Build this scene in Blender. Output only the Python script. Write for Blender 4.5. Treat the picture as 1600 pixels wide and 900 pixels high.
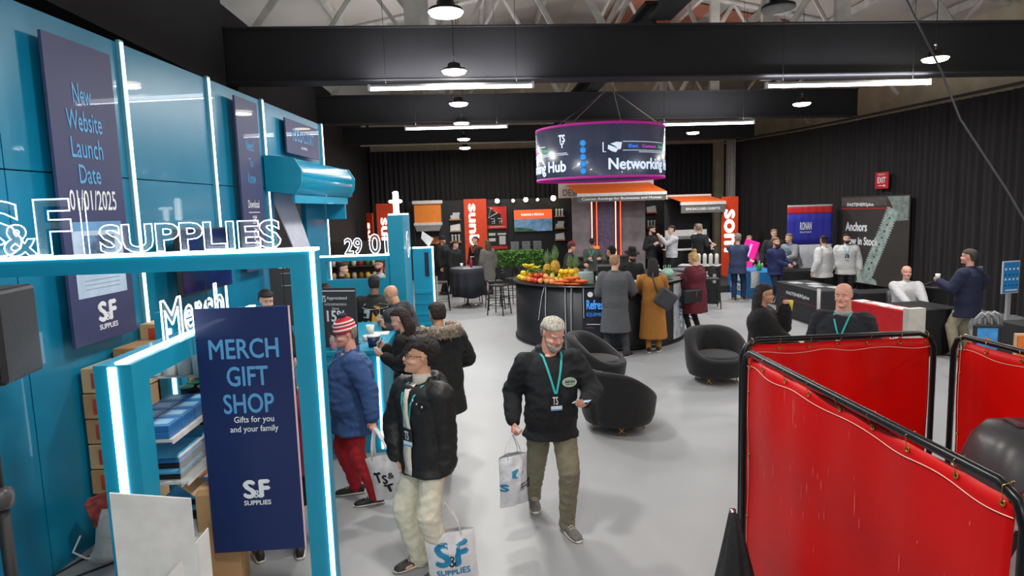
import bpy, bmesh, math, random
import numpy as np
from mathutils import Vector, Matrix, noise
random.seed(7)
for o in list(bpy.data.objects): bpy.data.objects.remove(o)
scene = bpy.context.scene
COL = scene.collection
R = math.radians
PI = math.pi

# ---------------------------------------------------------------- camera
cd = bpy.data.cameras.new('camera'); cam = bpy.data.objects.new('camera', cd); COL.objects.link(cam)
cd.sensor_width = 36.0; cd.lens = 36.0*1023/1600; cd.clip_end = 200; cd.clip_start = 0.05
cam.matrix_world = Matrix(((0.9978414, 0.0372503, -0.0540821, 0), (-0.0581398, 0.1182177, -0.9912842, 0), (-0.0305321, 0.9922888, 0.1201282, 2.62), (0, 0, 0, 1)))
scene.camera = cam
# ---------------------------------------------------------------- world and exposure
w = bpy.data.worlds.new('world'); scene.world = w; w.use_nodes = True
w.node_tree.nodes['Background'].inputs[0].default_value = (0.86, 0.93, 1.0, 1)
w.node_tree.nodes['Background'].inputs[1].default_value = 0.75
scene.view_settings.view_transform = 'Standard'; scene.view_settings.look = 'None'
scene.view_settings.gamma = 1; scene.view_settings.exposure = -0.05
scene.view_settings.use_curve_mapping = False

# ---------------------------------------------------------------- materials
MATS = {}
def srgb(c):
    return tuple(((v/12.92) if v <= 0.04045 else ((v+0.055)/1.055)**2.4) for v in c)
def hexc(h): return srgb((int(h[0:2], 16)/255, int(h[2:4], 16)/255, int(h[4:6], 16)/255))
def M(name, hx, rough=0.6, metal=0.0, var=0.06, bump=0.0, scale=8.0, emit=0.0, coat=0.0, sheen=0.0, trans=0.0, alpha=1.0, stretch=None):
    if name in MATS: return MATS[name]
    m = bpy.data.materials.new(name); m.use_nodes = True; MATS[name] = m
    nt = m.node_tree; b = nt.nodes['Principled BSDF']; c = hexc(hx)
    b.inputs['Roughness'].default_value = rough; b.inputs['Metallic'].default_value = metal
    b.inputs['Coat Weight'].default_value = coat
    if sheen: b.inputs['Sheen Weight'].default_value = sheen
    if trans: b.inputs['Transmission Weight'].default_value = trans
    if alpha < 1: b.inputs['Alpha'].default_value = alpha
    b.inputs['Base Color'].default_value = (*c, 1)
    if emit:
        b.inputs['Emission Color'].default_value = (*c, 1); b.inputs['Emission Strength'].default_value = emit
        return m
    tc = nt.nodes.new('ShaderNodeTexCoord'); src = tc.outputs['Object']
    if stretch:
        mp = nt.nodes.new('ShaderNodeMapping'); mp.inputs['Scale'].default_value = stretch
        nt.links.new(src, mp.inputs[0]); src = mp.outputs[0]
    n = nt.nodes.new('ShaderNodeTexNoise'); n.inputs['Scale'].default_value = scale; n.inputs['Detail'].default_value = 5
    nt.links.new(src, n.inputs['Vector'])
    if var:
        r = nt.nodes.new('ShaderNodeValToRGB')
        r.color_ramp.elements[0].position = 0.3; r.color_ramp.elements[1].position = 0.72
        r.color_ramp.elements[0].color = (*[v*(1-var*1.6) for v in c], 1)
        r.color_ramp.elements[1].color = (*[min(1, v*(1+var*1.6)) for v in c], 1)
        nt.links.new(n.outputs[0], r.inputs[0]); nt.links.new(r.outputs[0], b.inputs['Base Color'])
    if bump:
        bp = nt.nodes.new('ShaderNodeBump'); bp.inputs['Strength'].default_value = bump; bp.inputs['Distance'].default_value = 0.03
        nt.links.new(n.outputs[0], bp.inputs['Height']); nt.links.new(bp.outputs[0], b.inputs['Normal'])
    return m
def E(name, hx, s): return M(name, hx, emit=s)
# frequently used
teal = M('teal_paint', '0a8fb0', 0.42, var=0.03, bump=0.02, coat=0.1)
teal_wall = M('teal_wall_panel', '097ea3', 0.36, var=0.04, bump=0.03, scale=3, coat=0.25)
black = M('black_paint', '17181a', 0.6)
blackcloth = M('black_cloth', '15161a', 0.85, bump=0.3, scale=25)
white = M('white_plastic', 'dcdcda', 0.5)
ledm = E('led_white', 'f2f8ff', 7.0)
tubem = E('tube_white', 'f4f8ff', 14.0)
navy = M('navy_print', '14265c', 0.4, var=0.03, coat=0.1)
skyprint = M('sky_blue_print', '5ba3d6', 0.5, var=0.0)
whiteprint = M('white_print', 'f0f2f6', 0.5, var=0.0)
chrome = M('chrome', 'c8c8c8', 0.22, 1.0, var=0)
brass = M('brass', 'c79a4b', 0.25, 1.0, var=0.02)

# ---------------------------------------------------------------- mesh helpers
class MB:
    def __init__(s): s.v = []; s.f = []; s.mi = []; s.cur = 0
    def add(s, vs, fs, mat=None):
        o = len(s.v)
        s.v += [tuple(mat @ Vector(p)) if mat else tuple(p) for p in vs]
        s.f += [tuple(i+o for i in f) for f in fs]; s.mi += [s.cur]*len(fs); return s
    def box(s, a, b, rz=0, piv=None, mat=None):
        x0, y0, z0 = a; x1, y1, z1 = b
        vs = [(x0, y0, z0), (x1, y0, z0), (x1, y1, z0), (x0, y1, z0), (x0, y0, z1), (x1, y0, z1), (x1, y1, z1), (x0, y1, z1)]
        fs = [(0, 3, 2, 1), (4, 5, 6, 7), (0, 1, 5, 4), (1, 2, 6, 5), (2, 3, 7, 6), (3, 0, 4, 7)]
        m = mat
        if rz:
            p = Vector(piv or ((x0+x1)/2, (y0+y1)/2, 0)); m = Matrix.Translation(p) @ Matrix.Rotation(rz, 4, 'Z') @ Matrix.Translation(-p)
        return s.add(vs, fs, m)
    def cbox(s, a, b, r=0.01, mat=None):   # chamfered box
        bm = bmesh.new(); bmesh.ops.create_cube(bm, size=1)
        for v in bm.verts: v.co = Vector(((a[0]+b[0])/2+v.co.x*(b[0]-a[0]), (a[1]+b[1])/2+v.co.y*(b[1]-a[1]), (a[2]+b[2])/2+v.co.z*(b[2]-a[2])))
        bmesh.ops.bevel(bm, geom=list(bm.edges), offset=r, segments=2, profile=0.5, affect='EDGES')
        bm.verts.ensure_lookup_table(); bm.verts.index_update()
        s.add([v.co[:] for v in bm.verts], [tuple(v.index for v in f.verts) for f in bm.faces], mat); bm.free(); return s
    def rings(s, rings, cap=True, close=False):
        n = len(rings[0]); vs = [p for r in rings for p in r]; fs = []
        m = len(rings)
        for i in range(m if close else m-1):
            a = i*n; b = ((i+1) % m)*n
            for j in range(n):
                k = (j+1) % n; fs.append((a+j, a+k, b+k, b+j))
        if cap and not close: fs.append(tuple(range(n))[::-1]); fs.append(tuple(range((m-1)*n, m*n)))
        return s.add(vs, fs)
    def tube(s, pts, r, n=8, cap=True, close=False):
        pts = [Vector(p) for p in pts]; rs = r if isinstance(r, (list, tuple)) else [r]*len(pts)
        L = len(pts); rings = []; up = None
        for i, p in enumerate(pts):
            if close: t = (pts[(i+1) % L]-pts[i-1])
            else: t = (pts[min(i+1, L-1)]-pts[max(i-1, 0)])
            t.normalize()
            if up is None: up = Vector((0, 0, 1)) if abs(t.z) < 0.9 else Vector((1, 0, 0))
            u = t.cross(up)
            if u.length < 1e-4: u = t.cross(Vector((0, 1, 0)))
            u.normalize(); v = u.cross(t).normalized(); up = v
            rings.append([tuple(p+(u*math.cos(a)+v*math.sin(a))*rs[i]) for a in [2*PI*k/n for k in range(n)]])
        return s.rings(rings, cap, close)
    def cyl(s, a, b, r, n=16, r2=None): return s.tube([a, b], [r, r if r2 is None else r2], n)
    def lathe(s, prof, c=(0, 0, 0), n=24, a0=0, a1=2*PI, cap=True):
        full = abs(a1-a0-2*PI) < 1e-6; k = n if full else n+1
        rings = [[(c[0]+r*math.cos(a0+(a1-a0)*j/n), c[1]+r*math.sin(a0+(a1-a0)*j/n), c[2]+z) for j in range(k)] for r, z in prof]
        if full: return s.rings(rings, cap)
        vs = [p for r in rings for p in r]; fs = []
        for i in range(len(rings)-1):
            for j in range(k-1): fs.append((i*k+j, i*k+j+1, (i+1)*k+j+1, (i+1)*k+j))
        return s.add(vs, fs)
    def sphere(s, c, r, n=12, m=8, mat=None):
        r = r if isinstance(r, (tuple, list)) else (r, r, r); vs = []; fs = []
        vs.append((c[0], c[1], c[2]-r[2]))
        for i in range(1, m):
            t = PI*i/m
            for j in range(n):
                a = 2*PI*j/n; vs.append((c[0]+r[0]*math.sin(t)*math.cos(a), c[1]+r[1]*math.sin(t)*math.sin(a), c[2]-r[2]*math.cos(t)))
        vs.append((c[0], c[1], c[2]+r[2])); T = len(vs)-1
        for j in range(n): fs.append((0, 1+(j+1) % n, 1+j)); fs.append((T, 1+(m-2)*n+j, 1+(m-2)*n+(j+1) % n))
        for i in range(m-2):
            for j in range(n):
                k = (j+1) % n; fs.append((1+i*n+j, 1+i*n+k, 1+(i+1)*n+k, 1+(i+1)*n+j))
        return s.add(vs, fs, mat)
    def prism(s, poly, y0, y1, mat=None):      # polygon in x,z extruded along y
        n = len(poly); vs = [(x, y0, z) for x, z in poly]+[(x, y1, z) for x, z in poly]
        fs = [tuple(range(n)), tuple(range(n, 2*n))[::-1]]+[(i, i+n, (i+1) % n+n, (i+1) % n) for i in range(n)]
        return s.add(vs, fs, mat)
    def grid(s, fn, nu, nv):
        vs = [fn(i/nu, j/nv) for j in range(nv+1) for i in range(nu+1)]
        fs = [(j*(nu+1)+i, j*(nu+1)+i+1, (j+1)*(nu+1)+i+1, (j+1)*(nu+1)+i) for j in range(nv) for i in range(nu)]
        return s.add(vs, fs)
    def build(s, name, mat, parent=None, smooth=False, solid=0):
        me = bpy.data.meshes.new(name); me.from_pydata(s.v, [], s.f)
        for m in (mat if isinstance(mat, list) else [mat]): me.materials.append(m)
        if isinstance(mat, list): me.polygons.foreach_set('material_index', s.mi)
        bm = bmesh.new(); bm.from_mesh(me)
        if not solid: bmesh.ops.recalc_face_normals(bm, faces=list(bm.faces))
        bm.to_mesh(me); bm.free()
        if smooth: me.polygons.foreach_set('use_smooth', [True]*len(me.polygons))
        me.update()
        o = bpy.data.objects.new(name, me); COL.objects.link(o)
        if solid:
            sm = o.modifiers.new('solid', 'SOLIDIFY'); sm.thickness = solid
        if parent: o.parent = parent
        return o
def smooth_angle(o, deg=40):
    me = o.data; me.polygons.foreach_set('use_smooth', [True]*len(me.polygons))
    try: me.set_sharp_from_angle(angle=R(deg))
    except Exception: pass
    return o
def empty(name, loc=(0, 0, 0), rz=0):
    o = bpy.data.objects.new(name, None); COL.objects.link(o); o.location = loc; o.rotation_euler = (0, 0, rz); o.empty_display_size = 0.2; return o
def tag(o, label, cat, group=None, kind=None):
    o['label'] = label; o['category'] = cat
    if group: o['group'] = group
    if kind: o['kind'] = kind
    return o
def thing(name, label, cat, loc=(0, 0, 0), rz=0, group=None): return tag(empty(name, loc, rz), label, cat, group)
def struct(o): o['kind'] = 'structure'; return o
def kids(o): return [c for c in COL.objects if c.parent == o]
CH = {}
def copy_tree(o, parent=None):
    c = o.copy(); COL.objects.link(c)
    c.parent = parent
    for ch in list(o.children): copy_tree(ch, c)
    return c
DG = bpy.context.evaluated_depsgraph_get
def text_pts(s, offset=0.0, extrude=0.0, outline=0.0, spacing=1.0, align_lines='CENTER', res=3, lsp=1.0):
    cu = bpy.data.curves.new('t', 'FONT'); cu.body = s; cu.size = 1; cu.resolution_u = res
    cu.offset = offset; cu.extrude = extrude; cu.space_character = spacing; cu.align_x = align_lines; cu.space_line = lsp
    if outline: cu.fill_mode = 'NONE'; cu.bevel_depth = outline; cu.bevel_resolution = 0
    o = bpy.data.objects.new('t', cu); COL.objects.link(o); bpy.context.view_layer.update()
    me = bpy.data.meshes.new_from_object(o.evaluated_get(DG()))
    bpy.data.objects.remove(o); return me
def text(name, s, mat, x0, x1, z0, z1, parent=None, y=-0.002, offset=0.012, extrude=0.0, outline=0.0, fn=None, bold=1, spacing=1.0, align='CENTER', lsp=1.0, rot=0, subdiv=0):
    """lettering fitted to the rectangle x0..x1, z0..z1 in the parent's local x/z plane, facing -y"""
    me = text_pts(s, 0 if not outline else offset, extrude, outline, spacing, align, lsp=lsp)
    if not outline and offset > .002:      # heavier strokes: the same glyphs laid again a hair to each side
        nv0 = len(me.vertices); c0 = np.empty(nv0*3); me.vertices.foreach_get('co', c0); c0 = c0.reshape(-1, 3)
        fs0 = [tuple(p.vertices) for p in me.polygons]; V = []; F_ = []
        for q, (dx, dy) in enumerate(((-offset, 0), (offset, 0), (0, offset*.8), (0, -offset*.8), (0, 0))): V += (c0+np.array([dx, dy, q*.004])).tolist(); F_ += [tuple(i+q*nv0 for i in f) for f in fs0]
        me = bpy.data.meshes.new('t'); me.from_pydata(V, [], F_)
    n = len(me.vertices)
    if n == 0: return None
    co = np.empty(n*3); me.vertices.foreach_get('co', co); co = co.reshape(-1, 3)
    if rot: # quarter turns
        for _ in range(rot): co = np.stack([-co[:, 1], co[:, 0], co[:, 2]], 1)
    mn = co.min(0); mx = co.max(0); sx = (x1-x0)/(mx[0]-mn[0]); sz = (z1-z0)/(mx[1]-mn[1])
    k = min(abs(sx), abs(sz))
    out = np.stack([x0+(co[:, 0]-mn[0])*sx, y-co[:, 2]*k, z0+(co[:, 1]-mn[1])*sz], 1)
    if fn is not None:
        out = np.array([fn(*p) for p in out])
    me.vertices.foreach_set('co', out.ravel()); me.materials.clear(); me.materials.append(mat); me.update()
    if fn is None and not outline and not extrude: me.flip_normals() if False else None
    me.name = name; o = bpy.data.objects.new(name, me); COL.objects.link(o)
    if parent: o.parent = parent
    return o
def quad(name, x0, x1, z0, z1, mat, parent, y=-0.002, t=0.001): return MB().box((x0, y, z0), (x1, y+t, z1)).build(name, mat, parent)
def poly(name, pts, mat, parent, y=-0.003, t=0.001): return MB().prism(pts, y, y+t).build(name, mat, parent)
def disc_pts(cx, cz, r, n=20, rz=None): return [(cx+r*math.cos(2*PI*k/n), cz+(rz or r)*math.sin(2*PI*k/n)) for k in range(n)]
# ================================================================ people
def vox(mb, size, smooth=4, name='m', decim=1.0):
    me = bpy.data.meshes.new(name); me.from_pydata(mb.v, [], mb.f); me.update()
    bm = bmesh.new(); bm.from_mesh(me); bmesh.ops.recalc_face_normals(bm, faces=list(bm.faces)); bm.to_mesh(me); bm.free()
    o = bpy.data.objects.new(name, me); COL.objects.link(o)
    r = o.modifiers.new('r', 'REMESH'); r.mode = 'VOXEL'; r.voxel_size = size; r.adaptivity = 0
    if smooth: s_ = o.modifiers.new('s', 'SMOOTH'); s_.iterations = smooth; s_.factor = 0.5
    if decim < 1: d = o.modifiers.new('d', 'DECIMATE'); d.ratio = decim
    ev = o.evaluated_get(DG()); out = bpy.data.meshes.new_from_object(ev)
    bpy.data.objects.remove(o); bpy.data.meshes.remove(me)
    out.polygons.foreach_set('use_smooth', [True]*len(out.polygons)); return out
def link(me, name, mat, parent):
    me.materials.clear(); me.materials.append(mat); me.name = name
    o = bpy.data.objects.new(name, me); COL.objects.link(o); o.parent = parent; return o
def wrinkle(me, amp, sc, seed=0):
    n = len(me.vertices); off = Vector((seed*3.1, seed*1.7, seed))
    me.update(); co = np.empty(n*3); me.vertices.foreach_get('co', co); co = co.reshape(-1, 3)
    no = np.empty(n*3); me.vertices.foreach_get('normal', no); no = no.reshape(-1, 3)
    f = noise.noise
    d = np.array([1-2*abs(f(Vector((c[0]*sc, c[1]*sc, c[2]*sc*1.9))+off))+0.4*f(Vector((c[0]*sc*2.6, c[1]*sc*2.6, c[2]*sc*3.6))+off) for c in co])
    me.vertices.foreach_set('co', (co+no*((d-0.6)*amp)[:, None]).ravel()); me.update()
def capsule(mb, p0, p1, r0, r1, n=14, flat=1.0, side=None):
    p0 = Vector(p0); p1 = Vector(p1); t = (p1-p0)
    if t.length < 1e-5: t = Vector((0, 0, 1e-3))
    t.normalize(); u = Vector(side) if side is not None else (Vector((1, 0, 0)) if abs(t.x) < 0.8 else Vector((0, 1, 0)))
    u = (u-t*u.dot(t)).normalized(); v = t.cross(u)
    rings = []
    for k in (0.02, 0.35, 0.7, 0.93):
        rings.append((p0-t*r0*math.cos(math.asin(k)), r0*k))
    rings.append((p0, r0)); rings.append((p0.lerp(p1, 0.5), (r0+r1)/2)); rings.append((p1, r1))
    for k in (0.93, 0.7, 0.35, 0.02):
        rings.append((p1+t*r1*math.cos(math.asin(k)), r1*k))
    mb.rings([[tuple(c+(u*math.cos(a)+v*math.sin(a)*flat)*r) for a in [2*PI*j/n for j in range(n)]] for c, r in rings])
def ell_loft(mb, secs, n=22, power=2.3):
    """secs: (centre, halfwidth vector, halfdepth vector)"""
    rings = []
    for c, u, v in secs:
        c = Vector(c); ring = []
        for j in range(n):
            a = 2*PI*j/n; ca, sa = math.cos(a), math.sin(a)
            k = (abs(ca)**power+abs(sa)**power)**(-1/power); ring.append(tuple(c+Vector(u)*ca*k+Vector(v)*sa*k))
        rings.append(ring)
    mb.rings(rings)
def ik(a, b, l1, l2, hint):
    a = Vector(a); b = Vector(b); d = b-a; L = d.length
    if L > (l1+l2)*0.998: b = a+d.normalized()*(l1+l2)*0.998; d = b-a; L = d.length
    x = (l1*l1-l2*l2+L*L)/(2*L); h = math.sqrt(max(0, l1*l1-x*x)); t = d/L
    hv = Vector(hint); hv = (hv-t*hv.dot(t))
    hv = hv.normalized() if hv.length > 1e-4 else Vector((0, 1, 0))
    return a+t*x+hv*h, b
SKIN = {'light': 'e0b098', 'pink': 'e0a490', 'tan': 'c8977a', 'olive': 'd8a486', 'dark': '8f6450'}
HEADP = [(0.00, .022, -.082, -.035), (0.05, .040, -.096, -.010), (0.14, .053, -.099, .02), (0.24, .061, -.097, .05), (0.36, .067, -.094, .078), (0.48, .072, -.089, .092), (0.55, .0745, -.090, .097), (0.64, .0765, -.094, .100), (0.75, .075, -.090, .098), (0.85, .068, -.076, .090), (0.93, .053, -.054, .068), (0.98, .033, -.030, .042), (1.0, .014, -.008, .018)]
def head_mesh(mb, s, HM, grow=0.0, lo=0.0, hi=1.0, nose=True):
    secs = []
    for z, w_, f, b in HEADP:
        if z < lo or z > hi: continue
        secs.append((HM @ Vector((0, (f+b)/2*s, (z*.232)*s+(grow if z > .97 else 0))), HM.to_3x3() @ Vector(((w_+grow)*s, 0, 0)), HM.to_3x3() @ Vector((0, ((b-f)/2+grow)*s, 0))))
    ell_loft(mb, secs, 24, 2.15)
    if nose:
        P = lambda x, y, z: HM @ Vector((x*s, y*s, z*s))
        capsule(mb, P(0, -.088, .118), P(0, -.108, .088), .009*s, .0135*s)
        for sx in (-1, 1):
            capsule(mb, P(sx*.010, -.098, .083), P(sx*.012, -.092, .083), .009*s, .009*s)
            capsule(mb, P(sx*.012, -.088, .136), P(sx*.05, -.078, .136), .009*s, .008*s)       # brow
            capsule(mb, P(sx*.040, -.074, .082), P(sx*.050, -.045, .075), .022*s, .020*s)   # cheek
            capsule(mb, P(sx*.074, .006, .128), P(sx*.078, .004, .098), .017*s, .012*s, flat=.45, side=HM.to_3x3() @ Vector((0, 1, 0)))
        capsule(mb, P(-.018, -.096, .060), P(.018, -.096, .060), .008*s, .008*s)
        capsule(mb, P(-.010, -.090, .018), P(.010, -.090, .018), .016*s, .016*s)
def person(label, loc, rot=0, H=1.75, girth=1.0, skin='light', feet=None, hands=(None, None), lean=0, side_lean=0, head=(0, 0, 0),
           top=dict(), pants=dict(), shoes='1a1a1c', hair=None, near=0, group=None, z0=0, pelvis=None, seated=False, grips=(0.3, 0.3),
           elbow=None, fem=False, beard=None, glasses=None, hat=None, twist=0, hscale=1.0, belly=0.0, lanyard=None, palm=(None, None), legs_skin=False, neckr=1.0):
    """feet and hands: (left, right) in world coordinates; head: yaw, pitch(down +), roll in degrees"""
    root = thing('person', label, 'person', (loc[0], loc[1], z0), 0, group)
    s = H/1.75
    A = R(rot); F = Vector((math.sin(A), -math.cos(A), 0)); L = Vector((math.cos(A), math.sin(A), 0)); U = Vector((0, 0, 1))
    O = Vector((loc[0], loc[1], z0))
    def loc_(p): return Vector(p)-O if p is not None else None
    # joints
    pel = (loc_(pelvis) if pelvis else Vector((0, 0, .94*s))) 
    B = Matrix((L, -F, U)).transposed()     # columns: local x=left, y=back, z=up
    Ta = R(lean); Ts = R(side_lean)
    TB = B @ Matrix.Rotation(R(twist), 3, 'Z') @ Matrix.Rotation(Ta, 3, 'X') @ Matrix.Rotation(Ts, 3, 'Y')
    hipw = (.088 if not fem else .092)*s
    def T(x, y, z): return pel+TB @ Vector((x*s, y*s, z*s))
    chest = T(0, 0, .36); neck = T(0, .005, .505)
    shw = (.178 if not fem else .155)*(0.55+0.45*girth)
    shL = T(shw, 0.0, .418); shR = T(-shw, 0.0, .418)
    hips = [pel+B @ Vector((hipw*k, 0, -.03*s)) for k in (1, -1)]
    if feet is None: feet = (O+L*.10*s+F*.02, O-L*.10*s-F*.02)
    toes = feet[2] if len(feet) > 2 else (.12, -.12)
    feet = feet[:2]
    ank = [loc_(f)+U*.085*s*(1 if True else 0) if abs(loc_(f).z) < .001 else loc_(f) for f in feet]
    knees = []; 
    for k in (0, 1):
        kn, an = ik(hips[k], ank[k], .43*s, .435*s, F+L*(.12 if k == 0 else -.12)); ank[k] = an; knees.append(kn)
    elbows = []; wr = []
    for k in (0, 1):
        sh = (shL, shR)[k]; sg = 1 if k == 0 else -1
        h = loc_(hands[k])
        if h is None: h = sh+L*sg*.09*s*(0.7+.5*girth)+F*.06*s-U*.50*s
        hint = (elbow[k] if elbow and elbow[k] else None)
        hint = Vector(hint) if hint else (-F*.6+L*sg*.35-U*.4)
        e, hh = ik(sh, h, .285*s, .25*s, hint); elbows.append(e); wr.append(hh)
    v_b = {2: .0062, 1: .0085, 0: .013}[near]; v_c = {2: .010, 1: .014, 0: .019}[near]
    g = girth
    # head matrix : pivot at neck
    hy, hp, hr = head
    HB = B @ Matrix.Rotation(R(hy), 3, 'Z') @ Matrix.Rotation(R(hp), 3, 'X') @ Matrix.Rotation(R(hr), 3, 'Y')
    hs = s*(0.5+.5/s)*hscale
    hc = neck+U*.035*s
    HM = Matrix.Translation(hc+HB @ Vector((0, -.012*s, .022*s))) @ HB.to_4x4()
    # ---------------- body
    mb = MB()
    def torso(m, gr, z_lo=-.06, z_hi=.50, shoulder=True, hem=0.0):
        wid = [(-.10, .150, .105), (0, .160, .112), (.10, .148, .105), (.20, .150, .108), (.30, .165, .115), (.38, .172, .112), (.44, .150, .092), (.485, .085, .070), (.515, .06, .058)]
        if fem: wid = [(-.10, .158, .112), (0, .165, .115), (.10, .140, .10), (.20, .128, .095), (.30, .145, .115), (.38, .150, .108), (.44, .128, .085), (.485, .075, .065), (.515, .05, .052)]
        secs = []
        for z, a, b in wid:
            if z < z_lo-.001 or z > z_hi: continue
            bl = belly*max(0, 1-abs(z-.12)/.24)
            gg = g if z < .4 else (0.6+.4*g)
            secs.append((T(0, -bl*.5, z), TB @ Vector(((a*gg+gr)*s, 0, 0)), TB @ Vector((0, (b*gg+gr+bl*.6)*s, 0))))
        if hem:
            c0 = T(0, 0, z_lo); 
            secs.insert(0, (T(0, 0, z_lo-hem), TB @ Vector(((.160*g+gr+.01+hem*.06)*s, 0, 0)), TB @ Vector((0, (.115*g+gr+.01+hem*.05)*s, 0))))
        ell_loft(m, secs)
    torso(mb, 0)
    capsule(mb, T(0, .012, .45), HM @ Vector((0, .015*s, .05*s)), .058*s*neckr, .054*s*neckr)
    head_mesh(mb, hs, HM)
    for k in (0, 1):
        sh = (shL, shR)[k]; q = .9+.1*g
        capsule(mb, sh-U*.01, elbows[k], .052*s*q, .041*s*q); capsule(mb, elbows[k], wr[k], .040*s*q, .026*s)
        capsule(mb, T(0, 0, .43), sh, .050*s, .048*s)
        capsule(mb, hips[k], knees[k], .082*s*q, .055*s*q); capsule(mb, knees[k], ank[k], .054*s*q, .034*s)
        # foot
        fd = F*1.0; capsule(mb, ank[k]-U*.03*s-F*.02*s, ank[k]-U*.058*s+fd*.13*s, .026*s, .018*s)
        # hand
        d = (wr[k]-elbows[k]).normalized(); sg = 1 if k == 0 else -1
        n_ = Vector(palm[k]) if palm[k] is not None else (-L*sg*.8-F*.2)        # palm normal
        n_ = (n_-d*n_.dot(d)).normalized(); a_ = d.cross(n_).normalized()        # across palm
        th = a_ if a_.dot(F+U*.4) > 0 else -a_                                   # thumb side
        gp = grips[k]; hsz = s*(1.0 if not fem else .92)
        pc = wr[k]+d*.045*hsz
        capsule(mb, wr[k]+d*.012*hsz, wr[k]+d*.075*hsz, .030*hsz, .036*hsz, flat=.42, side=a_)
        fr = max(.0078*hsz, v_b*1.05)
        for q_ in range(4):
            off = (q_-1.5)*.0195*hsz; base = wr[k]+d*.085*hsz+th*(-off)*1.0
            ln = (.036, .041, .039, .031)[q_]*hsz; c1 = gp*1.25; c2 = gp*2.9
            d1 = (d*math.cos(c1)+n_*math.sin(c1)); d2 = (d*math.cos(c2)+n_*math.sin(c2)); p1 = base+d1*ln*1.1
            capsule(mb, base-d*.01, p1, fr*1.1, fr, 8); capsule(mb, p1, p1+d2*ln*1.15, fr, fr*.85, 8)
        tb = wr[k]+d*.03*hsz+th*.025*hsz; t1 = tb+(th*.6+d*.7+n_*.35*gp).normalized()*.036*hsz
        capsule(mb, tb, t1, fr*1.35, fr*1.1, 8); capsule(mb, t1, t1+(d*.8+th*.1+n_*(.2+gp)).normalized()*.032*hsz, fr*1.1, fr*.9, 8)
    me = vox(mb, v_b, 3 if near else 2, decim=.7 if near == 2 else .6)
    if belly > 9: pass
    skm = M('skin_'+skin, SKIN[skin], .55, var=.05, scale=14, bump=.03)
    body = link(me, 'body', skm, root)
    HP = lambda x, y, z: tuple(HM @ Vector((x*hs, y*hs, z*hs)))
    # ---------------- face details
    if near or True:
        e = MB()
        for sx in (-1, 1): e.sphere(HP(sx*.031, -.0835, .117), (.0105*hs, .0095*hs, .0056*hs), 10, 6)
        e.build('eyes', M('eye_white', 'd8d4ce', .25, var=0), body, True)
        e = MB()
        for sx in (-1, 1): e.sphere(HP(sx*.031, -.0905, .117), .0044*hs, 8, 6)
        e.build('irises', M('iris_dark', '2a1d16', .2, var=0), body, True)
        e = MB(); e.tube([HP(-.024, -.1005, .0605), HP(-.012, -.1065, .0625), HP(0, -.1075, .0605), HP(.012, -.1065, .0625), HP(.024, -.1005, .0605)], [.0025*hs, .0052*hs, .0056*hs, .0052*hs, .0025*hs], 7)
        e.build('lips', M('lips', 'a5605a' if not fem else 'a84a4c', .5, var=0), body, True)
    hc_ = hair[1] if hair else (beard or '3a2c22')
    hm = M('hair_'+hc_, hc_, .75, var=.25, bump=.6, scale=60, stretch=(1, 1, .35))
    if not (glasses == 'shade'):
        e = MB()
        for sx in (-1, 1): e.tube([HP(sx*.012, -.0985, .137), HP(sx*.030, -.0975, .1425), HP(sx*.048, -.086, .137)], [.002*hs, .0042*hs, .002*hs], 6)
        e.build('eyebrows', hm, body, True)
    if hair:
        kind = hair[0]; m2 = MB()
        secs = []
        def sec(z, w_, f, b): secs.append((HM @ Vector((0, (f+b)/2*hs, z*hs)), HB @ Vector((w_*hs, 0, 0)), HB @ Vector((0, (b-f)/2*hs, 0))))
        if kind in ('short', 'buzz', 'fringe'):
            t = {'short': .014, 'buzz': .005, 'fringe': .026}[kind]
            sec(.052, .060, .035, .082+t*.3); sec(.085, .0705+t*.3, .018, .098+t*.5); sec(.12, .0775+t*.25, .004, .104+t*.6); sec(.150, .0795+t*.4, -.012 if kind != 'fringe' else -.03, .106+t*.7)
            sec(.172, .079+t*.6, -.086-t*.2, .102+t*.8); sec(.198, .071+t*.8, -.080-t*.5, .094+t*.8); sec(.218, .057+t*.8, -.058-t*.5, .072+t*.7); sec(.232+t*.6, .030, -.026, .04)
            ell_loft(m2, secs, 24, 2.2)
            if kind == 'fringe':
                for q_ in range(9):
                    x_ = (q_-4)*.017; capsule(m2, HP(x_*.7, -.06, .222), HP(x_, -.099+abs(x_)*.25, .160+random.uniform(-.006, .008)), .018*hs, .010*hs, 8)
                for q_ in range(14):
                    a = random.uniform(0, 6.28); rr = random.uniform(.02, .06); capsule(m2, HP(rr*math.cos(a), rr*math.sin(a)*1.2, .232), HP(rr*1.5*math.cos(a), rr*1.5*math.sin(a)*1.2, .215), .014*hs, .012*hs, 8)
        elif kind == 'rim':      # bald on top
            sec(.062, .060, .035, .085); sec(.09, .074, .018, .101); sec(.125, .080, .012, .106); sec(.150, .079, .02, .105); sec(.17, .068, .045, .098)
            ell_loft(m2, secs, 24, 2.2)
        elif kind in ('long', 'bun', 'tail'):
            sec(.05, .066, .02, .095); sec(.09, .079, .006, .108); sec(.13, .086, -.004, .115); sec(.160, .087, -.045, .115); sec(.182, .083, -.092, .110); sec(.212, .070, -.078, .092); sec(.232, .052, -.05, .066); sec(.244, .026, -.02, .035)
            ell_loft(m2, secs, 24, 2.2)
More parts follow.
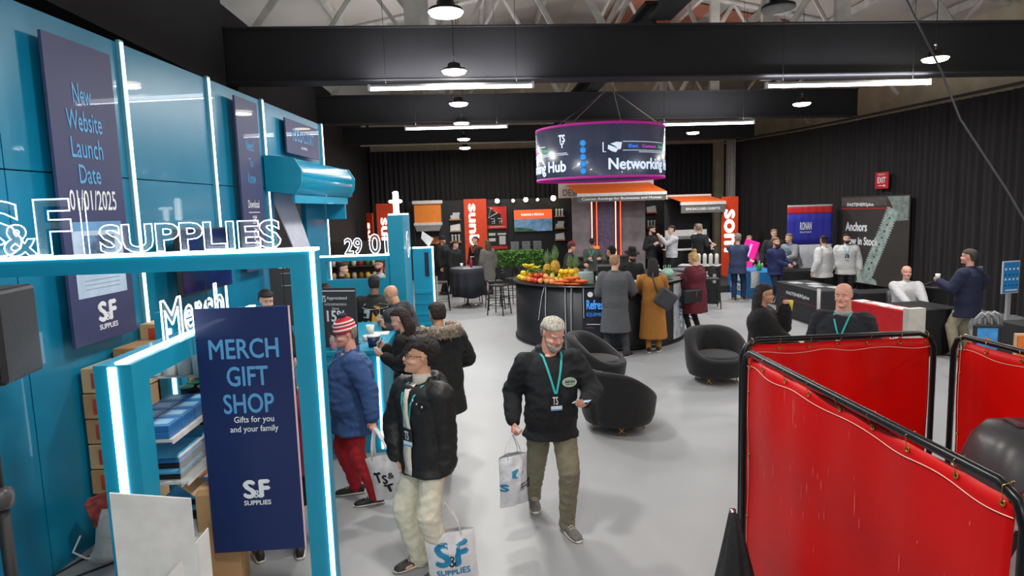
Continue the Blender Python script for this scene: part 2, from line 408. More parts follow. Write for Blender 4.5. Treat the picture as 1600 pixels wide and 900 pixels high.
            if kind == 'long':
                Lh = hair[2] if len(hair) > 2 else .42
                for q_ in range(9):
                    a = R(-70+q_*17.5) ; x_, y_ = math.sin(a)*.078, math.cos(a)*.085+.012
                    p0 = Vector(HP(x_, y_, .14)); p1 = Vector(HP(x_*1.05, y_+.012, .01)); p2 = p1+TB @ Vector((x_*.35, .02, -Lh*.65+abs(x_)*.5))*s
                    capsule(m2, p0, p1, .026*hs, .030*hs, 8); capsule(m2, p1, p2, .030*hs, .012*hs, 8)
            if kind == 'bun': m2.sphere(HP(0, .06, .255), .042*hs, 12, 8); m2.sphere(HP(0.02, .05, .265), .03*hs, 12, 8)
            if kind == 'tail': capsule(m2, HP(0, .115, .13), HP(0, .15, .0), .03*hs, .014*hs)
        ho = link(vox(m2, max(v_b*.9, .007), 2, decim=.7), 'hair', hm, root)
        if near: wrinkle(ho.data, {'buzz': .0015, 'short': .003, 'rim': .002}.get(kind, .006), 24, 3)
    if beard:
        m2 = MB(); bl_ = .012
        full = True
        secs = []
        for z, w_, f, b in ((-.018, .024, -.088, -.04), (0.0, .044, -.103, -.02), (.025, .058, -.109, -.005), (.045, .065, -.1035, .0), (.062, .0685, -.085, -.002), (.09, .0705, -.052, .0)):
            secs.append((HM @ Vector((0, (f+b)/2*hs, z*hs)), HB @ Vector((w_*hs, 0, 0)), HB @ Vector((0, (b-f)/2*hs, 0))))
        ell_loft(m2, secs, 20, 2.3)
        capsule(m2, HP(-.022, -.100, .074), HP(.022, -.100, .074), .007*hs, .007*hs)
        link(vox(m2, max(v_b*.8, .006), 1, decim=.7), 'beard', M('beard_'+beard, beard, .85, var=.3, bump=.6, scale=70), root)
    if glasses:
        e = MB()
        for sx in (-1, 1):
            c = (sx*.032, -.103, .118); e.tube([HP(c[0]+.023*math.cos(a), c[1]+abs(math.cos(a))*.0, c[2]+.016*math.sin(a)) for a in [2*PI*k/12 for k in range(12)]], .0023*hs, 5, close=True)
            e.tube([HP(sx*.054, -.103, .122), HP(sx*.078, -.06, .122), HP(sx*.080, .01, .118)], .002*hs, 5)
            if glasses == 'shade': e.sphere(HP(*c), (.022*hs, .006*hs, .016*hs), 10, 6)
        e.tube([HP(-.009, -.104, .121), HP(.009, -.104, .121)], .0022*hs, 5)
        e.build('glasses', M('glasses_black', '101012', .3, var=0), root, True)
    if hat:
        hk, hcol = hat[0], hat[1]; m2 = MB(); hmat = M('hat_'+hcol, hcol, .85, var=.08, bump=.4, scale=50)
        secs = []
        def sec(z, w_, f, b): secs.append((HM @ Vector((0, (f+b)/2*hs, z*hs)), HB @ Vector((w_*hs, 0, 0)), HB @ Vector((0, (b-f)/2*hs, 0))))
        if hk == 'kippah':
            sec(.150, .076, .035, .117); sec(.19, .078, -.008, .112); sec(.222, .066, -.035, .092); sec(.243, .040, -.03, .06); sec(.25, .015, -.005, .03); ell_loft(m2, secs, 20, 2.1)
        elif hk in ('beanie', 'stripe'):
            z_ = .140; sec(z_-.012, .082, -.100, .108); sec(z_, .087, -.106, .113); sec(z_+.035, .087, -.104, .112); sec(z_+.04, .083, -.100, .108); sec(.21, .078, -.088, .102); sec(.245, .058, -.060, .080); sec(.265, .03, -.03, .045); sec(.27, .01, 0, .02); ell_loft(m2, secs, 26, 2.1)
        elif hk == 'cap':
            sec(.145, .080, -.098, .106); sec(.165, .083, -.102, .109); sec(.20, .078, -.090, .103); sec(.232, .058, -.06, .078); sec(.247, .02, -.02, .035); ell_loft(m2, secs, 24, 2.1)
            m2.grid(lambda a, b: HP((a-.5)*.15*(1-b*.35*(2*abs(a-.5))**2), -.09-b*.085+ .05*(a-.5)**2*4*b, .155-.018*b-.02*(2*(a-.5))**2), 10, 4)
            m2.grid(lambda a, b: HP((a-.5)*.15*(1-b*.35*(2*abs(a-.5))**2), -.09-b*.085+ .05*(a-.5)**2*4*b, .149-.018*b-.02*(2*(a-.5))**2), 10, 4)
        elif hk == 'brim':
            sec(.160, .155, -.19, .19); sec(.165, .158, -.193, .193); sec(.170, .084, -.102, .110); sec(.235, .080, -.095, .104); sec(.275, .072, -.082, .092); sec(.28, .05, -.05, .06); ell_loft(m2, secs, 26, 2.1)
        ho = m2.build('hat', hmat, root, True)
        if hk == 'stripe':
            for (za, zb, col, w0, w1) in ((.150, .170, 'e8e8e8', .0885, .0880), (.1895, .203, 'e8e8e8', .0835, .081), (.218, .232, 'e8e8e8', .0785, .070)):
                m3 = MB(); secs = []
                for z_, ww in ((za, w0), (zb, w1)): secs.append((HM @ Vector((0, .004*hs, z_*hs)), HB @ Vector((ww*hs, 0, 0)), HB @ Vector((0, ww*1.235*hs, 0))))
                ell_loft(m3, secs, 26, 2.1); m3.build('stripe', M('hat_white', 'e6e4e4', .9), ho, True)
            m3 = MB()
            for q_ in range(10):
                a = q_*.63; m3.sphere(HP(.018*math.cos(a), .018*math.sin(a)+.01, .280), .022*hs, 8, 6)
            m3.build('pompom', M('hat_navy', '2a2c4a', .9, bump=.5, scale=60), ho, True)
    # ---------------- legs clothing
    pc_ = pants.get('c', '22242a'); pg = pants.get('g', .016)
    if not legs_skin:
        m2 = MB(); cuff = pants.get('cuff', 1.0)
        secs_lo = -.10
        torso(m2, min(pg, top.get('g', .022)-.022), -.10, .11)
        for k in (0, 1):
            capsule(m2, hips[k]-U*.03, knees[k], (.080*g+pg*.6)*s, (.056+pg*1.1)*s, 16)
            end = ank[k].lerp(knees[k], pants.get('short', .05)); capsule(m2, knees[k], end, (.056+pg*1.1)*s, (.040+pg*1.2*cuff)*s, 16)
            capsule(m2, end, end-U*.035*s*(1 if pants.get('short', .05) < .1 else 0)-U*.001, (.040+pg*1.2*cuff)*s, (.042+pg*1.2*cuff)*s)
        me = vox(m2, v_c, 4, decim=.7)
        if near: wrinkle(me, .008 if near == 2 else .006, 9, len(label) % 7)
        link(me, 'trousers', M('cloth_'+pc_, pc_, .85, var=.03, bump=.15, scale=40), root)
    # ---------------- shoes
    for k in (0, 1):
        m2 = MB(); a0 = ank[k]; fb = F
        fb = (F+L*toes[k]).normalized()
        Sd = Vector((-fb.y, fb.x, 0)); zf = a0.z-.085*s
        def fs(t, w_, z0_, z1_): # ring across the shoe at distance t ahead of the ankle
            c = Vector((a0.x, a0.y, zf))+fb*t*s; pts = []
            for j in range(14):
                a = 2*PI*j/14; pts.append(tuple(c+Sd*(w_*s*math.cos(a))+U*((z0_+z1_)/2+(z1_-z0_)/2*math.sin(a)*(1 if math.sin(a) > 0 else .98))*s))
            return pts
        m2.rings([fs(-.078, .012, .02, .05), fs(-.07, .030, .004, .085), fs(-.03, .038, .0, .105), fs(.02, .040, .0, .108), fs(.07, .043, .0, .078), fs(.12, .048, .0, .062), fs(.165, .046, .0, .052), fs(.195, .034, .003, .042), fs(.208, .012, .01, .03)])
        so = m2.build('shoe', M('shoe_'+shoes, shoes, .55, var=.15, bump=.15, scale=40), root, True)
        if near:
            m3 = MB(); r_ = [fs(-.082, .02, .0, .026), fs(-.06, .041, .0, .026), fs(.02, .044, .0, .026), (fs(.12, .052, .0, .026)), fs(.17, .048, 0, .024), fs(.214, .02, .002, .022)]
            m3.rings(r_); m3.build('sole', M('sole_pale', 'd4d0c4' if shoes != '1c1b1d' else '101012', .7), so, True)
            m3 = MB()
            for q_ in range(4):
                t_ = .035+q_*.02; zt = .104-q_*.011; c = Vector((a0.x, a0.y, zf))+fb*t_*s
                m3.tube([c-Sd*.026*s+U*(zt-.012)*s, c+U*(zt+.004)*s, c+Sd*.026*s+U*(zt-.012)*s], .004*s, 5)
            m3.build('laces', M('laces', 'c8c6c0' if shoes != '1c1b1d' else '2c2c2e', .8), so, True)
    # ---------------- top
    tc_ = top.get('c', '22242a'); tg = top.get('g', .022); kind = top.get('k', 'sweater'); hem = top.get('hem', .06)
    m2 = MB(); torso(m2, tg, -.10 if hem > 0 else .0, .50, hem=hem)
    for k in (0, 1):
        sh = (shL, shR)[k]; sl = top.get('sleeve', 1.0)
        capsule(m2, T(0, .0, .445), sh, (.050+tg*.6)*s, (.050+tg*.9)*s); 
        capsule(m2, sh, elbows[k], (.056+tg*1.05)*s*(.85+.15*g), (.046+tg)*s, 16)
        if sl > .6: capsule(m2, elbows[k], elbows[k].lerp(wr[k], .93*sl), (.046+tg)*s, (.031+tg*.85)*s, 16)
        if kind == 'puffer' and near:
            for q_ in range(3):
                c = elbows[k].lerp(wr[k], .2+.28*q_); capsule(m2, c, c+(wr[k]-elbows[k]).normalized()*.012, (.050+tg)*s, (.050+tg)*s)
    col_ = top.get('collar', 'round')
    if col_ == 'round': capsule(m2, T(0, .01, .47), T(0, .005, .505), .066*s, .063*s)
    if col_ in ('hood', 'furhood'):
        for q_ in range(9):
            a = R(-110+q_*27.5); capsule(m2, T(math.sin(a)*.085, .03+math.cos(a)*.075, .49), T(math.sin(a)*.080, .035+math.cos(a)*.085, .515), .034*s, .030*s, 8)
        capsule(m2, T(-.05, .12, .46), T(.05, .12, .46), .05*s, .05*s); capsule(m2, T(0, .14, .47), T(0, .16, .35), (.075 if near == 2 else .06)*s, .045*s); capsule(m2, T(-.09, .10, .45), T(.09, .10, .45), .05*s, .05*s)
    if col_ in ('high', 'lapel'):
        for q_ in range(9):
            a = R(-100+q_*25); capsule(m2, T(math.sin(a)*.075, .01+math.cos(a)*.07, .475), T(math.sin(a)*.072, .012+math.cos(a)*.072, .53), .018*s, .014*s, 8)
    if hem > .2:   # long coat skirt
        pass
    me = vox(m2, v_c, 5 if near else 3, decim=.75)
    if near: wrinkle(me, top.get('fold', .015 if near == 2 else .008)*.6, 7, (len(label)*3) % 11)
    to = link(me, top.get('name', {'puffer': 'puffer_jacket', 'coat': 'coat', 'hoodie': 'hoodie', 'shirt': 'shirt', 'sweater': 'sweater', 'jacket': 'jacket'}.get(kind, 'jacket')),
              M('cloth_'+kind+tc_, tc_, .58 if top.get('gloss') else .85, var=.03, bump=.12, scale=40), root)
    def front(x, z, extra=.004):
        """point on the front of the top at torso-local x,z by ray casting against the clothing mesh"""
        o_ = T(x, -.6, z); d_ = (TB @ Vector((0, 1, 0))).normalized(); hit, lo_, no_, i_ = to.ray_cast(o_, d_)
        return (lo_-d_*extra) if hit else T(x, -.16, z)
    def back(x, z, extra=.004):
        o_ = T(x, .6, z); d_ = (TB @ Vector((0, -1, 0))).normalized(); hit, lo_, no_, i_ = to.ray_cast(o_, d_)
        return (lo_-d_*extra) if hit else T(x, .16, z)
    # skirt or coat lower part
    if pants.get('skirt'):
        m3 = MB(); zl = pants['skirt']
        ell_loft(m3, [(Vector((0, 0, zl)), B @ Vector((.20*s, 0, 0)), B @ Vector((0, .16*s, 0))), (Vector((0, 0, .7*s)), B @ Vector((.20*s*g, 0, 0)), B @ Vector((0, .15*s, 0))), (Vector((0, 0, .98*s)), B @ Vector((.17*s*g, 0, 0)), B @ Vector((0, .13*s, 0)))])
        m3.build('skirt', M('cloth_'+pc_, pc_, .85), root, True)
    if lanyard:
        rm = M('lanyard_'+lanyard, lanyard, .6, var=.03); zb = top.get('badge', .22)
        m3 = MB()
        for sx in (-1, 1):
            pts = [back(sx*.05, .46, .006), T(sx*.085, .0, .505)] + [front(sx*(.068*(1-t)+.004), .485-(.485-zb-.06)*t, .007) for t in (0, .2, .4, .6, .8, 1)]
            prev = None; W_ = TB @ Vector((.008*s, 0, 0))
            vs = []; 
            for p in pts: vs += [tuple(Vector(p)-W_), tuple(Vector(p)+W_)]
            fs_ = [(2*i, 2*i+1, 2*i+3, 2*i+2) for i in range(len(pts)-1)]; m3.add(vs, fs_)
        lo = m3.build('lanyard', rm, root, False, solid=.002)
        bz = front(0, zb, .012); bo = MB(); WX = TB @ Vector((1, 0, 0)); WZ = TB @ Vector((0, 0, 1)); WY = TB @ Vector((0, 1, 0))
        BM_ = Matrix((WX, WY, WZ)).transposed().to_4x4(); BM_.translation = bz
        bd = MB().box((-.045*s, -.002, -.065*s), (.045*s, .003, .065*s), mat=BM_).build('badge', M('badge_black', '15171c', .3), root)
        MB().box((-.043*s, -.004, -.063*s), (.043*s, -.002, -.028*s), mat=BM_).build('badge_strip', M('badge_white', 'dfe6ee', .4), bd)
        MB().box((-.043*s, -.0045, -.063*s), (.043*s, -.002, -.052*s), mat=BM_).build('badge_band', skyprint, bd)
        if near:
            tx = text('lettering', 'TS', whiteprint, -.030*s, .012*s, -.018*s, .045*s, None, y=-.004); 
            tx.data.transform(BM_); tx.parent = bd
    return dict(root=root, T=T, TB=TB, HP=HP, HM=HM, wr=wr, el=elbows, body=body, top=to, front=front, back=back, s=s, F=F, L=L, O=O, neck=neck, sh=(shL, shR), hs=hs, B=B, kn=knees, an=ank)

def tote(label, handpt, size=(.36, .40), yaw=0, mat=None, print_fn=None, drop=.26, name='tote_bag', group=None, thick=.05, tilt=0):
    """handpt: world point where the straps are held; the bag hangs below it"""
    root = thing(name, label, 'bag', handpt, yaw, group); W_, Hh = size; mat = mat or M('tote_white', 'dedfe2', .7, bump=.35, scale=12)
    def surf(u, v):
        x = (u-.5)*W_; z = -drop-Hh*v; return x, z
    m = MB(); nu, nv = 14, 12
    for sg in (-1, 1):
        def fn(u, v, sg=sg):
            x = (u-.5)*W_*(1-.05*math.sin(v*3)); bul = thick*math.sin(PI*min(max(u, 0), 1))**.6*(.25+.75*math.sin(PI*min(1, v*.9+.08)))
            wv = .006*math.sin(u*17+v*5+sg)+.005*math.sin(v*21+u*9)
            return (x, sg*(bul+.003)+wv*(math.sin(PI*u)), -drop-Hh*v+.015*math.sin(PI*u)*(1-v))
        m.grid(fn, nu, nv)
    b = m.build('bag_body', mat, root, True)
    m = MB()
    for sg in (-1, 1):
        pts = []
        for t in [i/12 for i in range(13)]:
            x = -W_*.24*math.cos(PI*t)*(1 if True else 1); z = -drop-.02+drop*math.sin(PI*t)**.7; x *= (1-.85*math.sin(PI*t)**1.2) if 0 < t < 1 else 1
            pts.append((x, sg*.008+sg*thick*.3*(1-math.sin(PI*t)), z))
        vs = []
        for p in pts: vs += [(p[0]-.006, p[1]-.010, p[2]), (p[0]+.006, p[1]+.010, p[2])]
        m.add(vs, [(2*i, 2*i+1, 2*i+3, 2*i+2) for i in range(len(pts)-1)])
    m.build('handles', mat, root, True, solid=.003)
    if print_fn:
        def fn(x, y, z):   # bend lettering onto front (-y) face
            u = x/W_+.5; v = (-drop-z)/Hh; bul = thick*math.sin(PI*min(max(u, 0), 1))**.6*(.25+.75*math.sin(PI*min(1, v*.9+.08)))
            wv = .006*math.sin(u*17+v*5-1)+.005*math.sin(v*21+u*9)
            return (x, -(bul+.003)+wv*math.sin(PI*u)-.004, z)
        print_fn(b, fn, -drop, Hh)
    root.rotation_euler = (0, tilt, yaw)
    return root
# ================================================================ setting
fm = M('floor_resin', '9d9fa2', 0.45, var=0.03, bump=0.0, scale=0.9)
struct(MB().box((-8, -7, -.1), (14.5, 27.2, 0)).build('floor', fm))
cream = M('cream_wall', 'dccfb4', .8, var=.08, scale=2)
struct(MB().box((-8, 26.7, 0), (14.5, 27, 9)).build('wall_back', cream))
# right wall follows the slanted drape line
struct(MB().box((11.95, -7, 0), (12.2, 27, 7)).build('wall_right', cream))
struct(MB().box((-4.35, -7, 0), (-4.01, 26.69, 6.1)).build('wall_left', M('wall_black', '1a1a1d', .8, var=.1, scale=1.5)))
roofm = M('roof_board', 'd2cac0', .85, var=.12, scale=.35)
m = MB(); m.add([(-8, -7, 6.3), (3.2, -7, 8.6), (3.2, 27, 8.6), (-8, 27, 6.3)], [(0, 1, 2, 3)]); m.add([(3.2, -7, 8.6), (14.5, -7, 6.3), (14.5, 27, 6.3), (3.2, 27, 8.6)], [(0, 1, 2, 3)])
struct(m.build('ceiling', roofm, None, False, solid=.05))
# peach painted roof panels over the right bay
peach = M('roof_peach', 'c98266', .85, var=.1, scale=.6)
k = 0
for yy in (12.2, 17.9):
    for (xa, xb) in ((4.2, 6.6), (7.0, 9.4)):
        za = 8.6-(xa-3.2)*2.3/11.3-.09; zb = 8.6-(xb-3.2)*2.3/11.3-.09
        m = MB(); m.add([(xa, yy, za), (xb, yy, zb), (xb, yy+3.2, zb), (xa, yy+3.2, za)], [(0, 1, 2, 3)])
        o = m.build('roof_panel', peach, None, False, solid=.03); tag(o, ['peach painted roof panel over the front lamp bay, nearer the centre', 'peach painted roof panel over the front lamp bay, nearer the right wall', 'peach painted roof panel in the far bay, nearer the centre', 'peach painted roof panel in the far bay, nearer the right wall'][k], 'roof panel', 'peach roof panels'); k += 1
# drapes
drape = M('drape_black', '2a282a', .9, var=.15, bump=.1, scale=1.2, stretch=(4, 4, .3))
def drape_run(label, path, z1, amp=.05, zsag=.0, n=260, fold=.19):
    path = [Vector((*p, 0)) for p in path]; lens = [(path[i+1]-path[i]).length for i in range(len(path)-1)]; L_ = sum(lens); m = MB()
    def along(s_):
        i = 0
        while i < len(lens)-1 and s_ > lens[i]: s_ -= lens[i]; i += 1
        d = (path[i+1]-path[i]).normalized(); return path[i]+d*s_, Vector((d.y, -d.x, 0))
    rr = [random.random() for _ in range(60)]
    def fn(u, v):
        s_ = u*L_; w_ = amp*(math.sin(s_*2*PI/fold+1.3*math.sin(s_*1.7))+.5*math.sin(s_*2*PI/(fold*2.7)))*(.6+.4*(1-v))
        p, nr = along(s_); p = p+nr*w_; return (p.x, p.y, .02+(z1-zsag*math.sin(PI*u)-.02)*v)
    m.grid(fn, n, 3)
    o = m.build('drape', drape, None, True); tag(o, label, 'curtain', 'black drapes round the hall'); return o
drape_run('black pleated drape across the far end wall of the hall', [(-3.95, 25.9), (9.55, 25.9)], 4.95, n=700)
drape_run('black pleated drape along the right-hand wall', [(11.80, 5.0), (11.6, 13.4), (10.95, 19.0), (10.6, 21.2), (9.62, 24.9)], 4.82, n=800)
# support rail of the right drape
o = MB().tube([(11.82, 5.0, 4.92), (11.6, 13.4, 4.92), (10.95, 19.0, 4.9), (10.6, 21.2, 4.9), (9.62, 24.9, 4.9)], .035, 8).build('drape_rail', M('rail_grey', '4a4a4c', .5, .6)); tag(o, 'long dark pipe carrying the drape on the right wall', 'rail')
# roof beams wrapped in black cloth
wrap = M('beam_wrap', '1c1c1f', .75, var=.15, bump=.15, scale=1.2)
def beam(label, y, z0, z1, t=.28, x0=-4.0, x1=11.9, tilt=-.10):
    b = tag(MB().add([(x0, y-t/2, z0), (x1, y-t/2, z0+tilt), (x1, y+t/2, z0+tilt), (x0, y+t/2, z0), (x0, y-t/2, z1), (x1, y-t/2, z1+tilt), (x1, y+t/2, z1+tilt), (x0, y+t/2, z1)],
        [(0, 3, 2, 1), (4, 5, 6, 7), (0, 1, 5, 4), (1, 2, 6, 5), (2, 3, 7, 6), (3, 0, 4, 7)]).build('roof_beam', wrap), label, 'beam', 'black roof beams')
    for zz in (z0-.015, z1):
        MB().add([(x0, y-t/2-.05, zz), (x1, y-t/2-.05, zz+tilt), (x1, y+t/2+.05, zz+tilt), (x0, y+t/2+.05, zz), (x0, y-t/2-.05, zz+.025), (x1, y-t/2-.05, zz+tilt+.025), (x1, y+t/2+.05, zz+tilt+.025), (x0, y+t/2+.05, zz+.025)],
        [(0, 3, 2, 1), (4, 5, 6, 7), (0, 1, 5, 4), (1, 2, 6, 5), (2, 3, 7, 6), (3, 0, 4, 7)]).build('flange', M('flange_dark', '26262a', .6), b)
    return b
beam('wide black roof beam nearest the camera, behind the first tube lights', 10.95, 4.72, 5.52)
beam('black roof beam second from the camera, above the hanging ring sign', 16.95, 4.85, 5.5, x1=10.0)
beam('black roof beam farthest away, just before the back drape', 21.6, 4.80, 5.3, x1=9.3)
b = tag(MB().box((2.92, -6, 5.55), (3.28, 10.8, 5.63)).box((3.07, -6, 5.62), (3.13, 10.8, 6.0)).box((2.92, -6, 5.98), (3.28, 10.8, 6.06)).build('roof_beam', wrap), 'black steel joist running away from the camera to the first cross beam', 'beam')
b = tag(MB().box((2.95, 11.1, 5.5), (3.25, 24, 5.58)).box((3.07, 11.1, 5.55), (3.13, 24, 5.9)).box((2.95, 11.1, 5.88), (3.25, 24, 5.95)).build('roof_beam', wrap), 'black steel joist above the ring sign, beyond the first cross beam', 'beam')
# black soffit above the teal wall
tag(MB().box((-3.995, -6, 4.6), (-3.75, 10.7, 6.05)).build('soffit', wrap), 'black cloth-wrapped soffit above the teal wall, near bay', 'soffit')
tag(MB().box((-3.995, 11.2, 4.4), (-3.75, 16.7, 5.6)).build('soffit', wrap), 'black cloth-wrapped soffit above the teal wall, far bay', 'soffit')
# white steel trusses above the wrapped beams
steel = M('truss_white', 'd6d2ca', .6, var=.12, scale=3)
def roofz(x): return 8.6-abs(x-3.2)*2.3/11.2-.12
def truss(label, y, zb):
    t = thing('roof_truss', label, 'truss', (0, y, 0), 0, 'white roof trusses')
    MB().tube([(-3.9, 0, roofz(-3.9)), (3.2, 0, roofz(3.2)), (11.8, 0, roofz(11.8))], .07, 6).build('top_chord', steel, t)
    xs = [-3.6, -2.1, -.6, .9, 2.4, 3.9, 5.4, 6.9, 8.4, 9.9, 11.4]
    for i in range(len(xs)-1):
        a, b_ = xs[i], xs[i+1]
        p, q = ((a, 0, zb-.08*i/10), (b_, 0, roofz(b_))) if i % 2 == 0 else ((a, 0, roofz(a)), (b_, 0, zb-.08*i/10))
        MB().tube([p, q], .045 if i % 3 else .06, 6).build('web_member', steel, t)
    for xx in (-.9, 6.4): MB().box((xx-.12, -.06, zb-.1), (xx+.12, .06, roofz(xx))).build('post', steel, t)
truss('white steel truss rising from the nearest roof beam', 11.3, 5.45)
truss('white steel truss over the gap between the first two roof beams', 14.2, 5.3)
truss('white steel truss above the second roof beam', 17.3, 5.4)
truss('white steel truss above the farthest roof beam', 22.0, 5.25)
for i, x in enumerate((-3.0, -1.3, .4, 2.1, 4.3, 6.0, 7.7, 9.4, 11.1)):
    tag(MB().box((x-.05, -6, roofz(x)-.16), (x+.05, 26.6, roofz(x)+.02)).build('purlin', steel), ['pale roof purlin first from the left wall', 'pale roof purlin second from the left wall', 'pale roof purlin third from the left wall', 'pale roof purlin just left of the roof ridge', 'pale roof purlin just right of the roof ridge', 'pale roof purlin fourth from the right wall', 'pale roof purlin third from the right wall', 'pale roof purlin second from the right wall', 'pale roof purlin closest to the right wall'][i], 'purlin', 'pale roof purlins')
tag(MB().box((9.2, 23.4, 0), (9.24, 23.62, 5.2)).box((9.42, 23.4, 0), (9.46, 23.62, 5.2)).box((9.24, 23.49, 0), (9.42, 23.53, 5.2)).build('steel_column', M('column_grey', '9a9692', .6)), 'grey steel column in front of the back drape, behind the tall orange banner', 'column')
tag(MB().box((-3.5, 21.35, 4.72), (2.4, 21.42, 4.76)).build('light_batten', M('batten_cream', 'a89f90', .6)), 'thin pale batten under the farthest roof beam, left side', 'batten')
# ---------------------------------------------------------------- lamps
hb_glow = E('lamp_glow', 'fff2dc', 22.0); hb_off = M('lamp_off', '8c8c88', .3)
housing = M('lamp_housing', '202022', .4, .4)
def area(name, parent, loc, size, power, col=(1, .96, .9), shape='DISK', sy=None, rot=(0, 0, 0), spread=180):
    l = bpy.data.lights.new(name, 'AREA'); l.shape = shape; l.size = size
    if sy: l.size_y = sy
    l.energy = power; l.color = col; l.spread = R(spread)
    o = bpy.data.objects.new(name, l); COL.objects.link(o); o.location = loc; o.rotation_euler = rot; o.parent = parent; return o
def high_bay(label, x, y, z=4.75, lit=True, power=85, group='round high-bay lamps'):
    t = thing('high_bay_lamp', label, 'lamp', (x, y, z), 0, group)
    MB().lathe([(.180, 0), (.185, .015), (.18, .035), (.12, .05), (.10, .055), (.095, .11), (.05, .13), (.02, .135)], n=24).build('housing', housing, t, True)
    MB().lathe([(.001, -.055), (.10, -.050), (.165, -.032), (.19, 0)], n=24).build('diffuser', hb_glow if lit else hb_off, t, True)
    MB().tube([(0, 0, .13), (0, 0, .18), (.02, 0, .20), (0, 0, .225), (-.015, 0, .205)], .007, 6).build('hook', chrome, t)
    MB().tube([(0, 0, .2), (0.01, 0, roofz(x)-z+.05)], .006, 5).build('cord', black, t)
    if lit: area('lamp_light', t, (0, 0, -.06), .34, power)
    return t
for i, y in enumerate((7.41, 10.45, 13.55, 16.55, 20.2, 23.0)):
    high_bay('lit round high-bay lamp in the centre row, %s' % ['nearest the camera', 'in front of the first roof beam', 'between the first and second roof beams', 'in front of the second roof beam', 'between the second and third roof beams', 'farthest away near the back drape'][i], -.22, y)
for i, (x, y) in enumerate(((7.3, 10.2), (7.4, 14.6), (7.38, 17.6), (6.75, 20.0))):
    high_bay('lit round high-bay lamp in the right-hand row, %s' % ['nearest the camera', 'behind the first roof beam', 'at the end of the far tube light', 'smallest and farthest away'][i], x, y)
high_bay('unlit dark round lamp hanging high near the roof right of centre', 3.53, 7.55, 4.78, lit=False)
for i, (x, y) in enumerate(((-.22, 4.2), (-.22, 1.0), (-.22, -2.4), (7.3, 6.8), (7.3, 3.4), (7.3, 0), (3.5, -3))):
    high_bay('round high-bay lamp out of view above and behind the camera', x, y, lit=True, group='lamps behind the camera')
def tube_light(label, x0, y, x1, z):
    t = thing('tube_light', label, 'light', ((x0+x1)/2, y, z), 0, 'white linear tube lights'); h = (x1-x0)/2
    MB().box((-h, -.03, .0), (h, .03, .035)).build('housing', M('tube_housing', '9a9a9c', .5), t)
    MB().cyl((-h+.02, 0, -.02), (h-.02, 0, -.02), .030, 10).build('tube', tubem, t, True)
    for s_ in (-1, 1): MB().box((s_*h-.02, -.034, -.055), (s_*h+.02, .034, .04)).build('end_cap', white, t); MB().cyl((s_*h*.8, 0, .06), (s_*h*.8, 0, roofz((x0+x1)/2+s_*h*.8)-z+.04), .004, 5).build('hanger', black, t)
    area('lamp_light', t, (0, 0, -.07), 2*h, 55, (.9, .95, 1), 'RECTANGLE', .06)
    area('lamp_light', t, (0, 0, .06), 2*h, 60, (.95, .95, 1), 'RECTANGLE', .06, rot=(PI, 0, 0))
tube_light('bright white tube light below the first roof beam, left one', -1.54, 10.55, 1.0, 4.55)
tube_light('bright white tube light below the first roof beam, right one', 4.85, 10.75, 7.6, 4.5)
tube_light('bright white tube light farther back, left of the ring sign', -1.5, 15.6, .85, 4.55)
tube_light('bright white tube light farther back, right of the ring sign', 4.45, 16.0, 6.9, 4.55)
# loose cable sloping down on the right
tag(MB().tube([(5.9, 9, 5.45), (6.53, 9, 4.34), (6.84, 9, 3.68), (7.61, 9, 2.64), (8.1, 9, 1.9), (9.5, 9.5, .1)], .014, 6).build('stay_cable', M('cable_grey', '4c4c50', .5)), 'dark stay cable slanting down across the upper right', 'cable')

# ================================================================ teal display wall on the left
WA = R(85.44); WO = (-3.22, 5.0, 0)
tw = thing('display_wall', 'tall teal display wall along the left side with white light strips', 'wall', WO, WA)
edges = [-3.4, -1.8, -.2, 1.27, 2.89, 4.43, 7.1]
for i in range(len(edges)-1):
    a, b_ = edges[i], edges[i+1]
    if i == 5:    # leave the serving window open
        for (xa, xb, za, zb) in ((a+.01, 4.66, 0, 4.2), (4.66, 6.95, 2.95, 4.2), (4.66, 6.95, 0, 1.15), (6.0, 6.95, 1.15, 2.95), (6.95, 7.1, 0, 4.2)):
            MB().box((xa, 0, za), (xb, .08, zb)).build('panel', teal_wall, tw)
    else: MB().box((a+.006, 0, 0), (b_-.006, .08, 2.995)).build('panel', teal_wall, tw); MB().box((a+.006, 0, 3.005), (b_-.006, .08, 4.2)).build('panel', teal_wall, tw)
for u in (1.27, 2.89, 4.43, 7.06):
    o = MB().box((u-.035, -.03, 0), (u+.035, 0, 4.22)).build('light_channel', M('channel_alu', '7fb4c4', .4, .3), tw)
    MB().box((u-.016, -.036, .02), (u+.016, -.03, 4.2)).build('light_strip', ledm, o)
MB().box((4.66, .6, 1.1), (6.0, .65, 2.95)).build('inner_panel', M('inner_dark', '23262b', .6), tw)
def wall_thing(name, label, cat, u, z, off=0, group=None):
    t = thing(name, label, cat, (0, 0, 0), WA, group)
    c, s_ = math.cos(WA), math.sin(WA); t.location = (WO[0]+c*u+s_*off, WO[1]+s_*u-c*off, z); return t
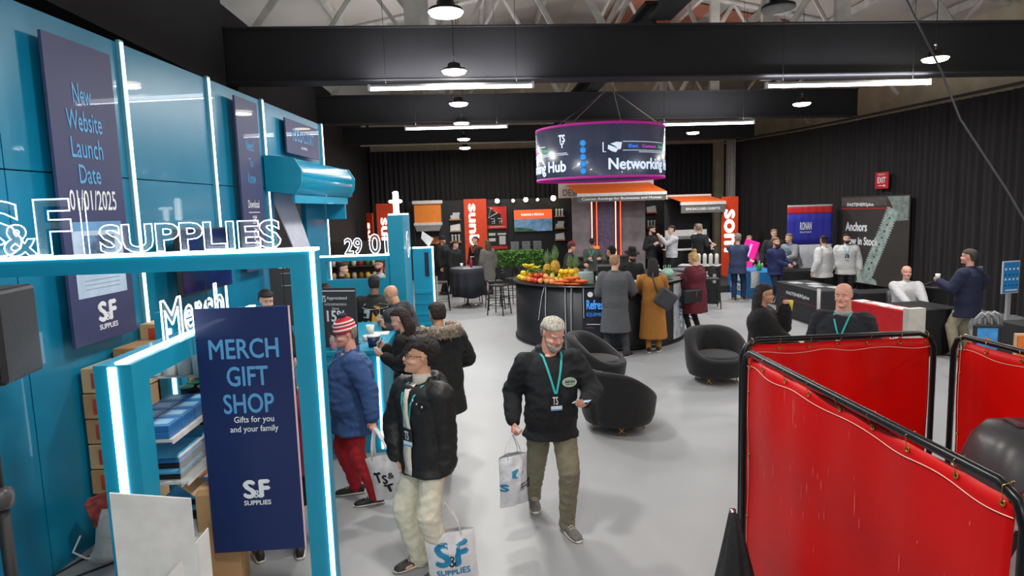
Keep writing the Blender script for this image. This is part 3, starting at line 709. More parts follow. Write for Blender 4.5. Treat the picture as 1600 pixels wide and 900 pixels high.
# banner one
b1 = wall_thing('hanging_banner', 'large dark blue banner announcing a website launch date on the near teal wall', 'banner', .55, 1.65, .10)
bn = M('banner_navy', '383d66', .55, var=.05, scale=2, coat=.15)
MB().box((-.40, -.012, 0), (.40, .012, 2.37)).build('board', bn, b1); MB().box((-.1, .012, .4), (.1, .10, 2.0)).build('standoff', white, b1)
y_ = -.014
for s_, z0_, z1_, hw in (('New', 1.89, 2.05, .11), ('Website', 1.68, 1.84, .21), ('Launch', 1.47, 1.63, .19), ('Date', 1.27, 1.42, .13)): text('lettering', s_, skyprint, -.02-hw, -.02+hw, z0_, z1_, b1, y_)
text('lettering', '01/01/2025', whiteprint, -.29, .28, 1.06, 1.22, b1, y_)
MB().box((-.31, -.016, .37), (.31, -.012, .97)).build('web_page_print', M('page_pale', 'b9cfe6', .5, var=.1, scale=5), b1)
quad('page_header', -.31, .31, .90, .97, M('page_blue', '6aa0d0', .5), b1, -.018)
quad('page_photo', -.20, .20, .70, .86, M('page_photo', '55779c', .5, var=.5, scale=9), b1, -.018)
quad('page_photo', -.27, -.05, .62, .68, M('page_photo2', '8c8f9c', .5, var=.4, scale=12), b1, -.018)
for i, xx in enumerate((-.22, -.08, .06, .2)): quad('page_icon', xx-.035, xx+.035, .56, .61, M('page_dark', '3c3f49', .5), b1, -.018)
for i in range(3): quad('page_line', -.22, .22, .50-.035*i, .507-.035*i, M('page_grey', '9aa7b8', .5), b1, -.018)
def sf_logo(parent, cx, z0, w_, mat, y, fn=None, sub='SUPPLIES', mat2=None, h=None):
    h = h or w_*.62
    text('logo_letter', 'S', mat, cx-w_/2, cx-w_*.02, z0+h*.28, z0+h*1.05, parent, y, offset=.05, fn=fn)
    text('logo_letter', 'F', mat, cx+w_*.08, cx+w_/2, z0+h*.30, z0+h*1.05, parent, y, offset=.05, fn=fn)
    text('logo_ampersand', '&', mat2 or mat, cx-w_*.12, cx+w_*.14, z0+h*.30, z0+h*.62, parent, y-.001, offset=.015, fn=fn)
    if sub: text('logo_word', sub, mat, cx-w_/2, cx+w_/2, z0, z0+h*.2, parent, y, offset=.03, fn=fn)
sf_logo(b1, .02, .09, .24, whiteprint, y_, h=.22)
b2 = wall_thing('hanging_banner', 'narrow dark blue banner farther along the teal wall, white lettering running down it', 'banner', 3.68, 1.93, .10)
MB().box((-.33, -.012, 0), (.33, .012, 2.16)).build('board', bn, b2); MB().box((-.1, .012, .4), (.1, .10, 1.8)).build('standoff', white, b2)
for s_, z0_, z1_, hw in (('Need', 1.52, 1.66, .12), ('To', 1.32, 1.43, .06), ('Know', 1.11, 1.25, .12)): text('lettering', s_, skyprint, -hw, hw, z0_, z1_, b2, y_)
text('lettering', 'Download', whiteprint, -.17, .17, .80, .90, b2, y_); quad('text_rule', -.17, .17, .74, .75, whiteprint, b2, -.015)
text('lettering', 'INSTAGRAM', whiteprint, -.07, .07, .30, .70, b2, y_, rot=3)
b3 = wall_thing('sign_board', 'dark blue food court sign high on the teal wall above the awning box', 'sign', 5.85, 3.55, .08)
MB().box((-.77, -.012, 0), (.77, .012, .51)).build('board', bn, b3); MB().box((-.3, .012, .1), (.3, .08, .4)).build('standoff', white, b3)
text('lettering', 'FOOD COURT', skyprint, -.50, .50, .20, .38, b3, y_); text('lettering', 'S&F SUPPLIES', whiteprint, -.14, .14, .10, .14, b3, y_)
# awning box over the serving window
aw = wall_thing('awning_box', 'glossy teal roller awning box sticking out over the serving window', 'awning', 5.75, 2.95, 0)
gl = M('teal_gloss', '0b8fb4', .18, var=.03, coat=.6)
prof = [(-.02, .02), (-.42, -.03), (-.50, .10), (-.52, .28), (-.42, .45), (-.02, .50)]
m = MB(); m.rings([[(x, py, pz) for py, pz in prof] for x in (-1.38, 1.38)]); smooth_angle(m.build('cover', gl, aw), 50)
for s_ in (-1, 1):
    m = MB(); m.rings([[(x, py*1.04, pz*1.04-.01) for py, pz in prof] for x in (s_*1.38, s_*1.41)]); m.build('end_plate', teal, aw)
MB().box((-1.36, -.40, -.16), (1.36, -.36, -.03)).build('valance', teal, aw); 
MB().box((1.28, -.36, -.42), (1.36, -.02, -.03)).build('bracket', teal, aw)
# leaning grey panel and blue drape in the window
o = wall_thing('leaning_panel', 'pale grey panel leaning in the serving window below the awning', 'panel', 5.15, 1.75, -.10)
m = MB(); m.add([(-.5, -.05, 1.2), (.35, -.05, 1.2), (.62, -.30, 0), (-.05, -.30, 0)], [(0, 1, 2, 3)]); m.build('sheet', M('sheet_grey', 'b4b6c2', .6), o, False, solid=.015)
o = wall_thing('blue_cloth', 'bright blue cloth draped by the serving window', 'cloth', 4.72, 1.3, .12)
m = MB(); m.grid(lambda a, b: (-.1+a*(.25+.3*b), -.02+.03*math.sin(a*12), .85*(1-b)), 12, 6); m.build('sheet', M('cloth_blue', '1f5fd0', .6), o, True, solid=.01)
# television on the wall
tv = wall_thing('wall_television', 'dark flat television mounted on the teal wall above the carton stack', 'television', 2.12, 1.86, .20)
MB().cbox((-.55, -.02, 0), (.55, .03, .66), .008).build('case', black, tv); quad('screen', -.53, .53, .02, .64, M('tv_screen', '1a1f55', .12, var=.4, scale=3), tv, -.023); MB().box((-.08, .03, .2), (.08, .2, .34)).build('bracket', black, tv)

# ---------------------------------------------------------------- carton stack against the teal wall
cart = M('carton', 'b58f63', .8, var=.08, scale=5); cart2 = M('carton_pale', 'c4a67e', .8, var=.08, scale=5); redl = M('carton_label', 'b8472f', .6, var=.12, scale=10)
def carton(label, u, off, z, L_, D_, Hh, lab=True, group='cardboard cartons stacked against the teal wall', m_=None):
    t = wall_thing('carton', label, 'carton', u, z, off, group)
    MB().cbox((-L_/2, -D_/2, 0.003), (L_/2, D_/2, Hh-.003), .006).build('box', m_ or cart, t)
    MB().box((-L_/2+.02, -.025, Hh-.003), (L_/2-.02, .025, Hh-.001)).build('tape', M('tape', 'd0b48c', .4), t)
    if lab and True: MB().box((-L_/2+.04, -D_/2-.002, .03), (-L_/2+.19, -D_/2, Hh-.03)).build('label', redl, t); MB().box((-L_/2-.002, -D_/2+.03, .03), (-L_/2, -D_/2+.14, Hh-.03)).build('label', redl, t); MB().box((-L_/2-.002, D_/2-.20, .04), (-L_/2, D_/2-.08, Hh-.04)).build('label', redl, t)
    return t
words = ['bottom', 'second from the bottom', 'third from the bottom', 'fourth from the bottom', 'fifth from the bottom', 'sixth from the bottom', 'seventh from the bottom', 'eighth from the bottom', 'ninth from the bottom', 'topmost']
for ci, (u, nb, hh) in enumerate(((.47, 7, .210), (.90, 7, .22), (1.33, 8, .210))):
    for j in range(nb):
        nm = ['nearest column', 'middle column', 'farthest column'][ci]
        carton('brown carton, %s of the %s by the teal wall' % (words[j] if j < nb-1 else 'topmost', nm), u+random.uniform(-.01, .01), .24+.0*ci+random.uniform(-.012, .012), j*hh, .38 if ci < 2 else .44, .40, hh-.004, m_=cart if (j+ci) % 3 else cart2)

# ---------------------------------------------------------------- shop portal frame with outline letters
pf = thing('portal_frame', 'teal shop portal frame in front with white light strips and outline lettering', 'frame', (-1.12, 4.43, 0), 0)
MB().box((-.10, -.06, 0), (.07, .06, 2.40)).build('post', teal, pf)
MB().box((.035, -.068, .0), (.062, -.060, 2.40)).build('light_strip', ledm, pf)
MB().box((-3.2, -.06, 2.28), (-.10, .06, 2.40)).build('crossbar', teal, pf)
MB().box((-3.2, -.066, 2.385), (.07, .064, 2.405)).build('light_strip', ledm, pf)
MB().box((-.42, -.02, 1.2), (-.10, .02, 2.28)).build('side_panel', teal, pf) if False else None
acr = M('clear_acrylic', 'cfe0ea', .1, var=0, alpha=.16); acl = E('edge_glow', 'f4faff', 2.2)
def outline(s_, x0, x1, z0, z1, parent, glow=.012, y=0, d=.03, spacing=1.0, off=.02):
    h = z1-z0; a = text('letter_edge', s_, acl, x0, x1, z0, z1, parent, y-d, outline=glow/h*.55, offset=off, spacing=spacing)
    b_ = text('letter_face', s_, acr, x0+.004, x1-.004, z0+.004, z1-.004, parent, y-d+.004, offset=0.0, spacing=spacing)
outline('SUPPLIES', -1.31, -.15, 2.41, 2.60, pf, .0045, off=.03)
outline('S', -2.16, -1.78, 2.41, 2.79, pf, .008) if False else None
outline('S', -2.10, -1.78, 2.41, 2.775, pf, .006, off=.035); outline('&', -1.89, -1.67, 2.41, 2.62, pf, .005, y=-.03); outline('F', -1.70, -1.47, 2.41, 2.775, pf, .006, off=.035); MB().tube([(-1.41, -.03, 2.41), (-1.41, -.03, 2.77), (-1.375, -.03, 2.77), (-1.375, -.03, 2.41)], .003, 5).build('letter_edge', acl, pf)
# merch banner
mbn = thing('hanging_banner', 'dark blue merch gift shop banner hanging on the portal post', 'banner', (-1.52, 4.33, .355), 0)
MB().cbox((-.325, -.012, 0), (.285, .012, 1.68), .004).build('board', navy, mbn); MB().box((.282, -.013, 0), (.287, .013, 1.68)).build('edge', M('edge_pink', 'd8b6bc', .5), mbn)
for s_ in (-1, 1): MB().cyl((s_*.25, .04, 1.68), (s_*.25, .04, 1.92), .004, 5).build('hanger', black, mbn)
for s_, z0_, z1_, hw, xc in (('MERCH', 1.34, 1.475, .225, -.02), ('GIFT', 1.155, 1.29, .135, -.01), ('SHOP', .97, 1.105, .165, -.015)): text('lettering', s_, skyprint, xc-hw, xc+hw, z0_, z1_, mbn, y_, offset=.02)
text('lettering', 'Gifts for you', whiteprint, -.12, .14, .895, .95, mbn, y_); text('lettering', 'and your family', whiteprint, -.15, .165, .83, .885, mbn, y_)
sf_logo(mbn, -.01, .33, .18, whiteprint, y_, h=.17)

# ---------------------------------------------------------------- merchandise shelving
ms = thing('shelf_frame', 'teal merchandise frame with white light strips and outline lettering on top', 'frame', (-1.97, 3.65, 0), 0)
MB().box((-.10, -.09, 0), (.10, .09, 1.85)).build('post', teal, ms); MB().box((-.022, -.098, 0), (.022, -.09, 1.84)).build('light_strip', ledm, ms)
MB().box((-.10, .09, 1.73), (.10, 2.1, 1.85)).build('crossbar', teal, ms); MB().box((.0, -.06, 1.85), (.05, 2.1, 1.86)).build('light_strip', ledm, ms)
MB().box((-.76, 1.98, 0), (-.58, 2.1, 1.84)).build('post', teal, ms); MB().box((-.655, 1.972, .1), (-.625, 1.98, 1.7)).build('light_strip', ledm, ms)
MB().box((-.58, 1.98, 1.73), (-.10, 2.1, 1.84)).build('crossbar', teal, ms)
MB().box((-.09, 1.98, 0), (.10, 2.1, 1.73)).build('post', teal, ms)
for (xa, xb, ya, yb, zz) in ((-.36, .02, .45, 1.96, 1.225), (-.36, .02, .60, 1.96, .885), (-.36, .02, .60, 1.96, .46), (-.62, .02, 1.42, 1.92, 1.405)):
    MB().box((xa, ya, zz), (xb, yb, zz+.018)).build('shelf', M('shelf_white', 'd9d8d4', .35), ms)
    MB().box((xb, ya, zz-.012), (xb+.008, yb, zz+.022)).build('shelf_lip', white, ms)
MB().box((-.25, 1.2, 1.075), (-.02, 1.92, 1.085)).build('shelf', M('shelf_white', 'd9d8d4', .35), ms)
MB().box((.028, .5, .905), (.032, 1.96, 1.10)).build('acrylic_guard', M('acrylic', 'e6eef2', .1, alpha=.25, var=0), ms)
MB().box((.022, .5, 1.10), (.036, 1.96, 1.112)).build('guard_edge', white, ms)
# Merch lettering standing on the crossbar, facing the hall
lt = empty('word_sign', (-1.96, 4.12, 1.89), R(62)); lt.parent = ms; lt.matrix_parent_inverse = Matrix.Translation((2.03, -3.6, 0)) if False else Matrix()
lt.location = (.02, .40, 1.86); lt.rotation_euler = (0, 0, R(89))
def outl2(s_, x0, x1, z0, z1, parent): outline(s_, x0, x1, z0, z1, parent, .008, off=.01)
outl2('M', .0, .27, 0, .27, lt); outl2('e', .30, .44, 0, .20, lt); outl2('r', .47, .57, 0, .20, lt); outl2('c', .60, .75, 0, .20, lt); outl2('h', .79, .95, 0, .29, lt)
# goods on the shelves
bot = M('bottle_milky', 'e6e6e2', .3, alpha=1, var=.02); tumb = M('tumbler_black', '16181c', .3); mint = M('lid_mint', '6fc39b', .4)
proto = tag(MB().lathe([(.001, 0), (.045, 0), (.052, .01), (.052, .12), (.045, .15), (.022, .175), (.020, .20), (.001, .202)], n=14).build('drink_bottle', bot, None, True), 'milky white squeeze bottle in the crowd of bottles on the top merchandise shelf', 'bottle', 'white bottles on the top merchandise shelf')
k = 0
for i in range(4):
    for j in range(6):
        o = proto if k == 0 else proto.copy()
        if k: COL.objects.link(o)
        o.location = (-2.50+.112*j, 5.10+.115*i, 1.4235); k += 1
        o['label'] = 'milky white squeeze bottle on the bottle shelf, %s row, %s from the left' % (['front', 'second', 'third', 'rear'][i], ['first', 'second', 'third', 'fourth', 'fifth', 'sixth'][j])
def tumbler(x, y, z, lab, first=[None]):
    if first[0] is None:
        t = thing('tumbler', lab, 'cup', (x, y, z), 0, 'black tumblers on the merchandise shelf')
        MB().lathe([(.001, 0), (.036, 0), (.046, .12), (.001, .12)], n=14).build('cup_body', tumb, t, True); MB().lathe([(.001, .12), (.05, .12), (.05, .132), (.001, .136)], n=14).build('lid', mint, t, True); first[0] = t
    else: t = copy_tree(first[0]); t.location = (x, y, z); t['label'] = lab
for i in range(5):
    for j in range(2): tumbler(-2.07-.13*j, 4.93+.125*i, 1.2435, 'black tumbler with mint green lid, %s from the camera, %s row' % (['first', 'second', 'third', 'fourth', 'fifth'][i], ['outer', 'inner'][j]))
bx = M('gift_box_blue', '2b6fae', .35, var=.12, scale=6); pale = M('gift_box_pale', '8cc0dc', .4, var=.1)
for i in range(4):
    for j in range(2):
        for q in range(2):
            t = thing('gift_box', 'flat blue gift box, %s from the camera, %s, %s' % (['first', 'second', 'third', 'fourth'][i], 'front row' if j == 0 else 'back row', 'lower layer' if q == 0 else 'upper layer'), 'box', (-2.05-.172*j, 4.20+.195*i+.004*q, 1.244+.043*q), 0, 'flat blue gift boxes')
            MB().cbox((-.083, -.092, 0), (.083, .092, .042), .004).build('box', bx, t); MB().box((-.05, -.05, .042), (.055, .05, .0435)).build('cover_print', pale, t)
for i in range(4):
    t = thing('mug', 'black mug with a white handle on the little shelf, %s from the camera' % ['first', 'second', 'third', 'fourth'][i], 'mug', (-2.08, 4.91+.16*i, 1.086), R(-20), 'black mugs on the shelf')
    MB().lathe([(.001, 0), (.042, 0), (.046, .10), (.040, .10), (.038, .02), (.001, .02)], n=14).build('cup', tumb, t, True); MB().tube([(.044, 0, .02), (.085, 0, .03), (.085, 0, .08), (.044, 0, .09)], .007, 6).build('handle', white, t, True)
stm = [M('shirt_sky', '4da3cf', .9, bump=.3), M('shirt_black', '17181b', .9, bump=.3), M('shirt_blue', '2f7fb5', .9, bump=.3)]
for i, (px, py, z_) in enumerate(((-2.14, 4.45, .905), (-2.14, 4.85, .905), (-2.14, 5.25, .905), (-2.14, 4.75, .48))):
    for q in range(5):
        m_ = stm[(1, 1, 0, 1, 0)[q]] if i % 2 else stm[(1, 0, 1, 2, 0)[q]]
        m = MB().cbox((-.15, -.17, 0), (.15, .17, .035), .014)
        o = m.build('folded_shirt', m_, None, True); o.location = (px+random.uniform(-.01, .01), py+random.uniform(-.012, .012), z_+.036*q); o.rotation_euler = (0, 0, random.uniform(-.03, .03))
        tag(o, '%s folded shirt, %s in the %s pile of the merchandise frame' % ('black' if m_ == stm[1] else 'light blue', ['bottom', 'second', 'third', 'fourth', 'top'][q], ['nearest', 'middle', 'farthest', 'rear'][i]), 'shirt', 'folded shirts on the low shelf')
for i, (x, y, z, a, b_, c) in enumerate(((-2.17, 4.35, 0, .34, .40, .44), (-2.17, 5.0, 0, .34, .5, .44), (-1.86, 4.53, 0, .26, .26, .74))):
    t = thing('carton', ['open brown carton under the shirts, near one', 'brown carton under the shirts, farther one', 'tall brown carton standing beside the white boards'][i], 'carton', (x, y, z), R(8 if i == 2 else 0), 'loose cartons on the floor')
    MB().cbox((-a/2, -b_/2, 0), (a/2, b_/2, c), .006).build('box', cart, t); MB().box((-a/2, -.03, c), (a/2, .03, c+.002)).build('tape', M('tape', 'd0b48c', .4), t)
    if i == 2:
        for s_ in (-1, 1): MB().add([(s_*a/2, -b_/2, c), (s_*a/2, b_/2, c), (s_*(a/2+.1), b_/2, c+.10), (s_*(a/2+.1), -b_/2, c+.10)], [(0, 1, 2, 3)]).build('flap', cart2, t, False, solid=.004)
# white boards in front of the shelving
wb = M('board_white', 'd6d6d4', .5)
def board(label, p0, p1, h0, h1, lean=0, z0=0):
    m = MB(); a = Vector(p0); b_ = Vector(p1); nrm = Vector(((b_-a).y, -(b_-a).x)).normalized()*.012
    vs = [(a.x, a.y, z0), (b_.x, b_.y, z0), (b_.x, b_.y+lean, z0+h1), (a.x, a.y+lean, z0+h0)]
    vs += [(x+nrm.x, y+nrm.y, z) for x, y, z in vs]
    m.add(vs, [(0, 1, 2, 3), (7, 6, 5, 4), (0, 4, 5, 1), (1, 5, 6, 2), (2, 6, 7, 3), (3, 7, 4, 0)])
    return tag(m.build('white_board', wb), label, 'board')
board('large white board standing in front of the merchandise frame post', (-1.90, 3.30), (-1.52, 3.34), 1.25, 1.18)
board('smaller white board slanting beside the large one at the lower edge', (-1.66, 3.25), (-1.50, 3.45), .78, .96)
# paper bag on the floor by the wall
pb = thing('paper_bag', 'crumpled white bag lying tilted on the floor by the teal wall', 'bag', (-2.93, 5.04, 0), R(20))
m = MB()
def pbf(a, b):
    an = a*2*PI; r = .17*(1+.12*math.sin(an*3+b*4)); return (r*math.cos(an)*(1-.15*b)+.10*b, r*.55*math.sin(an)*(1-.2*b)-.03*b, .40*b+.03*math.sin(an*2)*b)
m.grid(pbf, 20, 8); m.build('bag_body', M('paper_white', 'd8d6d2', .7, bump=.8, scale=14), pb, True, solid=.004)
MB().cbox((-.02, -.07, .30), (.20, .07, .50), .006, mat=Matrix.Rotation(R(-14), 4, 'Y')).build('printed_box', M('box_print', '9a3f36', .5, var=.6, scale=14), pb)
MB().tube([(-.2, 0, .22), (-.26, .0, .1), (-.18, 0, .03), (-.08, -.02, .02)], .008, 6).build('cord', white, pb)
for i, pts in enumerate(([(-3.3, 4.6, .008), (-3.15, 5.0, .008), (-2.95, 5.25, .008), (-2.8, 5.5, .008)], [(-3.3, 4.5, .008), (-2.95, 4.85, .008), (-2.75, 5.05, .008), (-2.6, 5.15, .008)])):
    tag(MB().tube(pts, .008, 6).build('floor_cable', black, None, True), ['black cable on the floor close to the teal wall', 'black cable on the floor leading under the white board'][i], 'cable')
# loudspeaker on its stand
sp = thing('loudspeaker', 'black loudspeaker at the left edge, on a tall pole stand', 'speaker', (-2.33, 3.12, 1.90), R(8))
MB().cbox((-.22, -.17, 0), (.20, .17, .43), .02).build('cabinet', M('speaker_black', '131315', .55, bump=.05, scale=60), sp)
MB().cbox((-.20, -.178, .03), (.18, -.170, .40), .006).build('grille', M('grille', '0c0c0e', .6, bump=.1, scale=180), sp)
MB().box((-.03, -.181, .015), (.03, -.178, .03)).build('badge', M('badge_blue', '2c5adf', .3, emit=1.5), sp)
st = thing('speaker_stand', 'black tripod pole stand holding the loudspeaker at the left edge', 'stand', (-2.30, 3.12, 0), 0)
MB().cyl((0, 0, .1), (0, 0, 1.3), .028, 14).build('lower_pole', black, st, True); MB().cyl((0, 0, 1.2), (0, 0, 1.9), .018, 12).build('upper_pole', black, st, True)
MB().lathe([(.028, 1.27), (.05, 1.28), (.055, 1.32), (.05, 1.36), (.02, 1.38)], n=16).build('collar', M('collar_grey', '3a3a3c', .4), st, True)
for q in range(3):
    a = R(90+120*q); MB().tube([(.03*math.cos(a), .03*math.sin(a), .55), (.42*math.cos(a), .42*math.sin(a), .02)], .014, 8).build('leg', black, st)
tag(MB().tube([(-2.36, 3.12, 2.1), (-2.40, 3.13, 1.6), (-2.30, 3.14, 1.0), (-2.35, 3.2, .4), (-2.5, 3.5, .01)], .008, 6).build('speaker_cable', black, None, True), 'black cable hanging beside the speaker stand', 'cable')
# ================================================================ teal counter and booths behind it
ct = thing('counter', 'teal service counter with a white light strip, below the dark percent-off sign', 'counter', (-1.40, 7.95, 0))
MB().box((-.35, -.93, 0), (.35, .93, 1.11)).build('body', teal, ct); MB().box((-.37, -.95, 1.11), (.37, .95, 1.15)).build('top', teal, ct); MB().box((.30, -.955, .05), (.32, -.95, 1.08)).build('light_strip', ledm, ct)
sg = M('sign_charcoal', '3b3c40', .6, var=.05)
cs = thing('discount_sign', 'dark charcoal sign with 15% in white standing on the teal counter', 'sign', (-1.56, 7.28, 1.155), R(-14))
MB().cbox((-.24, -.012, 0), (.24, .012, .66), .004).build('board', sg, cs); MB().box((-.235, -.016, .02), (-.228, -.012, .64)).box((-.235, -.016, .62), (.235, -.012, .63)).build('rule', whiteprint, cs)
text('lettering', '15%', whiteprint, -.11, .11, .28, .41, cs, -.016, offset=.03); text('lettering', 'Appreciated', whiteprint, -.10, .14, .52, .565, cs, -.016); text('lettering', 'TS', whiteprint, -.16, -.11, .50, .575, cs, -.016, offset=.03)
for i, (z_, hw, s_) in enumerate(((.475, .13, 'A LITTLE SOMETHING FROM US'), (.43, .04, 'Save'), (.235, .06, 'storewide'), (.12, .08, 'for today'))): text('lettering', s_, whiteprint, -hw, hw, z_-.012, z_+.012, cs, -.016)
MB().box((-.2, .0, -.002), (.2, .14, .01)).build('foot', sg, cs)
cs2 = thing('discount_sign', 'dark sign with 20% in white standing at the back by the teal wall', 'sign', (-2.66, 9.15, 0), R(10))
MB().cbox((-.17, -.012, 1.1), (.17, .012, 2.17), .004).build('board', sg, cs2); MB().box((-.012, .0, 0), (.012, .02, 1.1)).build('pole', black, cs2); MB().box((-.15, -.1, 0), (.15, .1, .015)).build('foot', black, cs2)
text('lettering', '20%', whiteprint, -.05, .15, 1.9, 2.06, cs2, -.016, offset=.03); quad('text_rule', -.02, .14, 1.83, 1.835, whiteprint, cs2, -.015); quad('text_rule', -.02, .14, 1.66, 1.665, whiteprint, cs2, -.015)
# things on the counter
cupw = M('cup_white', 'dcdcd8', .5); reddr = M('drink_red', 'c41b3e', .15); clr = M('clear_plastic', 'dfe8ec', .08, alpha=.3, var=0)
def cup(label, x, y, z, r=.04, h=.11, mat=None, group=None): return tag_loc(MB().lathe([(.001, 0), (r*.75, 0), (r, h), (r*.9, h), (r*.7, .01), (.001, .01)], n=14).build('paper_cup', mat or cupw, None, True), label, 'cup', (x, y, z), group)
def tag_loc(o, label, cat, loc, group=None): o.location = loc; return tag(o, label, cat, group)
def drink(label, x, y, z):
    t = thing('smoothie_cup', label, 'cup', (x, y, z)); MB().lathe([(.001, .004), (.028, .004), (.038, .075), (.001, .075)], n=14).build('drink', reddr, t, True)
    MB().lathe([(.030, 0), (.042, .10), (.040, .13), (.015, .15)], n=14, cap=False).build('clear_cup', clr, t, True); MB().cyl((0, 0, .05), (-.04, -.02, .20), .004, 5).build('straw', M('straw_red', 'b3202c', .4), t); return t
drink('clear cup of red drink with a straw on the teal counter, nearest', -1.58, 7.12, 1.152); 
drink('clear cup of red drink behind the white cup, farther along the counter', -1.28, 8.55, 1.152)
cup('white paper cup on the teal counter beside the percent-off sign', -1.28, 7.75, 1.152, .05, .15)
t = thing('storage_tub', 'navy tub with a white lid on the teal counter behind the striped hat', 'tub', (-1.16, 7.22, 1.152)); MB().lathe([(.001, 0), (.06, 0), (.072, .11), (.001, .11)], n=16).build('tub_body', M('tub_navy', '1d2a52', .4), t, True); MB().lathe([(.001, .11), (.076, .11), (.076, .125), (.001, .125)], n=16).build('lid', white, t, True)
tag_loc(MB().box((-.13, -.10, 0), (.13, .10, .015)).build('paper_stack', M('paper_sheet', 'e2e2de', .6), None), 'stack of white papers on the teal counter', 'papers', (-1.22, 7.95, 1.152))
t = thing('serving_tray', 'clear tray of white napkins on the teal counter', 'tray', (-1.25, 7.58, 1.152), R(20)); MB().box((-.12, -.08, 0), (.12, .08, .012)).build('tray_base', clr, t); MB().cbox((-.09, -.06, .012), (.09, .06, .06), .015).build('napkins', cupw, t)
# partition with window, lit top and outline numerals
pt = thing('booth_partition', 'teal booth partition with a window opening and outline numerals on its lit top edge', 'partition', (-1.55, 9.75, 0))
MB().box((-.80, -.05, 0), (.30, .05, 1.66)).build('lower_panel', teal, pt); MB().box((-.80, -.05, 1.93), (.30, .05, 2.0)).build('top_bar', teal, pt); MB().box((-.80, -.05, 1.66), (-.64, .05, 1.93)).box((.22, -.05, 1.66), (.30, .05, 1.93)).build('side_bars', teal, pt)
MB().box((-.80, -.055, 1.995), (.30, .05, 2.015)).build('light_strip', ledm, pt)
outline('29', -.36, -.10, 2.02, 2.27, pt, .008, y=.0); outline('01', .0, .28, 2.02, 2.32, pt, .008)
t2 = thing('booth_tower', 'tall teal tower with glowing white letters on top', 'tower', (-1.14, 9.75, 0))
MB().box((-.115, -.1, 0), (.105, .9, 2.58)).build('body', teal, t2); MB().box((-.105, -.09, 2.58), (.095, .89, 2.60)).build('light_panel', E('panel_glow', 'eef4ff', 3), t2)
o = text('lit_letter', 'T', E('letter_glow', 'ffffff', 9), -.09, .10, 2.60, 2.80, t2, -.02, extrude=.12, offset=.05); o = text('lit_letter', 'l', E('letter_glow', 'ffffff', 9), -.06, .02, 2.60, 2.93, t2, .25, extrude=.06, offset=.03)
sd = empty('side_logo', (.107, .4, 2.12), R(90)); sd.parent = t2; MB().tube([(.17*math.cos(a), -.004, .2*math.sin(a)) for a in [2*PI*k/20 for k in range(20)]], .008, 5, close=True).build('logo_ring', whiteprint, sd); text('logo_letter', 'S', whiteprint, -.07, .07, -.12, .12, sd, -.004, offset=.04)
t3 = thing('booth_partition', 'teal louvred booth panel with a white lit edge right of the tower', 'partition', (-.90, 10.9, 0))
MB().box((-.13, -.04, 0), (.19, .04, 2.02)).build('panel', teal, t3); MB().box((.19, -.05, 0), (.205, .05, 2.04)).box((-.13, -.05, 2.02), (.205, .05, 2.04)).build('light_strip', ledm, t3); MB().box((.06, -.045, 1.55), (.13, -.04, 1.95)).build('window_slot', M('slot_dark', '10203a', .4), t3)
for i in range(5): MB().box((-.12, -.06, .55+.18*i), (.17, -.04, .60+.18*i)).build('slat', teal, t3)
o = MB().add([(0, 0, 0), (.18, 0, -.13), (.10, 0, -.26), (-.02, 0, -.12)], [(0, 1, 2, 3)]).build('tilted_board', wb, None, False, solid=.02); tag_loc(o, 'small pale board tilted on top of the louvred teal panel', 'board', (-.86, 10.9, 2.30))
t = thing('pole', 'thin pale barrier pole between the teal booth and the cloth-covered table', 'pole', (-1.0, 16.6, 0)); MB().cyl((0, 0, 0), (0, 0, .98), .022, 8).build('shaft', M('pole_pale', 'a9a7a2', .5), t); MB().lathe([(.001, 0), (.10, 0), (.10, .012), (.001, .02)], n=12).build('foot', black, t)
# back food stall seen through the window
t = thing('stall_shelf', 'dark stall shelf of jars seen through the booth window', 'shelf', (-2.7, 14.6, 0)); MB().box((-1.0, 0, 0), (1.0, .3, 1.15)).build('base', black, t); MB().box((-1.0, .25, 1.15), (1.0, .3, 2.0)).build('back', M('stall_dark', '3a322c', .7, var=.2), t)
for z_ in (1.15, 1.45): MB().box((-1, 0, z_), (1, .25, z_+.02)).build('shelf_board', M('stall_dark', '3a322c', .7), t)
jc = ['c9b28a', 'd8d2c2', '8a5a2b', 'b83a2a', 'd9b23a', '4b6b3a']; k = 0; jp = {}
for i in range(12):
    for z_ in (1.17, 1.47):
        h = jc[k % 6]
        if h in jp: o = jp[h].copy(); COL.objects.link(o)
        else: o = jp[h] = tag(MB().lathe([(.001, 0), (.05, 0), (.055, .12), (.035, .15), (.001, .16)], n=10).build('jar', M('jar_'+h, h, .35), None, True), '', 'jar', 'jars on the stall shelf')
        o['label'] = 'small %s jar on the stall shelf behind the booth window' % {'c9b28a': 'tan', 'd8d2c2': 'cream', '8a5a2b': 'brown', 'b83a2a': 'red', 'd9b23a': 'yellow', '4b6b3a': 'green'}[h]
        o.location = (-3.6+.15*i, 14.68, z_); k += 1

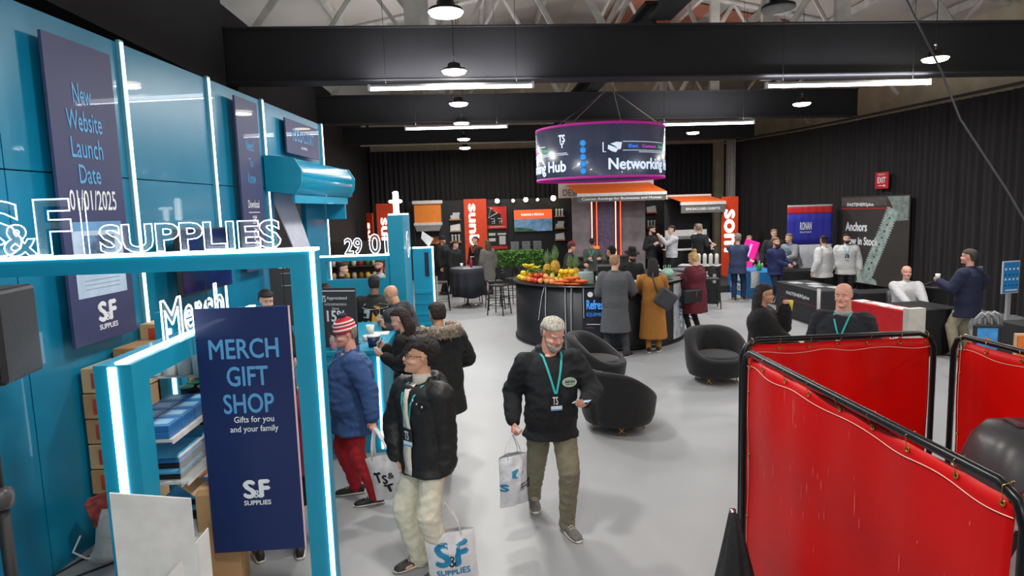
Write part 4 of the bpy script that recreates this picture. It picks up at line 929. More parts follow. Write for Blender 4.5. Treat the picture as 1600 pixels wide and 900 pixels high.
# ================================================================ hanging ring sign
RC = (2.62, 13.5); RR = 1.30; RZ0, RZ1 = 3.14, 4.17
hg = thing('ring_sign', 'round hanging navy networking hub sign with magenta rims', 'sign', (RC[0], RC[1], 0), 0)
scr = M('ring_navy', '2c3246', .3, .2, var=.3, scale=1.5, stretch=(3, 3, .1), coat=.3); scr.node_tree.nodes['Principled BSDF'].inputs['Emission Color'].default_value = (.05, .06, .10, 1); scr.node_tree.nodes['Principled BSDF'].inputs['Emission Strength'].default_value = .45  # faint even emission on the drum stands in for reflections on its surface
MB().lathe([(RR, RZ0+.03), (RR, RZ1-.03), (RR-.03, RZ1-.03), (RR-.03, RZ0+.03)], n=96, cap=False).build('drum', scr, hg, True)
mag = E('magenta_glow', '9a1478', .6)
for z_ in (RZ0, RZ1-.045): MB().lathe([(RR-.035, z_), (RR+.006, z_), (RR+.006, z_+.045), (RR-.035, z_+.045), (RR-.035, z_)], n=96, cap=False).build('rim', mag, hg, True)
base_ang = math.atan2(-RC[1], -RC[0])   # direction to the viewer's side of the hall
def ringfn(x, y, z): a = base_ang + x/RR; r = RR+.004-y; return (r*math.cos(a), r*math.sin(a), z)
def rtext(name, s_, mat, a0, a1, z0, z1, **k): return text(name, s_, mat, a0*RR, a1*RR, z0, z1, hg, 0.0, fn=ringfn, **k)
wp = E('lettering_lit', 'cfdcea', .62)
for off in (0, -2.09, 2.09):
    rtext('lettering', 'Networking Hub', wp, .12+off, 1.58+off, 3.22, 3.50, offset=.03)
    rtext('logo_letter', 'TS', wp, -.64+off, -.52+off, 3.83, 3.98, offset=.04); rtext('logo_letter', 'T', wp, -.61+off, -.54+off, 3.73, 3.82, offset=.04)
    for q in range(5):
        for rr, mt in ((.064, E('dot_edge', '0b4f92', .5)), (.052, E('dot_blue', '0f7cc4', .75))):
            m = MB(); pts = disc_pts((-.24+off)*RR, 3.28+.128*q, rr, 18); m.add([ringfn(x, .0-(.004 if rr < .06 else .001), z) for x, z in pts], [tuple(range(18))]); m.build('dot', mt, hg)
    for (a0, a1, z_) in ((-1.5, -.47, 3.60), (.33, 1.6, 3.63), (.33, 1.15, 3.79)):
        m = MB(); n = 14; vs = []
        for i in range(n+1): vs += [ringfn((a0+(a1-a0)*i/n+off)*RR, -.003, z_), ringfn((a0+(a1-a0)*i/n+off)*RR, -.003, z_+.010)]
        m.add(vs, [(2*i, 2*i+2, 2*i+3, 2*i+1) for i in range(n)]); m.build('rule', wp, hg)
    # hand shake pictogram: two cuffs and clasped hands
    for pts in ([(.04, 3.61), (.055, 3.61), (.055, 3.79), (.04, 3.79)], [(.055, 3.61), (.09, 3.61), (.09, 3.62), (.055, 3.62)], [(.11, 3.67), (.17, 3.62), (.23, 3.60), (.26, 3.66), (.20, 3.70), (.12, 3.74)], [(.15, 3.76), (.24, 3.79), (.32, 3.78), (.30, 3.66), (.27, 3.65), (.21, 3.72)]):
        m = MB(); m.add([ringfn((x+off)*RR, -.003, z) for x, z in pts], [tuple(range(len(pts)))]); m.build('handshake_mark', wp, hg)
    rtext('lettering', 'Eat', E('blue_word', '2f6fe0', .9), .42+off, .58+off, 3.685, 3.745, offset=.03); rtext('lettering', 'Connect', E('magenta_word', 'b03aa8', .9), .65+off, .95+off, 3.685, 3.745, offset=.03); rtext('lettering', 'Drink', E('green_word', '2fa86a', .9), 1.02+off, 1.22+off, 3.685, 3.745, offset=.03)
for (xa, xb) in ((-.95, .12), (-.7, .12), (.75, .30), (.95, .30)):
    ya = -math.sqrt(RR**2-xa**2)*(1 if abs(xa) > .8 else -1); MB().tube([(xa, ya*.98, RZ1), (xb, 0, 4.92), (xb, 0, 5.5)], .008, 5).build('suspension_wire', chrome, hg)

# ================================================================ round bar
BC = (2.50, 13.2); BR = 1.70; BH = 1.2
bar = thing('round_bar', 'large round black refreshment bar in the middle of the hall', 'bar', (BC[0], BC[1], 0))
blk = M('bar_black', '1d1e22', .5, var=.1, scale=2)
MB().lathe([(BR, .02), (BR, BH-.03), (1.08, BH-.03), (1.08, .02)], n=72, cap=False).build('body', blk, bar, True)
MB().lathe([(BR+.01, 0), (BR+.03, .03), (BR+.03, .07), (BR, .08)], n=72, cap=False).build('kick_rail', M('kick_dark', '0d0d0f', .4), bar, True)
smooth_angle(MB().lathe([(1.02, BH-.03), (BR+.05, BH-.03), (BR+.06, BH-.015), (BR+.05, BH), (1.02, BH), (1.02, BH-.03)], n=72, cap=False).build('top', M('bar_top', '202125', .35), bar), 40)
bang = math.atan2(-BC[1], -BC[0])
def barpt(a, z, r=BR+.004): return (r*math.cos(bang+a), r*math.sin(bang+a), z)
def bartx(x, y, z): a = bang + x/BR; r = BR+.014-y; return (r*math.cos(a), r*math.sin(a), z)
m = MB(); m.lathe([(BR+.004, .05), (BR+.006, BH-.05)], n=10, a0=bang-.18, a1=bang+.30, cap=False); m.build('sign_panel', M('panel_dark', '1b1f2b', .35), bar, True)
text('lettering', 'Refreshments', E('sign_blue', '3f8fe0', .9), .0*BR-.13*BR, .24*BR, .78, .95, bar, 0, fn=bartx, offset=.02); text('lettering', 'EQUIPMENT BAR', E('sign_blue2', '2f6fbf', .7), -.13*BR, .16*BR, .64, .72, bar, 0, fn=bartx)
text('lettering', 'NM', whiteprint, -.04*BR, .06*BR, 1.02, 1.08, bar, 0, fn=bartx, offset=.03)
m = MB(); m.add([bartx(x, 0, z) for x, z in disc_pts(-.09*BR, 1.05, .05, 16)], [tuple(range(16))]); m.build('logo_disc', whiteprint, bar)
for (z0_, z1_, a1, mt) in ((.50, .512, .28, whiteprint), (.435, .45, .11, M('rule_red', '9b2b3c', .5))):
    m = MB(); m.add([bartx(-.13*BR, 0, z0_), bartx(.5*(a1-.29)*BR, 0, z0_), bartx((a1-.16)*BR, 0, z0_), bartx((a1-.16)*BR, 0, z1_), bartx(.5*(a1-.29)*BR, 0, z1_), bartx(-.13*BR, 0, z1_)], [(0, 1, 4, 5), (1, 2, 3, 4)]); m.build('rule', mt, bar)
m = MB(); m.lathe([(BR+.004, .06), (BR+.006, BH-.06)], n=12, a0=bang+.95, a1=bang+1.5, cap=False); m.build('light_panel', M('panel_pale', 'a9adb2', .4, var=.2), bar, True)
text('logo_letter', 'S', M('logo_teal', '1f6fa0', .5), 1.08*BR, 1.25*BR, .62, .88, bar, 0, fn=bartx, offset=.05)
for q in range(10):
    z_ = .9; m = MB()
pale_c = M('garland_white', 'b9b9bb', .6)
for i, (a, z1_, bow) in enumerate(((-.62, .52, .10), (-.60, .12, .02), (-.36, .25, .0), (-.29, .35, .01), (-.16, .62, 0))):
    MB().tube([barpt(a, BH-.03, BR+.02), barpt(a-bow*.4, (BH+z1_)/2+.1, BR+.03), barpt(a-bow, z1_, BR+.02)], .009, 5).build('hanging_cord', pale_c, bar)
# fruit display on the left of the bar top
FG = 'fruit and vegetables heaped on the bar'
yel = M('fruit_yellow', 'e3c21b', .45, var=.12); org = M('fruit_orange', 'e8832a', .5, var=.12); redf = M('fruit_red', 'c23a28', .4, var=.15); grn = M('fruit_green', '7fb52c', .45, var=.15); pin = M('pineapple_skin', 'c79a2e', .7, var=.4, bump=.8, scale=45); lf = M('pineapple_leaf', '6f8a5c', .6, var=.2); crt = M('carrot', 'e2662c', .55, var=.1); leafm = M('leafy_green', '4e8a2f', .6, var=.3, bump=.4, scale=30)
def polar(a, r, z): return (BC[0]+r*math.cos(bang+a), BC[1]+r*math.sin(bang+a), z)
def fruit_proto(name, mat, r): 
    f = thing(name, '', 'fruit', (0, 0, 0), 0, FG) ; f['label'] = ''
    MB().sphere((0, 0, 0), r, 12, 8).build('flesh', mat, f, True); MB().cyl((0, 0, r[2]*.95 if isinstance(r, tuple) else r*.95), (0, 0, (r[2] if isinstance(r, tuple) else r)+.012), .004, 5).build('stem', M('stem_brown', '5a4628', .8), f); return f
protos = {'lemon': fruit_proto('lemon', yel, (.060, .052, .052)), 'orange': fruit_proto('orange', org, .054), 'apple': fruit_proto('apple', redf, (.054, .054, .050)), 'lime': fruit_proto('lime', grn, (.046, .044, .044)), 'peach': fruit_proto('peach', M('fruit_peach', 'e59a5a', .55, var=.15), .052)}
used = set(); cnts = {}
def put(kind, a, r, z, place):
    o = protos[kind] if kind not in used else copy_tree(protos[kind]); used.add(kind)
    o.location = polar(a, r, z); o.rotation_euler = (random.uniform(-.6, .6), random.uniform(-.6, .6), random.uniform(0, 6))
    o['label'] = '%s %s' % ({'lemon': 'yellow lemon', 'orange': 'round orange', 'apple': 'red apple', 'lime': 'small green lime', 'peach': 'pale orange peach'}[kind], place)
zt = BH+.052
for kind, a0, a1, r0, r1, nl, place in (('lemon', -1.34, -1.08, 1.2, 1.70, 2, 'at the far left end of the fruit heap'), ('lemon', -.66, -.26, 1.16, 1.42, 3, 'in the raised rows behind the carrots'), ('orange', -1.08, -.90, 1.28, 1.70, 2, 'in the left half of the fruit heap'), ('apple', -.90, -.76, 1.36, 1.70, 2, 'at the front rim near the middle of the heap'), ('peach', -.76, -.50, 1.44, 1.70, 2, 'in the front row of the heap'), ('lime', -.86, -.68, 1.14, 1.36, 3, 'between the pineapples')):
    na = max(2, int((a1-a0)*1.42/.108)); nr = max(1, int((r1-r0)/.105))
    for l_ in range(nl):
        for i in range(na-l_):
            for j in range(nr-l_ if nr-l_ > 0 else 1):
                put(kind, a0+(i+.5+.5*l_)*(a1-a0)/na+random.uniform(-.01, .01), r0+(j+.5+.5*l_)*(r1-r0)/nr, zt+.082*l_+random.uniform(0, .008), place+((', bottom layer', ', second layer', ', top layer')[l_] if nl > 1 else ''))
def pineapple(a, r, z, label, sc=1.0):
    t = thing('pineapple', label, 'fruit', polar(a, r, z), random.uniform(0, 6), FG)
    m = MB(); m.lathe([(.001, 0), (.05*sc, .01), (.078*sc, .07*sc), (.082*sc, .13*sc), (.065*sc, .2*sc), (.03*sc, .235*sc), (.001, .24*sc)], n=16); m.build('flesh', pin, t, True)
    m = MB()
    for q in range(22):
        an = q*2.4; tl = .1+.012*(q % 7); rr = .01+.035*(1-q/22); h = (.12+.16*(q/22))*sc
        c, s_ = math.cos(an), math.sin(an); b0 = Vector((rr*c*.5, rr*s_*.5, .225*sc)); tip = Vector((c*(.11*(1-q/26)), s_*(.11*(1-q/26)), .225*sc+h)); sdv = Vector((-s_, c, 0))*.014
        mid = b0.lerp(tip, .5)+Vector((c, s_, 0))*.012
        m.add([b0-sdv, b0+sdv, mid+sdv, tip, mid-sdv], [(0, 1, 2, 3, 4)])
    m.build('leaf_crown', lf, t, False, solid=.003); return t
pineapple(-1.00, 1.18, BH+.06, 'pineapple at the left of the fruit heap, behind the lemons', 1.15)
pineapple(-.86, 1.10, BH+.12, 'tallest pineapple standing behind the middle of the fruit heap', 1.2); 
pineapple(-.50, 1.12, BH+.04, 'left pineapple of the pair at the right of the heap'); pineapple(-.40, 1.10, BH+.04, 'right pineapple of the pair at the right of the heap')
pineapple(-1.10, 1.08, BH+.03, 'pineapple farthest to the rear left of the fruit heap')
car0 = None
for i in range(14):
    a = -.46+.020*i; r = 1.66-.06*(i % 3)
    if car0 is None:
        t = car0 = thing('carrot', '', 'vegetable', (0, 0, 0), 0, FG); m = MB(); m.tube([(-.15, 0, 0), (-.02, 0, 0), (.10, 0, 0), (.13, 0, 0)], [.006, .021, .029, .016], 8); m.build('root', crt, t, True); MB().tube([(.13, 0, 0), (.16, .004, .004)], .006, 5).build('stalk', leafm, t)
    else: t = copy_tree(car0)
    t.location = polar(a, r, BH+.03+.052*((i // 3) % 3)); t.rotation_euler = (0, 0, bang+a+PI/2+random.uniform(-.25, .25)); t['label'] = 'orange carrot in the bundle at the right front of the fruit heap, %s row' % ['bottom', 'middle', 'top'][(i // 3) % 3]
ban = None
for i in range(8):
    if ban is None:
        t = ban = thing('banana', '', 'fruit', (0, 0, 0), 0, FG); MB().tube([(-.11, 0, .04), (-.06, 0, .010), (0, 0, 0), (.06, 0, .010), (.11, 0, .042)], [.008, .021, .025, .021, .008], 8).build('peel', yel, t, True); MB().cyl((.083, 0, .03), (.10, 0, .045), .005, 5).build('stem', grn, t)
    else: t = copy_tree(ban)
    t.location = polar(-1.20+.045*(i % 4), 1.40+.12*(i // 4), BH+.22+.012*i); t.rotation_euler = (random.uniform(-.3, .3), 0, random.uniform(0, 6)); t['label'] = 'yellow banana lying on the left side of the fruit heap'
for i, (a, r) in enumerate(((-1.06, 1.5), (-.95, 1.22), (-.98, 1.45))):
    m = MB()
    for q in range(34):
        an = random.uniform(0, 6.28); d = random.uniform(.03, .15); c = Vector((d*math.cos(an), d*math.sin(an), random.uniform(0, .06))); sdv = Vector((-math.sin(an), math.cos(an), 0))*.025
        m.add([c-sdv, c+Vector((math.cos(an), math.sin(an), .3))*.05, c+sdv, c-Vector((math.cos(an), math.sin(an), 0))*.03], [(0, 1, 2, 3)])
    tag_loc(m.build('leafy_bunch', leafm, None, False, solid=.002), ['leafy green bunch draped near the left rim of the bar', 'leafy green bunch beside the left pineapple', 'leafy green bunch among the oranges'][i], 'vegetable', polar(a, r, BH+.17), FG)
tr = thing('fruit_riser', 'low black riser under the rear of the fruit heap', 'stand', polar(-.95, 1.15, BH)); MB().cbox((-.14, -.12, .002), (.14, .12, .055), .006).build('box', black, tr)
# items on the rest of the bar
t = thing('ice_bag', 'clear bag of ice on the bar beside the carrots', 'bag', polar(-.16, 1.45, BH), .3); m = MB(); m.cbox((-.13, -.09, 0), (.13, .09, .24), .03); o = m.build('bag_body', M('ice_clear', 'a9bcb8', .25, alpha=.75, bump=.8, scale=20), t, True); MB().cyl((0, 0, .21), (.01, 0, .28), .03, 8, .05).build('bag_neck', M('ice_clear', 'a9bcb8', .25), t)
t = thing('black_bin', 'black square bin on the bar above the refreshment sign', 'bin', polar(.08, 1.38, BH), bang+PI/2); MB().add([(-.11, -.10, .003), (.11, -.10, .003), (.11, .10, .003), (-.11, .10, .003), (-.13, -.12, .33), (.13, -.12, .33), (.13, .12, .33), (-.13, .12, .33)], [(0, 1, 5, 4), (1, 2, 6, 5), (2, 3, 7, 6), (3, 0, 4, 7), (0, 3, 2, 1)]).build('body', black, t, False, solid=.006); MB().box((-.14, -.13, .33), (.14, -.11, .35)).box((-.14, .11, .33), (.14, .13, .35)).build('rim', M('rim_grey', '6a6a6e', .4), t)
t = thing('soda_bottle', 'dark bottle with a white label on the bar behind the black bin', 'bottle', polar(-.01, 1.45, BH)); MB().lathe([(.001, 0), (.04, 0), (.04, .2), (.015, .26), (.015, .3), (.001, .3)], n=12).build('glass', M('bottle_dark', '1a1410', .15), t, True); MB().lathe([(.041, .07), (.041, .16)], n=12, cap=False).build('label', white, t, True)
for i in range(3):
    t = thing('snack_box', 'orange snack box in a row of three on the bar, %s' % ['left one', 'middle one', 'right one'][i], 'box', polar(.62+.075*i, 1.38, BH), bang+PI/2+.62, 'orange snack boxes'); MB().cbox((-.055, -.09, .002), (.055, .09, .12), .006).build('carton', M('snack_orange', 'd98c3c', .55), t); MB().box((-.04, -.092, .03), (.04, -.090, .09)).build('label', M('snack_pale', 'e8c48a', .5), t)
tag_loc(MB().lathe([(.001, 0), (.10, 0), (.14, .015), (.135, .02), (.001, .008)], n=20).build('plate', white, None, True), 'white round plate on the bar by the orange boxes', 'plate', polar(.48, 1.3, BH+.001))
for i, (a, r, h, s_, lb) in enumerate(((.98, 1.30, 'cfd3d0', .14, 'white plastic carrier bag on the right of the bar'), (1.12, 1.45, '9bc4ae', .13, 'pale green plastic carrier bag on the right end of the bar'))):
    t = thing('plastic_bag', lb, 'bag', polar(a, r, BH)); m = MB(); m.sphere((0, 0, s_*.75), (s_, s_*.8, s_*.74), 14, 10); o = m.build('bag_body', M('bag_'+h, h, .35, bump=.9, scale=16), t, True); wrinkle(o.data, .03, 9, i)
    for sx in (-1, 1): MB().tube([(sx*.05, 0, s_*1.4), (sx*.07, .01, s_*1.9), (sx*.03, .0, s_*2.0), (sx*.02, 0, s_*1.4)], .008, 5).build('handle', M('bag_'+h, h, .35), t)
cup('white cup with straw at the inner side of the round bar', *polar(-.02, 1.12, BH+.001), .036, .11)
t = thing('beer_tap', 'small brass beer tap on the inner side of the round bar', 'tap', polar(.22, 1.12, BH)); MB().cyl((0, 0, 0), (0, 0, .30), .012, 8).build('stem', brass, t, True); MB().tube([(-.05, 0, .28), (0, 0, .32), (.05, 0, .28)], .014, 8).build('tap_head', brass, t, True)

# ================================================================ arm chairs
velvet = M('velvet_black', '101014', .85, var=.15, bump=.1, scale=20, sheen=.12); velvet2 = M('velvet_seat', '19191e', .8, var=.15, scale=14, sheen=.2)
def armchair(label, x, y, rot):
    t = thing('armchair', label, 'armchair', (x, y, 0), R(rot), 'round black velvet armchairs')
    N = 64; rings = []
    for i in range(N):
        a = 2*PI*i/N            # a=0 at the back (+y), pi at the front (-y)
        k = .5+.5*math.cos(a); hgt = .40+.37*k**1.0*(1 if k > 0 else 1)
        hgt = .39+.38*(3*k*k-2*k*k*k)
        lean_ = .05*k
        d = Vector((math.sin(a), math.cos(a), 0)); ring = []
        th = .085+.02*k; ro = .375
        for (dr, z) in ((-.03, .11), (0.0, .12), (.03, .2), (.045, .32), (.05+lean_*.3, hgt-.05), (.035+lean_*.6, hgt-.012), (-.015+lean_*.6, hgt), (-th+.02+lean_*.5, hgt-.02), (-th-.005+lean_*.2, hgt-.07), (-th-.01, .32), (-th-.01, .14)):
            p = d*(ro+dr)*(1.06 if abs(d.x) > 0 else 1); ring.append((p.x, p.y*.98, z))
        rings.append(ring)
    m = MB(); m.rings(rings, cap=False, close=True); o = m.build('shell', velvet, t, True)
    m = MB(); m.lathe([(.001, .13), (.33, .13), (.34, .36), (.325, .40), (.28, .415), (.001, .425)], n=40); m.build('seat', velvet2, t, True)
    for q in range(4):
        a = R(45+90*q); c = Vector((.30*math.cos(a), .30*math.sin(a), 0)); tt = Vector((-math.sin(a), math.cos(a), 0))
        m = MB(); m.tube([c+tt*.05, c-tt*.05+Vector((0, 0, .125))], .009, 6); m.tube([c-tt*.05, c+tt*.05+Vector((0, 0, .125))], .009, 6); m.build('leg', brass, t, True)
    return t
armchair('round black velvet armchair with its back to us, right of the man on the phone', 1.62, 7.45, 130)
armchair('round black velvet armchair facing right behind the man on the phone', 1.72, 9.35, 62)
armchair('round black velvet armchair facing us left of the red screens', 3.50, 9.30, 5)

# ================================================================ cocktail tables and stools
tclo = M('tablecloth_navy', '1c1e28', .8, bump=.15, scale=20)
def cocktail(label, x, y, r=.43, h=1.08, cloth=True):
    t = thing('cocktail_table', label, 'table', (x, y, 0)); MB().cyl((0, 0, .03), (0, 0, h-.03), .03, 12).build('column', chrome, t, True)
    for q in range(4):
        a = R(20+90*q); MB().tube([(.03*math.cos(a), .03*math.sin(a), .06), (.33*math.cos(a), .33*math.sin(a), .015)], [.03, .015], 8).build('foot', chrome, t, True)
    MB().lathe([(.001, h-.03), (r, h-.03), (r, h-.006), (.001, h-.006)], n=40).build('tabletop', M('table_grey', '4d5058', .35), t)
    if cloth:
        c = thing('tablecloth', 'dark cloth draped over the tall round table at the back', 'tablecloth', (x, y, 0))
        MB().lathe([(.001, h-.004), (r+.005, h-.004), (r+.012, h-.012)], n=60, cap=False).build('cloth_top', M('cloth_top_grey', '5a5d68', .5), c, True)
        m = MB(); N = 80
        rings = []
        for k_, z in enumerate((h-.012, h-.15, h-.45, .34)):
            ring = []
            for i in range(N):
                a = 2*PI*i/N; w_ = [0, .3, .8, 1][k_]*.028*math.sin(a*9+math.sin(a*3)*1.5); zz = z+(.06*math.sin(2*a+1) if k_ == 3 else 0)
                ring.append(((r+.014+w_+.01*k_)*math.cos(a), (r+.014+w_+.01*k_)*math.sin(a), zz))
            rings.append(ring)
        m.rings(rings, cap=False); m.build('cloth_skirt', tclo, c, True, solid=.004)
    return t
cocktail('tall round table under a dark cloth, between the teal booth and the bar', -.25, 17.75)
cocktail('tall round grey table without cloth, beside the woman in maroon', 4.75, 14.7, .36, 1.14, cloth=False)
met = M('stool_metal', '141416', .45, .3)
def stool(label, x, y, rot, back=True, z=.76):
    t = thing('bar_stool', label, 'stool', (x, y, 0), R(rot), 'black metal bar stools'); w_ = .19
    MB().cbox((-w_, -w_, z-.04), (w_, w_, z), .012).build('seat', M('stool_seat', '1c1c1e', .6), t)
    for sx in (-1, 1):
        for sy in (-1, 1): MB().tube([(sx*(w_-.015), sy*(w_-.015), z-.03), (sx*(w_+.03), sy*(w_+.03), 0)], .014, 6).build('leg', met, t, True)
    for zz in (.25, .45):
        k = .03*(1-zz/z)+w_-.012
        for pts in (((-k, -k), (k, -k)), ((k, -k), (k, k)), ((k, k), (-k, k)), ((-k, k), (-k, -k))): MB().tube([(pts[0][0], pts[0][1], zz), (pts[1][0], pts[1][1], zz)], .009, 5).build('rung', met, t, True)
    if back:
        MB().tube([(.19*math.cos(a), w_+.03-.03*math.cos(a)**2, z+.02+.30*math.sin(a)) for a in [PI*k/12 for k in range(13)]], .012, 6).build('back_hoop', met, t, True)
        MB().tube([(-.18, w_, z+.10), (-.05, w_+.02, z+.16), (.08, w_+.02, z+.10), (.18, w_, z+.18)], .009, 6).build('back_scroll', met, t, True)
        MB().cbox((-.10, w_+.005, z+.12), (.10, w_+.025, z+.27), .008).build('back_pad', M('stool_seat', '1c1c1e', .6), t)
    return t
stool('black metal bar stool on the left of the cloth-covered table', -.95, 17.35, 95)
stool('black metal bar stool right of the cloth-covered table, nearer one', .48, 17.2, -80)
stool('black metal bar stool right of the cloth-covered table, behind the nearer one', .92, 17.6, -60)
stool('black metal bar stool behind the cloth-covered table', -.1, 18.55, 10)
stool('black metal bar stool in front of the black promotion counter', 5.82, 15.9, 170)
stool('black metal bar stool at the left side of the round bar, behind the fruit', .55, 16.2, -30)
cup('white cup on the cloth-covered tall table', -.38, 17.7, 1.082, .04, .12); 
t = thing('soda_bottle', 'red drink bottle on the cloth-covered tall table', 'bottle', (-.12, 17.85, 1.082)); MB().lathe([(.001, 0), (.035, 0), (.035, .16), (.013, .22), (.013, .26), (.001, .26)], n=12).build('glass', M('bottle_red', 'b8323a', .2), t, True); MB().lathe([(.015, .26), (.015, .285), (.001, .285)], n=10).build('cap', white, t)
# ================================================================ exhibitor wall at the far end
def at25(x, z): return x*25/23, 2.62+(z-2.62)*25/23
ew = thing('exhibit_wall', 'long black exhibitor wall at the far end carrying samples, screens and banners', 'wall', (0, 25.2, 0))
for i, (xa, xb) in enumerate(((-2.45, -.45), (-.45, .45), (.45, 1.5), (1.5, 3.05), (3.05, 4.2), (6.0, 7.0), (7.0, 9.0))): MB().box((xa+.005, 0, 0), (xb-.005, .06, 3.0)).build('panel', M('exhibit_black', '1e1e21', .6, var=.08), ew)
og = M('awning_orange', 'f2702a', .6, var=.05); ogr = M('banner_orange', 'e8481e', .5, var=.04); redp = M('frame_red', 'c8281f', .5, var=.04)
def wsign(name, label, cat, x, y, z, rz=0, group=None): return thing(name, label, cat, (x, y, z), rz, group)
def vbanner(label, x, y, z0, z1, w_, s_, tz0, tz1, tx0, tx1, rz=0, mark=False):
    t = wsign('vertical_banner', label, 'banner', x, y, 0, rz, 'orange vertical banners'); MB().cbox((-w_/2, -.02, z0), (w_/2, .02, z1), .006).build('board', ogr, t)
    MB().box((-w_/2-.015, -.025, z0), (-w_/2, .025, z1)).build('frame', M('frame_dark', '1c1c1e', .5), t)
    if z0 > 0: MB().box((-w_/2, -.018, 0), (w_/2, .018, z0)).build('lower_board', ogr, t)
    text('lettering', s_, E('banner_letters', 'fff2e6', 1.1), tx0, tx1, tz0, tz1, t, -.022, offset=.035, rot=3); 
    if mark: poly('arrow_mark', [(w_*.06+.1, tz1+.0), (w_*.06+.30, tz1-.45), (w_*.06+.1, tz1-.85), (w_*.06+.16, tz1-.45)], E('banner_letters', 'fff2e6', 1.1), t, -.023)
    return t
vbanner('narrow orange banner seen at an angle at the far left end', -3.55, 22.7, 0.0, 2.62, .30, 'sunb', 1.1, 2.3, -.10, .06, R(-35))
vbanner('orange banner with white vertical lettering behind the teal tower', -2.95, 22.9, 0.0, 2.93, .78, 'sunbrel', .3, 2.45, -.26, .05, 0, mark=True)
vbanner('orange banner with white vertical lettering on the black wall beside the orange shade', .06, 25.12, 1.2, 3.03, .86, 'sunb', 1.28, 2.86, -.26, .12)
vbanner('tall orange banner with white vertical lettering in front of the grey column', 8.55, 21.6, 0.0, 2.80, .58, 'som', .95, 2.38, -.20, .17)
# orange roller shade
t = wsign('roller_shade', 'small orange roller shade in a white frame at the left of the far wall', 'shade', -1.72, 24.9, 0)
MB().box((-.56, -.10, 2.90), (.56, .05, 3.02)).build('cassette', white, t); MB().box((-.50, -.04, 2.20), (.50, -.02, 2.90)).build('fabric', M('shade_orange', 'f08a2e', .6, emit=0, var=.03), t); MB().box((-.53, -.10, 2.10), (.53, .0, 2.20)).build('bottom_bar', white, t)
for s_ in (-1, 1): MB().box((s_*.52-.02, -.05, 1.5), (s_*.52+.02, 0, 2.9)).build('side_rail', M('rail_dark', '2a2a2c', .5), t)
m = MB(); m.add([(-.50, -.12, 2.08), (.50, -.12, 2.08), (.42, -.3, 1.88), (-.42, -.3, 1.88)], [(0, 1, 2, 3)]); m.build('grey_hood', M('hood_grey', '77777a', .6), t, False, solid=.02)
t = wsign('display_photo', 'small lit orange photograph below the grey hood of the shade', 'picture', -1.72, 25.17, 1.35); MB().box((-.45, -.02, 0), (.45, .02, .35)).build('frame', black, t); quad('photo', -.2, .38, .03, .30, M('photo_amber', 'b5672c', .4, var=.6, scale=6), t, -.023)
# sample shelves
sw = M('sample_wood', 'b98a5c', .6); swh = M('sample_white', 'c9c9c9', .5)
def shelves(label, x, zs, w_=.42, kind=0, y=25.2):
    t = wsign('sample_shelf', label, 'shelf', x, y, 0, 0, 'sample shelves on the far wall')
    for i, z in enumerate(zs):
        sh = MB().box((-w_/2, -.18, z-.05), (w_/2, -.0, z)).build('ledge', sw if kind != 2 else redp, t)
        m = MB()
        if (i+kind) % 3 == 0:
            for q in range(3): m.cyl((-w_*.3+q*w_*.3, -.09, z+.002), (-w_*.3+q*w_*.3, -.09, z+.2), .035, 8); m.sphere((-w_*.3+q*w_*.3, -.09, z+.22), .05, 8, 6)
        elif (i+kind) % 3 == 1: m.cbox((-w_*.4, -.15, z+.002), (w_*.4, -.03, z+.14), .01); m.cbox((-w_*.2, -.13, z+.14), (w_*.45, -.04, z+.24), .01)
        else: m.add([(-w_*.45, -.16, z+.002), (w_*.45, -.16, z+.002), (w_*.45, -.04, z+.26), (-w_*.45, -.04, z+.2), (-w_*.45, -.04, z+.002), (w_*.45, -.04, z+.002)], [(0, 1, 2, 3), (0, 3, 4), (1, 5, 2), (4, 3, 2, 5)])
        m.build('sample', swh, sh)
    return t
shelves('column of wood ledges with samples between the orange shade and orange banner', -.72, (2.30, 1.86, 1.45), .42, 1)
shelves('column of wood ledges with samples right of the wall screen', 3.28, (2.30, 1.85, 1.40), .38, 0)
shelves('column of wood ledges with samples right of the pale backdrop', 6.22, (2.25, 1.80, 1.36, .95), .42, 1)
shelves('column of red ledges with samples near the small right awning', 6.85, (2.32, 1.75), .40, 2)
# black posters with red frame
t = wsign('product_poster', 'black and red poster with a triangle mark right of the orange banner', 'poster', .88, 25.15, 1.88); MB().box((-.37, -.02, 0), (.37, .02, .84)).build('board', redp, t)
poly('dark_field', [(-.37, .14), (.15, .14), (.15, .55), (-.05, .62), (-.37, .84)], black, t, -.024)
m = MB(); m.tube([(-.32, -.04, .42), (-.22, -.04, .80), (.02, -.04, .60)], .022, 6, close=True); m.build('triangle_mark', whiteprint, t)
for xx in (-.16, .12): MB().tube([(xx-.08, -.04, .38), (xx+.06, -.04, .38), (xx+.06, -.04, .20), (xx-.03, -.04, .20), (xx-.03, -.04, .28), (xx+.05, -.04, .28)], .018, 6).build('bracket_mark', swh, t)
text('lettering', 'Retracting Solutions', whiteprint, -.28, .30, .04, .10, t, -.024)
t = wsign('product_poster', 'red framed board of small white samples below the triangle poster', 'poster', .88, 25.15, 1.10); MB().box((-.37, -.02, 0), (.37, .02, .68)).build('board', black, t); quad('red_band', -.37, .37, 0, .12, redp, t, -.023)
for (xa, xb, za, zb) in ((-.34, -.08, .52, .62), (-.34, -.08, .30, .42), (.0, .33, .54, .61), (.06, .30, .17, .50)): MB().box((xa, -.06, za), (xb, -.02, zb)).build('sample', swh, t)
t = wsign('wall_screen', 'large wall screen with an orange header above a blue landscape photo', 'screen', 2.26, 25.15, 1.72); MB().box((-.75, -.04, 0), (.75, .02, .86)).build('case', black, t)
